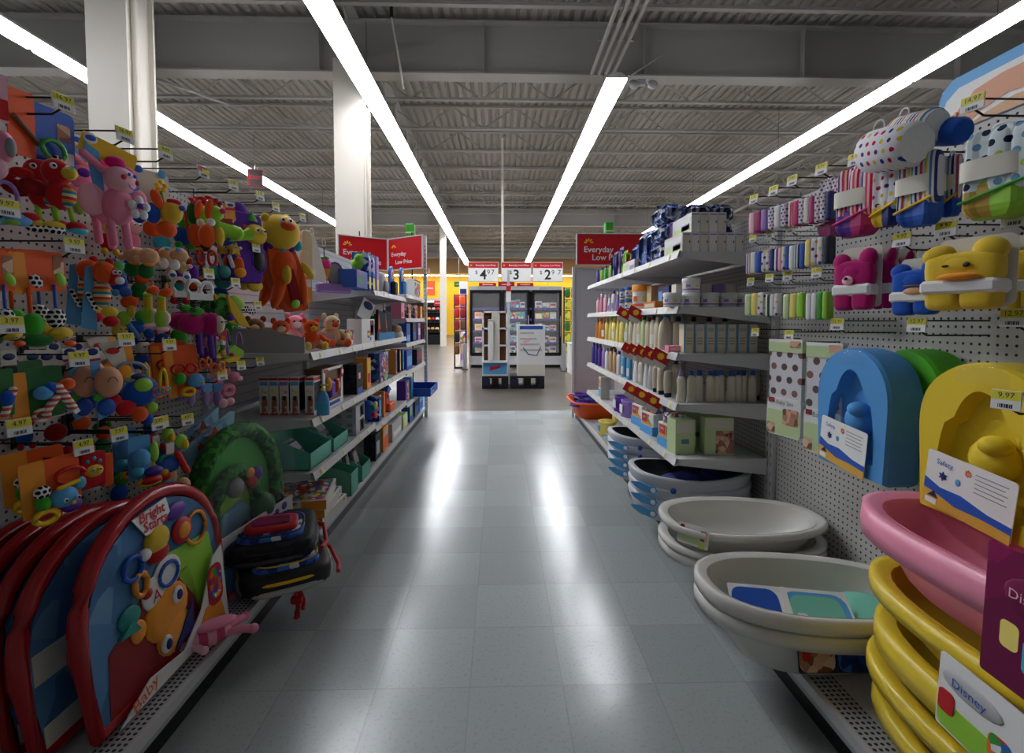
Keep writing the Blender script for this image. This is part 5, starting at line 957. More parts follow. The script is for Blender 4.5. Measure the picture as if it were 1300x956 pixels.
toy('sunny picture pack with an orange sun on light blue', [('pack', 'p', 'print_sunny', [(234, 562), (298, 530), (296, 556), (240, 580)], 6), ('sun', 's', 'orange', 270, 556, 26, 26, 2, 4), ('+', 'e', 'lorange', 270, 560, 16, 12, 3, 5), ('star_print', 's', 'red', 252, 562, 10, 10, 2, 4), ('clear_wrap', 'p', 'clear_plastic', [(232, 556), (300, 520), (300, 562), (236, 586)], 10)], -1.2, 10)
toy('dim orange toy with a checked wing deep in the lower toy rows', [('body', 'e', 'plush_orange', 105, 540, 26, 18, 14), ('+', 'e', 'plush_dred' if 'plush_dred' in MATS else 'plush_red', 72, 546, 30, 22, 14)], -1.26)
# ------------------------------------------------------------------ play mats, stacked against the panel
def playmat(label, X, y0, y1, z0, z1, front=False):
    W = y1-y0; H = z1-z0
    t = thing('play_mat', label, 'play mat', (X, y0, z0), PI/2); t.rotation_euler = (-.06, 0, PI/2)
    # local x along the aisle, local -y towards the aisle
    def arch(k, n=20):
        P = [(W/2-W/2*k*(.90), H*.5*(1-k)*.6)]
        for i in range(n+1):
            a = PI*i/n; P.append((W/2-W/2*k*math.cos(a), H*(.42)+(H*.58*k)*math.sin(a)**.85))
        P.append((W/2+W/2*k*.90, H*.5*(1-k)*.6)); return P
    o = arch(1.)
    b = MB(); b.tube([(x, 0, z+.012) for x, z in o], .021, 'gloss_red', 8, True); b.build('red_piping', t)
    b = MB(); b.prism(arch(.96), -.012, .018, 'print_sky'); b.build('quilt', t)
    if not front:
        b = MB(); b.prism([(W*.04, H*.38), (W*.9, H*.35), (W*.9, H*.5), (W*.04, H*.53)], -.014, -.012, 'offwhite'); b.prism([(W*.06, H*.05), (W*.9, H*.05), (W*.9, H*.16), (W*.06, H*.16)], -.014, -.012, 'offwhite'); b.build('pale_band', t); return t
    d = MB()
    d.prism([(W*.1, .02), (W*.12, H*.36), (W*.38, H*.55), (W*.7, H*.5), (W*.8, .02)], -.0135, -.012, 'dred')
    d.prism([(W*.5, H*.66), (W*.9, H*.62), (W*.95, H*.3), (W*.8, H*.05), (W*.72, H*.3)], -.0135, -.012, 'lgreen')
    d.build('ground_print', t)
    g = MB(); g.ell((W*.50, -.014, H*.34), (W*.17, .012, H*.15), 'plush_lorange'); g.ell((W*.53, -.016, H*.2), (W*.13, .012, H*.12), 'plush_lorange'); g.ell((W*.3, -.014, H*.36), (W*.05, .008, H*.06), 'lorange'); g.build('animal_face', t)
    g = MB(); g.prism([(W*.58, H*.2), (W*.5, H*.1), (W*.66, H*.14), (W*.67, H*.3)], -.03, -.026, 'dblue')
    for x, z in ((.45, .18), (.56, .4)): g.ell((W*x, -.026, H*z), (W*.04, .008, H*.05), 'white'); g.ell((W*x, -.033, H*z), (W*.022, .005, H*.03), 'dblue')
    g.build('face_features', t)
    g = MB(); g.ell((W*.46, -.02, H*.78), (W*.085, .02, H*.08), 'plush_yellow'); g.ell((W*.46, -.02, H*.70), (W*.075, .018, H*.05), 'plush_red'); g.ell((W*.37, -.02, H*.74), (W*.035, .015, H*.035), 'white'); g.build('bee_toy', t)
    g = MB(); g.ell((W*.42, -.016, H*.50), (W*.09, .006, H*.09), 'white'); g.ell((W*.52, -.016, H*.55), (W*.11, .006, H*.1), 'white'); g.torus((W*.52, -.022, H*.55), W*.07, H*.065, .006, 'blue'); g.text('A', .05, 'red', TR(W*.42, -.0235, H*.48)); g.build('paw_badge', t)
    g = MB(); g.torus((W*.29, -.02, H*.71), W*.06, H*.06, .007, 'blue'); g.torus((W*.33, -.02, H*.60), W*.04, H*.06, .008, 'lorange'); g.ell((W*.36, -.02, H*.53), (W*.03, .012, H*.03), 'red'); g.build('dangling_rings', t)
    g = MB(); g.ell((W*.25, -.016, H*.47), (W*.07, .01, H*.06), 'teal'); g.prism([(W*.17, H*.4), (W*.3, H*.38), (W*.25, H*.46)], -.025, -.014, 'teal'); g.build('teal_toy', t)
    g = MB(); g.ell((W*.66, -.018, H*.74), (W*.08, .012, H*.08), 'red'); g.ell((W*.66, -.026, H*.74), (W*.05, .008, H*.05), 'lorange'); g.torus((W*.78, -.018, H*.7), W*.09, H*.1, .006, 'lorange'); g.ell((W*.62, -.018, H*.88), (W*.08, .012, H*.05), 'purple'); g.build('round_toys', t)
    g = MB(); g.prism([(W*.3, H*.96), (W*.54, H*.99), (W*.56, H*.9), (W*.48, H*.84), (W*.38, H*.84)], -.026, -.022, 'white'); g.text('Bright', .042, 'red', TR(W*.43, -.0275, H*.945), bold=.02); g.text('Starts', .042, 'red', TR(W*.45, -.0275, H*.885), bold=.02); g.build('logo_badge', t)
    g = MB(); g.prism([(W*.1, .0), (W*.3, H*.1), (W*.55, H*.06), (W*.72, H*.2), (W*.86, H*.46), (W*.96, H*.5), (W*.97, .0)], -.034, -.031, 'white'); g.prism([(W*.62, .0), (W*.76, H*.18), (W*.9, H*.18), (W*.94, .0)], -.036, -.034, 'lorange'); g.prism(round_poly(W*.86, H*.28, W*.14, H*.26, .03), -.037, -.034, 'red'); g.prism(round_poly(W*.86, H*.29, W*.11, H*.2, .03), -.039, -.036, 'print_toys'); g.text('Baby', .05, 'orange', TR(W*.26, -.037, H*.05) @ RY(-.25)); g.build('paper_insert', t)
    return t
for i, X in enumerate((-1.33, -1.25, -1.17, -1.095)):
    playmat('red edged folded play mat, %s behind the front one' % ['fourth', 'third', 'second', 'first'][i], X, 1.10+.015*(3-i), 1.66, .148, .64-.01*(3-i))
playmat('frontmost red edged play mat with an orange animal face and logo badge', -1.005, 1.155, 1.72, .148, .67, True)
# jungle gym pack
t = thing('play_gym', 'green leafy jungle play gym in clear wrap behind the play mats', 'play gym', (-1.16, 1.80, .135), PI/2-.22)
def arc(W, H, k, n=14): return [(W/2-W/2*k*math.cos(PI*i/n), H*.45+H*.55*k*math.sin(PI*i/n)**.8) for i in range(n+1)]
b = MB(); W, H = .47, .62; a = arc(W, H, .96); b.prism([(W*.02, .02)]+a+[(W*.98, .02)], 0, .02, 'green'); b.build('mat_picture', t)
b = MB(); b.tube([(W*.03, -.01, .03)]+[(x, -.01, z) for x, z in a]+[(W*.97, -.01, .03)], .035, 'print_leaf', 8); b.build('leafy_arch', t)
b = MB(); a2 = [(W*.42+W*.25*math.cos(PI*k/12), H*.42+H*.3*math.sin(PI*k/12)) for k in range(13)]; b.prism([(W*.67, .04)]+a2+[(W*.17, .04)], -.012, 0, 'lgreen'); b.prism([(W*.63, .04), (W*.63, H*.4), (W*.5, H*.5), (W*.3, H*.45), (W*.21, H*.3), (W*.21, .04)], -.016, -.012, 'print_sunny'); b.prism([(W*.25, .06), (W*.26, H*.3), (W*.31, H*.26), (W*.37, H*.31), (W*.42, H*.08)], -.022, -.016, 'plush_lorange'); b.build('scene_print', t)
b = MB(); b.tube([(W*.67, -.025, .04)]+[(x, -.025, z) for x, z in a2]+[(W*.17, -.025, .04)], .028, 'print_leaf', 8); b.build('inner_arch', t)
for i, (x, z, m_, r) in enumerate(((.62, .66, 'purple', .03), (.56, .62, 'red', .026), (.54, .68, 'lorange', .022), (.36, .62, 'grey', .04), (.70, .4, 'dgreen', .06), (.8, .25, 'print_leaf', .05))):
    b = MB(); b.ell((x*W, -.05, z*H), (r, r*.7, r), m_); b.build('hanging_bead', t)
b = MB(); b.prism([(-.02, .10), (-.02, .22), (W*1.02, .25), (W*1.02, .10)], -.085, -.08, 'white'); 
for x, z, r in ((.3, .19, .03), (.37, .21, .014), (.24, .2, .012), (.42, .22, .018)): b.ell((x, -.086, z), (r, .002, r), 'purple')
b.prism([(.05, .1), (.1, .19), (.2, .14), (.32, .17), (.4, .1)], -.088, -.085, 'print_jungle'); b.prism([(-.02, 0), (W, .0), (W, .11), (-.02, .1)], -.09, -.08, 'lblue'); b.build('printed_box', t)
b = MB(); a = arc(W, H, 1.1); b.prism([(-W*.04, .0)]+a+[(W*1.04, .0)], -.1, -.098, 'clear_plastic'); b.build('clear_wrap', t)
# backpacks
def backpack(label, loc, rz, tilt, m1, trim, panel):
    t = thing('backpack', label, 'backpack', loc, rz); t.rotation_euler = (tilt, 0, rz)
    b = MB(); b.sell((0, 0, .045), (.17, .2, .046), m1, .4); b.build('bag_body', t)
    b = MB(); b.tube([(x*1.0, y*1.0, .022) for x, y in oval(.17, .2, p=3.2)], .012, 'lgrey' if trim == 'yellow' else 'dgrey', 6, True); b.build('base_rim', t)
    b = MB(); b.tube([(x*.99, y*.99, .055) for x, y in oval(.17, .2, p=3.2)], .007, trim, 6, True); b.build('piping', t)
    b = MB(); b.sell((0, -.03, .085), (.125, .135, .02), panel, .4); b.tube([(x, y-.03, .1) for x, y in oval(.12, .12, p=3.2)], .005, trim, 6, True); b.build('front_pocket', t)
    for s_ in (-1, 1):
        b = MB(); b.tube([(s_*.13, .16, .03), (s_*.2, .1, .02), (s_*.21, -.04, .0), (s_*.19, -.14, .02)], .009, 'red', 6); b.build('strap', t)
    b = MB(); b.torus((0, .2, .06), .03, .03, .006, m1, RX(.6) @ TR(0, 0, 0)); b.build('carry_loop', t)
    return t
backpack('lower black child backpack with yellow and white piping, overhanging the deck', (-.90, 1.99, .148), .5, 0, 'black', 'yellow', 'print_blue')
t2 = backpack('upper black child backpack with a red and blue printed pocket', (-.965, 2.04, .24), .35, 0, 'print_black', 'black', 'print_blue')
b = MB(); b.sell((.0, -.045, .112), (.1, .075, .014), 'red', .4); b.sell((0, -.05, .122), (.075, .045, .01), 'print_mauve', .4); b.build('red_print', t2)
p = atZ(405, 735, .02)
t = thing('strap_bundle', 'red webbing straps dangling over the deck edge below the backpacks', 'strap', (-.80, 1.87, .0)); b = MB(); b.tube([(-.03, 0, .17), (.0, 0, .14), (.005, .0, .07), (.0, -.01, .03)], .01, 'red', 6); b.tube([(.0, .02, .14), (.02, .02, .09), (.015, .02, .05)], .008, 'red', 6); b.sell((.0, 0, .1), (.022, .012, .014), 'red'); b.build('webbing', t); b = MB(); b.cbox((.003, -.005, .045), (.02, .012, .03), .003, 'dred'); b.build('buckle', t)
# striped pink plush on the deck
p = atZ(262, 812, .16)
t = thing('plush_toy', 'pink striped plush toy lying face up on the deck before the front play mat', 'toy', (p.x, p.y, .131), .75)
b = MB(); b.ell((0, 0, .035), (.075, .03, .032), 'stripe_pig'); b.build('body', t)
b = MB(); b.ell((-.085, 0, .035), (.035, .034, .033), 'plush_lpink'); b.ell((-.085, -.012, .066), (.012, .01, .01), 'hotpink'); b.build('head', t)
for s_ in (-1, 1): b = MB(); b.ell((-.115, s_*.03, .04), (.016, .012, .02), 'hotpink'); b.build('ear', t)
for s_ in (-1, 1): b = MB(); b.tube([(.06, s_*.012, .03), (.1, s_*.03, .035), (.125, s_*.045, .03)], .012, 'plush_pink', 8, r2=.014); b.ell((.128, s_*.047, .03), (.016,)*3, 'plush_pink'); b.build('leg', t)
for s_ in (-1, 1): b = MB(); b.tube([(-.04, s_*.02, .035), (-.02, s_*.055, .03)], .011, 'plush_lpink', 8); b.ell((-.018, s_*.058, .03), (.013,)*3, 'plush_lpink'); b.build('arm', t)
b = MB(); b.ell((.03, .0, .07), (.06, .035, .012), 'plush_pink'); b.build('blanket', t)

# each hook holds a second copy of its toy, hanging behind the first
DUPS = [i for i, t in enumerate(TWINS) if 'peach round' in t['label'] or 'clear packed' in t['label']]
for i, t in enumerate(TWINS):
    freeze(t); w = t['label'].split(','); short = ' '.join((w[0] if i not in DUPS else t['label'].replace('peach round ', '').replace('clear packed lilac ', '')).split()[:11])
    X2 = max(-1.31, t.location.x-.085); k = X2/t.location.x
    copy_tree(t, (X2, t.location.y*(1+.35*(k-1))+.012, t.location.z+.012), t.rotation_euler.z+.15*(-1)**i, 'spare copy hanging behind the '+short)

# assorted small toys deeper on the racks
BACK = [(138, 300, 'plush_red', 'plush_yellow'), (168, 298, 'plush_pink', 'plush_lpink'), (206, 300, 'plush_aqua', 'plush_orange'), (232, 292, 'plush_blue', 'plush_green'), (258, 300, 'plush_dred', 'plush_lgreen'), (282, 292, 'plush_orange', 'plush_blue'),
        (112, 372, 'plush_brown', 'plush_green'), (152, 352, 'plush_blue', 'plush_lblue'), (178, 362, 'plush_dgreen', 'plush_orange'), (226, 362, 'plush_teal', 'plush_red'), (248, 352, 'plush_orange', 'plush_brown'), (280, 368, 'plush_blue', 'plush_teal'),
        (150, 430, 'plush_dgreen', 'plush_yellow'), (180, 452, 'plush_blue', 'plush_white'), (204, 442, 'plush_red', 'plush_blue'), (228, 420, 'plush_green', 'plush_yellow'), (266, 444, 'plush_purple', 'plush_pink'), (292, 428, 'plush_teal', 'plush_green'),
        (32, 546, 'plush_blue', 'plush_red'), (130, 560, 'plush_dgreen', 'plush_orange'), (160, 586, 'plush_blue', 'plush_aqua'), (190, 552, 'plush_red', 'plush_blue'), (20, 610, 'plush_brown', 'plush_red'), (152, 618, 'plush_navy' if 'plush_navy' in MATS else 'plush_blue', 'plush_green')]
CN = lambda m_: {'dred': 'dark red', 'dgreen': 'dark green', 'lgreen': 'lime', 'lpink': 'pale pink', 'lblue': 'light blue'}.get(m_[6:], m_[6:])
for i, (x, y, a, b_) in enumerate(BACK):
    r_ = ['top', 'second', 'third', 'lowest'][i//6]
    toy('small %s and %s toy, %s from left, %s back row of racks' % (CN(a), CN(b_), ORD[i % 6], r_), [('body', 'e', a, x, y+8, 22, 24, 12), ('head', 'e', b_, x+2, y-10, 20, 18, 12, 2), ('ear', 'e', a, x-6, y-19, 7, 9, 5), ('ear', 'e', a, x+10, y-19, 7, 9, 5), ('foot', 'e', b_, x-7, y+20, 9, 9, 8, 3), ('foot', 'e', b_, x+8, y+20, 9, 9, 8, 3), ('eyes', 'y', 'white', x+3, y-12, 7, 4, 1, 7)], -1.33, 20, twin=False)
# ------------------------------------------------------------------ goods on the left shelves
LF = PI/2                                     # turned to face the aisle on the left
def YL(px, X=-.93): return atX(px, 407, X).y
def lbox(name, label, px, w, d, h, z, col, prints=(), x=-.96, rz=None, cat='box', text=None, **k):
    return carton(name, label, cat, w, d, h, col, prints, (x-d/2+.02, YL(px, x), z), LF if rz is None else rz, text=text, **k)
zA, zB, zC, zD = 1.041, .711, .446, .131
# grey tray of stuffed toys on the near shelf
t = thing('shelf_tray', 'grey open tray with sloping sides at the near end of the upper left shelf', 'tray', (-.93, 2.39, zA))
b = MB(); b.prism([(-.46, 0), (-.46, .12), (-.23, .12), (-.03, .075), (-.03, 0)], 0, .006, 'shelf_grey'); b.build('end_wall', t)
b = MB(); b.prism([(-.46, 0), (-.46, .12), (-.23, .12), (-.03, .075), (-.03, 0)], .44, .446, 'shelf_grey'); b.build('end_wall', t)
b = MB(); b.box(-.034, -.028, 0, .446, 0, .05, 'clear_plastic'); b.box(-.46, -.454, 0, .446, 0, .12, 'shelf_grey'); b.build('front_wall', t)
def plush(label, x, y, z, rz, cols, s=.1, lie=True):
    b_, h_, f_ = cols; t = thing('plush_toy', label, 'toy', (x, y, z), rz)
    b = MB(); b.ell((0, 0, s*.62), (s*.62, s*.55, s*.62), b_); b.build('body', t)
    b = MB(); b.ell((0, -s*.15, s*1.45), (s*.5, s*.45, s*.46), h_); b.ell((0, -s*.55, s*1.36), (s*.24, s*.16, s*.18), f_); b.build('head', t)
    for q_ in (-1, 1): b = MB(); b.ell((q_*s*.4, 0, s*1.85), (s*.17, s*.1, s*.2), h_); b.build('ear', t)
    for q_ in (-1, 1): b = MB(); b.tube([(q_*s*.45, -s*.1, s*.9), (q_*s*.85, -s*.4, s*.55)], s*.17, b_, 8); b.ell((q_*s*.88, -s*.42, s*.52), (s*.2,)*3, h_); b.build('arm', t)
    for q_ in (-1, 1): b = MB(); b.tube([(q_*s*.3, -s*.2, s*.25), (q_*s*.5, -s*.85, s*.2)], s*.2, b_, 8); b.ell((q_*s*.52, -s*1.0, s*.26), (s*.22, s*.2, s*.27), f_); b.build('foot', t)
    b = MB()
    for q_ in (-1, 1): b.ell((q_*s*.17, -s*.57, s*1.55), (s*.06, s*.05, s*.06), 'gloss_black')
    b.build('eyes', t); return t
plush('tan stuffed bear with orange feet sitting at the right end of the grey tray', -1.02, 2.93, zA, .9, ('plush_tan', 'plush_cream', 'plush_orange'), .1)
plush('orange stuffed toy with a yellow belly in the middle of the grey tray', -1.04, 2.68, zA, .7, ('plush_orange', 'plush_orange', 'plush_yellow'), .085)
plush('yellow stuffed toy with orange ears at the left of the grey tray', -1.15, 2.56, zA, .5, ('plush_yellow', 'plush_orange', 'plush_cream'), .085)
plush('dim tan stuffed toy at the back of the grey tray', -1.3, 2.60, zA, .4, ('plush_tan', 'plush_brown', 'plush_tan'), .09)
plush('pink stuffed toy peeking from behind the tan bear', -1.2, 2.86, zA, .6, ('plush_lpink', 'plush_pink', 'plush_white'), .1)
t = thing('swing_card', 'white card with a blue oval tilted above the white toy box', 'card', (-1.08, YL(462, -1.08), zA+.20), LF-.6); b = MB(); b.M = RY(.5); b.cbox((0, 0, .05), (.13, .004, .16), .001, 'white'); b.build('card', t); b = MB(); b.M = RY(.5); b.ell((0, -.004, .09), (.05, .003, .032), 'dblue'); b.build('oval_logo', t)
lbox('toy_box', 'white toy box with a rainbow label and clear red window on the upper left shelf', 464, .34, .1, .17, zA, 'white', [(.42, .45, .18, .06, 'red'), (.42, .39, .18, .06, 'lorange'), (.42, .33, .18, .06, 'lyellow'), (.42, .27, .18, .06, 'lgreen'), (.42, .21, .18, .06, 'purple'), (.64, .3, .3, .65, 'print_mauve'), (.68, .4, .2, .35, 'red'), (.62, .1, .1, .13, 'blue')], cat='toy box')
lbox('toy_box', 'small patterned toy pack between the tan bear and the rainbow label box', 440, .16, .08, .1, zA, 'print_toys', [(.1, .05, .8, .3, 'white'), (.15, .4, .3, .4, 'lyellow')], cat='toy box')
# narrow doll boxes facing the camera, window box, bottle
for i, px in enumerate((334, 346.5, 359.5, 373, 392)):
    carton('doll_box', '%s narrow white box with red top and baby picture, counted from the left' % ORD[i], 'toy box', .047, .10, .195, 'white', [(0, .92, 1, .06, 'red'), (.08, .78, .84, .1, 'lblue' if i != 2 else 'lpurple'), (.15, .6, .3, .08, 'lyellow'), (.5, .56, .35, .08, 'pink' if i == 2 else 'lyellow'), (.25, .05, .6, .42, 'print_photo'), (.35, .38, .4, .12, 'brown'), (.05, 0, .9, .04, 'red')], (Xat(px, 2.52), 2.56, zB), 0, side=[(.05, .1, .9, .75, 'print_black'), (.05, .9, .9, .08, 'red')])
t = thing('window_box', 'white framed window box of toys with a round red badge', 'toy box', (-1.0, YL(420, -.96), zB), LF)
W, H, D = .32, .225, .1
b = MB(); b.box(-W/2, W/2, -D/2+.008, D/2, 0, H, 'brown'); b.box(-W/2, W/2, -D/2, -D/2+.008, 0, H*.16, 'white'); b.box(-W/2, W/2, -D/2, -D/2+.008, H*.93, H, 'white'); b.box(-W/2, -W/2+.03, -D/2, -D/2+.008, H*.16, H*.93, 'white'); b.box(W/2-.03, W/2, -D/2, -D/2+.008, H*.16, H*.93, 'white'); b.build('box_frame', t)
b = MB(); b.cbox((-.04, -D/2, H*.45), (.07, .03, .09), .01, 'purple'); b.cbox((.05, -D/2, H*.5), (.06, .03, .08), .01, 'red'); b.ell((.05, -D/2-.016, H*.5), (.015, .006, .02), 'lyellow'); b.ell((-.09, -D/2, H*.6), (.03, .02, .04), 'lorange'); b.build('toys_inside', t)
b = MB(); b.ell((W*.43, -D/2-.003, H*.82), (.03, .004, .032), 'red'); b.ell((W*.43, -D/2-.006, H*.82), (.018, .003, .015), 'white'); b.build('round_badge', t)
b = MB(); b.box(-W*.2, W*.3, -D/2-.003, -D/2, H*.05, H*.13, 'blue'); b.box(-W*.45, -W*.3, -D/2-.003, -D/2, H*.9, H*.98, 'red'); b.build('title_strip', t)
bottle('blue drink bottle shaped toy with a yellow cap before the window box', 'bottle', 'pump', 'lblue', 'lyellow', .034, .16, Xat(410, 2.52), 2.50, zB, 'aqua')
def multi(prefix, rows, z, depth=.09, x=-.96, cat='toy box'):
    for i, (px, w, h, col, pr, nm) in enumerate(rows): lbox('toy_box', nm, px, w, depth, h, z, col, pr, x, cat=cat)
face4 = [(.1, .1, .8, .25, 'white'), (.1, .4, .8, .5, 'print_toys')]
multi('', [(452, .14, .2, 'print_black', [(.1, .0, .8, .2, 'blue'), (.3, .5, .3, .2, 'lpink')], 'dark toy pack with a blue foot right of the window box'),
    (464, .1, .22, 'lorange', [(.1, .5, .8, .4, 'yellow'), (.2, .2, .6, .3, 'red')], 'yellow and red card toy right of the dark pack, middle left shelf')], zB)
multi('', [(484, .3, .23, 'print_blue', [(0, 0, .06, 1, 'red'), (.3, .2, .6, .7, 'print_toys'), (.5, .05, .3, .2, 'lgreen')], 'large toy box with colourful pictures on the middle left shelf'),
    (500, .05, .22, 'lorange', [(.2, .1, .6, .8, 'blue')], 'thin orange and blue box past the colourful large one'), (505, .05, .22, 'navy', [(.2, .1, .6, .8, 'lyellow')], 'thin navy and yellow box past the colourful large one'), (509, .06, .21, 'blue', [(.2, .1, .6, .3, 'lblue')], 'thin blue box past the colourful large one')], zB)
multi('', [(517, .3, .2, 'blue', [(.1, .2, .8, .5, 'lblue')], 'wide bright blue toy box on the last left unit, middle shelf'), (530, .35, .18, 'navy', [(.1, .3, .8, .5, 'dred')], 'dark box with a reddish print at the end of the last left unit')], .691)
# mint display bins
def bin_(label, loc, W, D, Hb, Hf, rz=LF):
    t = thing('display_bin', label, 'display bin', loc, rz); th = .004
    for sg in (-1, 1): b = MB(); b.add([(sg*W/2, -D/2, 0), (sg*W/2, D/2, 0), (sg*W/2, D/2, Hb), (sg*W/2, -D/2, Hf), (sg*(W/2-th), -D/2, 0), (sg*(W/2-th), D/2, 0), (sg*(W/2-th), D/2, Hb), (sg*(W/2-th), -D/2, Hf)], [(0, 1, 2, 3), (4, 7, 6, 5), (0, 3, 7, 4), (2, 6, 7, 3), (1, 5, 6, 2), (0, 4, 5, 1)], 'cardboard_mint'); b.build('side_wall', t)
    b = MB(); b.box(-W/2, W/2, -D/2, -D/2+th, 0, Hf, 'cardboard_mint'); b.build('front_wall', t)
    b = MB(); b.box(-W/2, W/2, D/2-th, D/2, 0, Hb, 'cardboard_mint'); b.box(-W/2, W/2, -D/2, D/2, 0, th, 'cardboard_mint'); b.build('back_wall', t); return t
def blister(label, loc, rz, w=.16, h=.2, tilt=-.7):
    t = thing('blister_pack', label, 'boxed pack', loc, rz); t.rotation_euler = (tilt, 0, rz)
    b = MB(); b.cbox((0, 0, h/2), (w, .04, h), .006, 'lgrey'); b.build('card_back', t)
    b = MB(); b.cbox((0, -.025, h*.5), (w*.8, .03, h*.7), .012, 'dgrey'); b.cbox((0, -.042, h*.56), (w*.55, .006, h*.4), .004, 'grey'); b.build('moulded_shell', t); return t
bin_('mint green display bin with sloping sides, nearest on the lower left shelf', (-1.06, 2.56, zC), .30, .22, .18, .085)
blister('dark boxed item lying inside the nearest mint bin', (-1.06, 2.52, zC+.01), LF, .2, .13)
bin_('mint green display bin pushed to the back of the lower left shelf', (-1.29, 2.56, zC), .3, .2, .14, .1)
bin_('mint green display bin holding a grey pack, second on the lower left shelf', (-1.06, 2.88, zC), .26, .22, .18, .075)
blister('grey boxed pack leaning in the second mint bin', (-1.04, 2.88, zC+.01), LF, .2, .22)
for i in range(2): lbox('grey_box', ['lower grey box with a dark picture of a black circle', 'upper grey box with a dark picture of a black circle'][i], 452, .2, .24, .095, zC+.096*i, 'lgrey', [(.45, .1, .5, .8, 'black'), (.55, .2, .25, .6, 'grey')], side=[(.1, .2, .15, .25, 'grey'), (.4, .2, .15, .25, 'grey'), (.7, .2, .15, .25, 'grey'), (.1, .6, .15, .25, 'grey'), (.4, .6, .15, .25, 'grey'), (.7, .6, .15, .25, 'grey')])
t = thing('activity_ball', 'round activity ball with orange and yellow pieces past the grey boxes', 'toy', (-1.0, YL(474, -.95), .445+.0), LF); b = MB(); b.ell((0, 0, .075), (.07, .07, .075), 'blue'); b.build('ball', t)
for i in range(5): a = 2*PI*i/5; b = MB(); b.ell((.045*math.cos(a), -.055, .075+.045*math.sin(a)), (.024, .016, .024), ('orange', 'lyellow', 'green', 'red', 'orange')[i]); b.build('knob', t)
multi('', [(478, .08, .2, 'print_blue', [(.2, .2, .6, .6, 'lblue')], 'blue card pack right behind the activity ball'), (484, .05, .21, 'lorange', [(.2, .1, .6, .8, 'orange')], 'thin orange card pack right of the activity ball')], .411)
t = thing('play_house', 'small red and blue toy house on an orange base, lower left shelf', 'toy', (-1.0, YL(496, -.95), .411), LF); b = MB(); b.cbox((0, 0, .035), (.2, .12, .07), .008, 'orange'); b.build('base_tray', t); b = MB(); b.cbox((0, .02, .12), (.15, .08, .11), .008, 'red'); b.ell((0, -.03, .125), (.035, .01, .03), 'white'); b.build('house_body', t); b = MB(); b.prism([(-.09, .17), (0, .22), (.09, .17)], -.03, .07, 'blue'); b.build('roof', t)
multi('', [(514, .2, .22, 'purple', [(.5, .1, .4, .8, 'print_toys')], 'purple toy box beside the small toy house'), (520, .12, .22, 'teal', [(.2, .1, .6, .8, 'blue')], 'teal toy box right of the purple one, lower left shelf')], .391 if False else .372)
t = thing('tray', 'blue cardboard tray pulled out beyond the shelf edge at the far left end', 'tray', (-.95, YL(534, -.9), .69+.0), LF)
b = MB(); b.loft([[(x, y, z) for x, y in ((-.3*k, -.15*k), (.3*k, -.15*k), (.3*k, .15*k), (-.3*k, .15*k))] for k, z in ((1, 0), (1, .085), (.97, .085), (.97, .01))], 'blue', True, True, False); b.build('tray_body', t); b = MB(); b.box(-.25, -.02, -.153, -.15, .02, .07, 'print_blue'); b.build('front_print', t)
t.location.z = .372; t.location.x = -.9
bin_('green display bin on the deck near the flat orange boxes', (-1.0, YL(437, -.95), zD), .14, .2, .2, .14)
bin_('green display bin on the deck, farther one holding green books', (-1.0, YL(455, -.95), zD), .2, .18, .2, .1)
blister('green and yellow book standing in the farther deck bin', (-.99, YL(455, -.95), zD+.02), LF, .15, .2, -.3)
blister('white and green pack standing between the two deck bins', (-1.0, YL(446, -.95), zD+.0), LF, .08, .24, -.2)
for i in range(3): lbox('flat_box', ['bottom flat white toy box under the orange ended ones', 'middle flat toy box with an orange end, below the top one', 'top flat toy box with an orange end and toy pictures'][i], 418-4*i, .34, .40, .052, zD+.0535*i, 'white', [(.05, .05, .9, .9, 'offwhite'), (.85, .5, .08, .3, 'black')], x=-.93, rz=LF+.12*i-.05, side=[(.0, .05, .3, .9, 'lorange'), (.35, .1, .3, .8, 'print_toys'), (.7, .3, .12, .4, 'red')], top='print_toys')
multi('', [(475, .16, .2, 'print_black', [(.2, .2, .5, .5, 'lgrey')], 'grey and black box on the left deck below the toy house'), (485, .18, .2, 'lorange', [(.1, .1, .8, .5, 'orange'), (.2, .65, .6, .2, 'lgrey')], 'white and orange box on the left deck'), (500, .4, .16, 'lgrey', [(.1, .2, .8, .3, 'white')], 'long grey box on the left deck past the orange one'), (511, .22, .14, 'palegreen', [(.1, .1, .5, .5, 'lyellow')], 'pale green box on the left deck near the far end')], zD)
multi('', [(519, .2, .2, 'blue', [(.1, .3, .5, .5, 'lgreen')], 'blue box standing on the far left deck'), (526, .25, .2, 'navy', [(.1, .1, .8, .4, 'blue')], 'navy box standing on the far left deck'), (532, .25, .2, 'lblue', [(.1, .1, .8, .4, 'blue')], 'light blue box at the far end of the left deck')], zD)
# upper shelves of the middle and last units
multi('', [(457, .26, .12, 'blue', [(.15, .2, .5, .5, 'dgreen'), (.1, .8, .3, .12, 'red')], 'blue toy box holding a lime green toy, top left shelf')], 1.421, .12)
t = thing('plush_toy', 'lime green frog like toy perched on the blue box, top left shelf', 'toy', (-1.02, YL(462, -.98), 1.545), LF); b = MB(); b.ell((0, 0, .06), (.06, .045, .045), 'plush_lgreen'); b.tube([(.03, 0, .05), (.09, -.02, .01), (.11, -.03, -.03)], .016, 'plush_lgreen', 8); b.build('body', t); b = MB(); b.ell((-.04, -.02, .1), (.035, .03, .03), 'plush_lgreen'); b.build('head', t)
for i, px in enumerate((467, 472, 477)): lbox('toy_box', '%s tall lavender blue box from the left on the top left shelf' % ORD[i], px, .07, .12, .27, 1.421, 'lpurple' if i == 2 else 'print_blue', [(.1, .05, .8, .3, 'lyellow'), (.1, .5, .8, .3, 'lpurple')], cat='toy box')
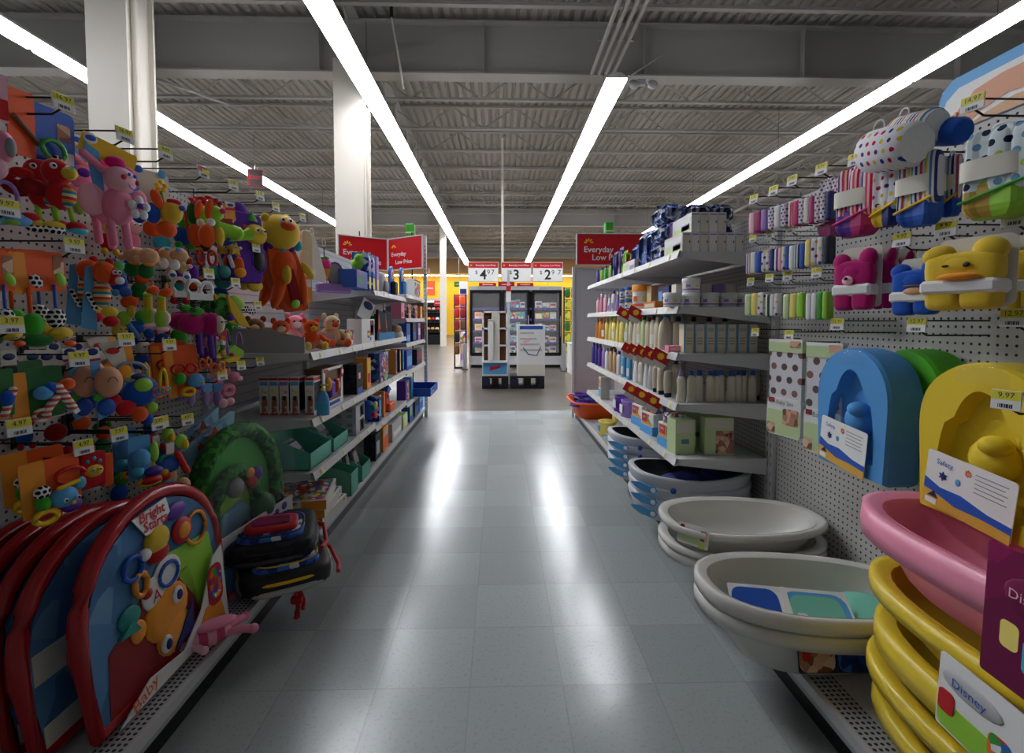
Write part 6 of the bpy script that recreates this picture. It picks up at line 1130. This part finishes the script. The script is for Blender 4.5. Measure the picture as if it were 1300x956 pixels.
t = thing('baby_seat_toy', 'grey rocker shaped toy in front of the angled sign, top left shelf', 'toy', (-1.0, YL(488, -.95), 1.421), LF); b = MB(); b.sell((0, 0, .09), (.1, .06, .09), 'lgrey', .6); b.sell((.02, -.05, .06), (.07, .03, .05), 'grey', .6); b.build('seat_body', t); b = MB(); b.tube([(-.1, -.05, .01), (0, -.08, .0), (.1, -.05, .01)], .01, 'white', 6); b.build('rocker', t)
for i, px in enumerate((500, 513)):
    t = thing('round_top_card', ['blue round topped toy card with a dark pack below, left of two', 'blue round topped toy card, right one beside the red picture box'][i], 'toy card', (-.98, YL(px, -.96), 1.421 if i == 0 else 1.461), LF); b = MB(); b.prism([(-.08, 0), (.08, 0), (.08, .15)]+[(.08*math.cos(PI*k/10), .19+.08*math.sin(PI*k/10)) for k in range(11)]+[(-.08, .15)], -.01, .01, 'blue'); b.build('card', t)
    b = MB(); b.ell((0, -.012, .2), (.05, .004, .045), 'white'); b.ell((0, -.016, .2), (.025, .004, .025), 'lorange'); b.build('badge', t); b = MB(); b.cbox((0, -.03, .07), (.12, .04, .12), .01, ('print_black', 'lblue')[i]); b.build('pack', t)
multi('', [(528, .42, .2, 'white', [(0, .9, 1, .1, 'dred'), (.05, .05, .9, .8, 'print_toys')], 'white box with colourful pictures below the red sign, far left end')], 1.461)
multi('', [(486, .16, .22, 'navy', [(.1, .1, .8, .2, 'white')], 'navy box right of the rainbow label box'), (478, .2, .2, 'dgreen', [(.1, .6, .8, .3, 'green')], 'dark box with green print behind the rainbow label box')], zA, .08, -1.08)
for i, px in enumerate((488, 496)):
    t = thing('pennant_card', '%s pointed dark toy card with a red and orange edge, upper left shelf' % ['left', 'right'][i], 'toy card', (-.98, YL(px, -.95), zA), LF-.35); b = MB(); b.prism([(-.07, 0), (.07, 0), (.05, .22), (-.05, .25)], -.012, .012, 'navy'); b.build('card', t); b = MB(); b.prism([(-.068, .03), (-.02, .03), (-.03, .1), (-.055, .22)], -.016, -.012, 'red'); b.prism([(-.06, .09), (-.03, .09), (-.05, .22)], -.018, -.016, 'lorange'); b.build('print', t); b = MB(); b.box(-.07, .07, -.03, -.012, 0, .06, 'lblue'); b.build('base_strip', t)
for i, px in enumerate((509, 518, 526, 533)): lbox('toy_box', '%s mixed toy pack on the second shelf of the last left unit' % ORD[i], px, .16, .1, .15, 1.221, ('pink', 'print_toys', 'print_toys', 'lorange')[i], [(.1, .1, .5, .3, ('red', 'yellow', 'red', 'white')[i])], cat='toy box')
t = thing('plush_toy', 'small white and brown ball shaped toy on the third shelf, far left', 'toy', (-.99, YL(507, -.95), .971), LF); b = MB(); b.ell((0, 0, .08), (.09, .08, .08), 'plush_white'); b.build('body', t); b = MB(); b.ell((-.04, -.02, .15), (.06, .05, .04), 'plush_tan'); b.ell((.03, -.078, .09), (.018, .01, .018), 'black'); b.build('face', t)
multi('', [(516, .2, .2, 'blue', [(.1, .1, .8, .3, 'lblue')], 'blue box on the third shelf of the last left unit'), (524, .2, .21, 'navy', [(.1, .1, .8, .4, 'blue')], 'navy box on the third shelf of the last left unit'), (530, .16, .2, 'lpurple', [(.1, .3, .8, .4, 'white')], 'lilac box on the third shelf of the last left unit'), (535, .16, .2, 'dred', [(.1, .3, .8, .4, 'black')], 'dark red box at the end of the third shelf, far left')], .971)
# small hung things over the top left shelf
toy('pink strawberry and carrot dangling toy under a white hook, top left shelf', [('hook_loop', 'r', 'white', 412, 308, 5, 12, 1), ('cord', 'l', 'black', 412, 314, 412, 328, .6), ('berry', 'e', 'hotpink', 414, 335, 13, 14, 10), ('leaf', 'f', 'green', 413, 328, 12, 5, 6), ('carrot', 'k', 'lorange', 415, 350, 8, 18, 7, 0, 180)], -1.12, 40, twin=False)
toy('dark purple mesh paddle toy before the white back panel, top left shelf', [('frame', 'r', 'purple', 426, 348, 22, 32, 2.2), ('mesh', 'e', 'grey', 426, 348, 19, 29, 1), ('box_base', 'b', 'lpurple', 424, 366, 42, 12, 10)], -1.08, 40, twin=False)
# ------------------------------------------------------------------ red signs over the left end
p0, p1, p2 = atY(428, 340, 5.75), atY(493, 345, 6.1), atY(538, 343, 5.75)
for i, (a, b_, ts) in enumerate(((p0, p1, .092), (p1, p2, .07))):
    v = Vector((b_.x-a.x, b_.y-a.y, 0)); c = (a+b_)/2
    edlp(['red everyday low price sign, left panel of the angled pair above the left shelves', 'red everyday low price sign, right panel of the angled pair above the left shelves'][i], TR(c.x, c.y, 1.82) @ RZ(math.atan2(v.y, v.x)), v.length-.04, .375, ts)
for i, (px, Y) in enumerate(((450, 5.8), (519, 5.85))):
    o = thing('sign_stand', ['thin black sign stand behind the left red panel', 'thin black sign stand behind the right red panel'][i], 'sign stand', (atY(px, 330, Y).x, Y+.22, 0)); b = MB(); b.tube([(0, 0, 0), (0, 0, 2.3)], .008, 'wire_black', 6); b.build('pole', o); b = MB(); b.cbox((0, 0, .01), (.16, .16, .02), .004, 'wire_black'); b.build('foot', o)
o = thing('end_post', 'white slotted post standing at the far end of the left shelves', 'post', (-.915, 5.985, 0)); b = MB(); b.box(-.02, .02, -.02, .02, 0, 2.24, 'shelf_white'); b.build('post', o); b = MB()
for k in range(40): b.box(-.004, .004, -.0206, -.02, .15+k*.05, .17+k*.05, 'dgrey')
b.build('slots', o)
for i, (px, py, X, Y, nm) in enumerate(((521, 293, 0, 6.15, 'left'), (773, 291, 0, 6.0, 'right'))):
    p = atY(px, py, Y); o = thing('hanging_sign', 'green hanging marker box above the %s red sign' % nm, 'sign', (p.x, Y, p.z-.09)); b = MB(); b.cbox((0, 0, .09), (.11, .1, .17), .012, 'green'); b.build('marker_box', o); b = MB(); b.box(-.05, .05, -.0525, -.05, .05, .07, 'palegreen'); b.build('stripe', o)
# ------------------------------------------------------------------ the cross aisle: freezer, pallets, racks
FY = 12.2; fx0, fx1 = atY(595.5, 450, FY).x, atY(714, 450, FY).x; FW = fx1-fx0; FH = 2.07
t = thing('freezer_case', 'black upright glass door freezer case facing the aisle', 'freezer', (fx0, FY, 0)); dep = .8
b = MB(); b.box(0, FW, .0, dep, FH-.1, FH, 'lgrey'); b.box(0, .05, 0, dep, 0, FH-.1, 'lgrey'); b.box(FW-.05, FW, 0, dep, 0, FH-.1, 'lgrey'); b.box(0, FW, dep-.04, dep, 0, FH-.1, 'black'); b.box(.05, FW-.05, .0, dep, .28, .34, 'dgrey'); b.build('cabinet', t)
b = MB(); b.box(0, FW, -.03, .02, .08, .3, 'lgrey'); b.box(.0, FW, .05, .1, 0, .08, 'black'); b.build('kick_panel', t)
cuts = [(597, 637), (637.5, 672), (675, 712.5)]
for i, (a, b_) in enumerate(cuts):
    x0, x1 = atY(a, 430, FY).x-fx0, atY(b_, 430, FY).x-fx0; d = MB()
    for q0, q1, z0, z1 in ((x0, x0+.06, .33, FH-.1), (x1-.06, x1, .33, FH-.1), (x0+.06, x1-.06, .33, .39), (x0+.06, x1-.06, FH-.17, FH-.1)): d.box(q0, q1, -.05, -.01, z0, z1, 'wire_black')
    dd = d.build('door', t); g = MB(); g.box(x0+.06, x1-.06, -.032, -.028, .39, FH-.17, 'glass_clear'); g.build('glass_pane', dd)
    g = MB(); g.tube([(x1-.03, -.06, .8), (x1-.03, -.09, .82), (x1-.03, -.09, 1.3), (x1-.03, -.06, 1.32)], .012, 'steel', 6); g.build('handle', dd)
    l = MB(); l.box(x0+.02, x0+.05, .03, .06, .45, FH-.25, 'screen_lit'); l.build('case_lamp', t)
for z in (.62, .92, 1.22, 1.50):
    s_ = MB(); s_.box(.05, FW-.05, .12, dep-.06, z-.015, z, 'wire_black'); s_.box(.05, FW-.05, .1, .12, z-.02, z+.03, 'violet'); s_.build('case_shelf', t)
kk = 0
ffm = ['print_food', 'offwhite', 'lyellow', 'lblue', 'mint', 'lorange', 'white', 'lpink', 'aqua']
rnd = random.Random(3)
for i, (a, b_) in enumerate(cuts):
    x0, x1 = atY(a, 430, FY).x+.1, atY(b_, 430, FY).x-.1
    for j, z in enumerate((.34, .62, .92, 1.22, 1.50)):
        n = (3, 4, 3)[i]; w = (x1-x0)/n
        if i == 0 and j == 4: continue
        for k in range(n):
            h = rnd.uniform(.14, .22) if i != 1 else rnd.uniform(.18, .24)
            carton('frozen_food_box', '%s freezer box from the left, %s shelf, behind the %s glass door' % (ORD[k], ['lowest', 'second lowest', 'middle', 'second highest', 'highest'][j], ['left', 'middle', 'right'][i]), 'food box', w*.92, .2, h, rnd.choice(ffm) if i != 2 else rnd.choice(['white', 'offwhite', 'print_food', 'lyellow']), [(.1, .5, .8, .3, rnd.choice(['white', 'lorange', 'red', 'lblue', 'purple'])), (.1, .1, .5, .3, rnd.choice(['lyellow', 'green', 'white', 'print_food']))], (x0+w*(k+.5), FY+.27, z), 0)
for i, (px, w) in enumerate(((619, .44), (643, .42), (667, .42))):
    o = thing('topper_sign', '%s small red sign strip on top of the freezer' % ['left', 'middle', 'right'][i], 'sign', (atY(px, 400, FY).x, FY+.1, FH)); b = MB(); b.box(-w/2, w/2, -.006, .006, .0, .09+.03*(i == 1), 'sign_red'); b.build('strip', o); b = MB(); b.box(-w*.3, w*.3, -.009, -.006, .035, .06, 'lpink'); b.build('print', o)
for i, (px, big, sup) in enumerate(((613.5, '4', '97'), (655.5, '3', ''), (695.5, '2', '97'))):
    c_ = atY(px, 345, 12.05); o = thing('price_sign', 'white hanging price sign with red band reading %s dollars %s' % (['four', 'three', 'two'][i], ['ninety seven', 'flat', 'ninety seven'][i]), 'sign', (c_.x, 12.08, 2.17)); w, h = .76, .49
    b = MB(); b.box(-w/2, w/2, -.012, .012, 0, h, 'lgrey'); b.box(-w/2+.015, w/2-.015, -.014, -.012, .015, h*.7, 'white'); b.build('sign_board', o)
    b = MB(); b.box(-w/2+.015, w/2-.015, -.016, -.012, h*.7, h*.97, 'sign_red'); b.text('Everyday Low Price', .062, 'white', TR(.06, -.018, h*.83), bold=.01); b.prism(star_poly(-w*.40, h*.83, .035, .035, 6, .35), -.019, -.016, 'yellow'); b.build('red_band', o)
    b = MB(); b.text('$', .13, 'black', TR(-.17 if sup else -.14, -.016, h*.47)); b.text(big, .34, 'black', TR(-.0, -.016, h*.34), bold=.02)
    if sup: b.text(sup[0], .17, 'black', TR(.13, -.016, h*.47)); b.text(sup[1], .17, 'black', TR(.235 if i == 0 else .29, -.016, h*.47))
    b.build('price_lettering', o); b = MB(); b.tube([(0, .02, -.1), (0, .02, .2)], .006, 'steel', 6); b.build('support_rod', o)
# two pallet displays
PY = 8.42
def pallet(label, x0, x1):
    o = thing('pallet', label, 'pallet', ((x0+x1)/2, PY, 0)); w = (x1-x0)
    b = MB(); b.box(-w/2, w/2, -.02, .5, .19, .225, 'black'); b.build('top_deck', o); b = MB(); b.box(-w/2, w/2, -.02, .5, 0, .03, 'black'); b.build('bottom_deck', o)
    for k in (-1, 0, 1): b = MB(); b.box(k*(w/2-.06)-.06, k*(w/2-.06)+.06, -.03, .5, .03, .19, 'print_black' if k else 'wire_black'); b.build('block', o)
    b = MB(); b.box(-w/2+.0, -w/2+.14, -.032, -.03, .06, .18, 'navy'); b.build('corner_sticker', o)
a0, a1, b0, b1 = atY(612, 480, PY).x, atY(646, 480, PY).x, atY(655, 480, PY).x, atY(691, 480, PY).x
pallet('left black plastic pallet under the tall cardboard display', a0, a1-.01); pallet('right black plastic pallet under the white printed display', a1+.03, b1)
W = atY(644.5, 430, PY).x-atY(612, 430, PY).x
o = thing('cardboard_display', 'tall white cardboard display with three tiers of brown slots and a blue poster', 'display stand', (atY(612, 430, PY).x+W/2, PY+.02, .226)); H = 1.14
b = MB(); b.box(-W/2, W/2, .3, .32, 0, H, 'white')
for x in (-W/2, -W*.12, W*.12+.0, W/2-.03): b.box(x, x+.03, 0, .3, .24, H, 'white')
b.box(-W*.12, W*.15, -.004, .3, .24, H, 'offwhite')
for z in (.24, .52, .82, 1.11): b.box(-W/2, W/2, -.095 if z < .3 else 0, .3, z, z+.03, 'white')
b.build('tower_body', o)
for i, x in enumerate((-.3, .3)):
    for j, z in enumerate((.27, .55, .85)): b = MB(); b.box(W*x-W*.14, W*x+W*.14, .04, .28, z, z+.24, 'wood_slot'); b.build('slot_stack', o)
b = MB(); b.box(-W/2, W/2, -.008, 0, .0, .25, 'white'); b.box(-W*.47, W*.47, -.012, -.008, .03, .23, 'lblue'); b.prism([(-W*.2, .08), (-W*.1, .11), (W*.05, .12), (W*.22, .15), (W*.2, .19), (W*.05, .17), (-W*.2, .16)], -.016, -.012, 'red'); b.build('blue_poster', o)
o2 = thing('wrapped_tube', 'long white tube standing before the brown slots of the display', 'tube', (atY(623, 430, PY).x, PY-.035, .498)); b = MB(); b.cbox((0, 0, .35), (.09, .06, .7), .01, 'white'); b.build('tube_body', o2); b = MB(); b.cbox((0, 0, .71), (.095, .065, .03), .006, 'lgrey'); b.build('end_cap', o2)
W2 = atY(692, 430, PY).x-atY(657, 430, PY).x
o = thing('cardboard_display', 'shorter white printed display with a blue band on the right pallet', 'display stand', (atY(657, 430, PY).x+W2/2, PY+.02, .226)); H = .9
b = MB(); b.box(-W2/2, W2/2, 0, .4, 0, H, 'white'); b.build('display_box', o); b = MB(); b.box(-W2*.42, W2*.42, -.003, 0, H-.08, H-.02, 'blue')
for k in range(4): b.box(-W2*.4, W2*(.1+.1*k), -.003, 0, H-.16-.1*k, H-.13-.1*k, 'lgrey'); 
b.tube([(-W2*.3, -.004, .5), (-W2*.1, -.004, .38), (W2*.2, -.004, .36), (W2*.35, -.004, .52)], .008, 'dblue', 5); b.prism([(-W2*.3, .55), (-W2*.05, .62), (-W2*.1, .68), (-W2*.3, .6)], -.004, 0, 'lpink'); b.box(-W2*.48, W2*.48, -.003, 0, .02, .2, 'offwhite'); b.build('print', o)
for i, (px, Y, z0, z1, m_, nm) in enumerate(((638, 13.15, 2.1, 6.1, 'paint_white', 'white utility pole rising behind the freezer signs'), (645.5, 9.1, 0, 2.15, 'lgrey', 'slim grey post standing between the two pallet displays'))):
    o = thing('utility_pole', nm, 'pole', (atY(px, 380, Y).x, Y, 0)); b = MB(); b.box(-.03+.008*i, .03-.008*i, -.03, .03, 0, z1, m_); b.build('pole', o); b = MB(); b.box(-.08, .08, -.08, .08, 0, .02, 'steel'); b.build('foot_plate', o)
    if i: b = MB(); b.box(-.045, .045, -.04, -.036, 1.55, 1.85, 'white'); b.box(-.045, .045, -.042, -.04, 1.75, 1.85, 'red'); b.build('notice', o)
# wire rack of snacks on the left of the freezer, bag rack on the right
def rack(label, x0, x1, Y, z0, z1, m_, names, rows, cols):
    o = thing('wire_rack', label, 'rack', ((x0+x1)/2, Y, 0)); w = x1-x0
    b = MB(); b.tube([(-w/2, 0, .0), (-w/2, 0, z1), (w/2, 0, z1), (w/2, 0, .0)], .018, 'wire_black', 6); b.box(-w/2, w/2, 0, .3, .0, .04, 'wire_black'); b.build('frame', o)
    for k in range(rows): b = MB(); b.tube([(-w/2, 0, z0+(z1-z0)*(k+.93)/rows), (w/2, 0, z0+(z1-z0)*(k+.93)/rows)], .009, 'wire_black', 5); b.build('cross_bar', o)
    for r_ in range(rows):
        for c_ in range(cols):
            h = (z1-z0)/rows; ww = w/cols*.9
            q_ = thing('hanging_snack_bag', names % (ORD[c_], ORD[rows-1-r_]), 'snack bag', ((x0+x1)/2-w/2+w/cols*(c_+.5), Y-.09, z0+h*r_+.01)); mm = m_[(r_*cols+c_) % len(m_)]
            b = MB(); b.sell((0, 0, h*.42), (ww/2, .045, h*.42), mm, .5); b.build('bag', q_); b = MB(); b.box(-ww*.45, ww*.45, -.003, .003, h*.8, h*.9, mm); b.build('crimped_top', q_)
rack('black wire snack rack left of the freezer', atY(577, 400, 12.0).x, atY(591.5, 400, 12.0).x, 12.0, .35, 1.85, ['brown', 'tan', 'black', 'print_food', 'dred', 'brown', 'red', 'dred', 'red', 'orange'], '%s snack bag from the left, %s row down, rack left of freezer', 5, 2)
rack('black wire bag rack right of the freezer', atY(716, 400, 11.6).x, atY(731, 400, 11.6).x, 11.6, .4, 2.0, ['print_snack', 'gold', 'print_snack', 'lgreen', 'dgreen', 'print_snack'], '%s green bag from the left, %s row down, rack right of freezer', 6, 2)
for i, (px, Y) in enumerate(((590, 11.7), (716, 11.3))):
    o = thing('bollard', '%s grey steel guard post in front of the freezer' % ['left', 'right'][i], 'bollard', (atY(px, 450, Y).x, Y, 0)); b = MB(); b.lathe([(.05, 0), (.05, .6), (.04, .64), (.01, .66)], 'grey', 12); b.build('post', o); b = MB(); b.cbox((0, 0, .01), (.16, .16, .02), .004, 'dgrey'); b.build('foot', o)
o = thing('chest_box', 'white low cabinet at the right end of the freezer', 'cabinet', (atY(727, 460, 10.6).x, 10.6, 0)); b = MB(); b.cbox((.12, .25, .33), (.34, .5, .66), .01, 'white'); b.build('body', o); b = MB(); b.cbox((.12, .25, .68), (.37, .53, .04), .01, 'offwhite'); b.build('lid', o)
# things far left past the column
o = thing('produce_case', 'dark produce case with lit rows of goods beyond the left post', 'display case', (-4.1, 24, 0)); b = MB(); b.box(-3, 1.15, 0, 1.2, 0, .5, 'wire_black'); b.box(-3, 1.15, .9, 1.2, .5, 2.2, 'wire_black'); b.box(-3, 1.15, 0, 1.2, 2.2, 2.3, 'lgrey'); b.build('case_body', o)
for k in range(3): b = MB(); b.box(-3, 1.15, .2+.2*k, .9, .6+.5*k, .63+.5*k, 'dgrey'); b.build('case_shelf', o)
b = MB(); b.box(-2.9, 1.1, .3, .36, 2.12, 2.18, 'screen_lit'); b.build('case_lamp', o)
rnd = random.Random(5)
for k in range(3):
    for i in range(9):
        q_ = thing('produce_basket', '%s produce tray from the left on the %s row of the dark produce case' % (ORD[i], ['lowest', 'middle', 'top'][k]), 'produce', (-4.9+.22*i, 24.3+.2*k, .635+.5*k)); b = MB(); b.cbox((0, 0, .06), (.2, .3, .12), .02, 'wire_black'); b.build('tray', q_); b = MB(); b.sell((0, 0, .15), (.09, .13, .08), rnd.choice(['tan', 'offwhite', 'lorange', 'red', 'gold', 'skin']), .7); b.build('fruit_heap', q_)
for i, (px, py, Y, w, h, m_, nm) in enumerate(((545, 366, 30, .7, .9, 'orange', 'orange red hanging banner before the yellow wall'), (557, 385, 22.6, .45, .25, 'sign_red', 'small red sign over the produce case'), (582.5, 361, 16, .3, .17, 'dgreen', 'dark green sign above the snack rack'))):
    p = atY(px, py, Y); o = thing('hanging_banner', nm, 'sign', (p.x, Y, p.z-h/2)); b = MB(); b.cbox((0, 0, h/2), (w, .03, h), .008, m_); b.build('panel', o); b = MB(); b.box(-w*.35, w*.35, -.018, -.015, h*.45, h*.55, 'lpink' if i != 2 else 'palegreen'); b.build('lettering_line', o); b = MB(); b.tube([(0, .02, h), (0, .02, h+.8)], .008, 'steel', 5); b.build('hanger_rod', o)
o = thing('tower_display', 'narrow blue and white tower display behind the snack rack', 'display stand', (atY(588.5, 400, 15).x, 15, 0)); b = MB(); b.cbox((0, 0, 1.0), (.2, .2, 2.0), .01, 'lpurple'); b.build('tower_body', o); b = MB(); b.cbox((0, 0, 2.2), (.24, .22, .4), .01, 'white'); b.build('topper', o); b = MB(); b.cbox((0, -.112, 2.1), (.2, .01, .15), .003, 'dblue'); b.build('topper_print', o)
# ------------------------------------------------------------------ overhead extras
p = atY(324, 226, 12.); o = thing('hanging_exit_sign', 'red framed exit sign hanging from the roof over the left shelves', 'exit sign', (p.x, 12., p.z-.2)); o.rotation_euler.z = .5
b = MB(); b.box(-.16, .16, -.02, .02, 0, .4, 'dred'); b.box(-.135, .135, -.023, -.02, .03, .37, 'dgrey'); b.build('panel', o); b = MB(); b.text('EXIT', .125, 'red', TR(0, -.026, .2), bold=.02); b.build('lettering', o); b = MB(); b.tube([(0, 0, .4), (0, 0, 1.4)], .008, 'steel', 5); b.build('hanger_rod', o)
p = atY(815, 112, 8.8); o = thing('hanging_emergency_light', 'twin headed emergency lamp under the deep beam, right of the shorter strip', 'emergency light', (p.x, 8.85, p.z)); b = MB(); b.cbox((0, 0, .12), (.16, .1, .1), .01, 'lgrey'); b.build('battery_box', o)
for s_ in (-1, 1): b = MB(); b.lathe([(.03, 0), (.085, .05), (.09, .1), (.02, .105)], 'lgrey', 12, M=TR(s_*.17, -.05, 0) @ RX(1.2)); b.tube([(s_*.05, 0, .1), (s_*.17, 0, .03)], .02, 'grey', 6); b.build('lamp_head', o)
for i, (x0, y0, x1, y1, Y, nm) in enumerate(((497, 22, 513, 113, 8.3, 'slanting white rod with a black tip hanging before the deep beam'),)):
    a, b_ = atY(x0, y0, Y), atY(x1, y1, Y); o = thing('hanging_rod', nm, 'rod', a); b = MB(); b.tube([(0, 0, 0), tuple(b_-a)], .016, 'offwhite', 6); b.build('rod', o); b = MB(); b.tube([(-.0, 0, .0), (.0, 0, .3)], .03, 'black', 6); b.build('cable_tip', o)
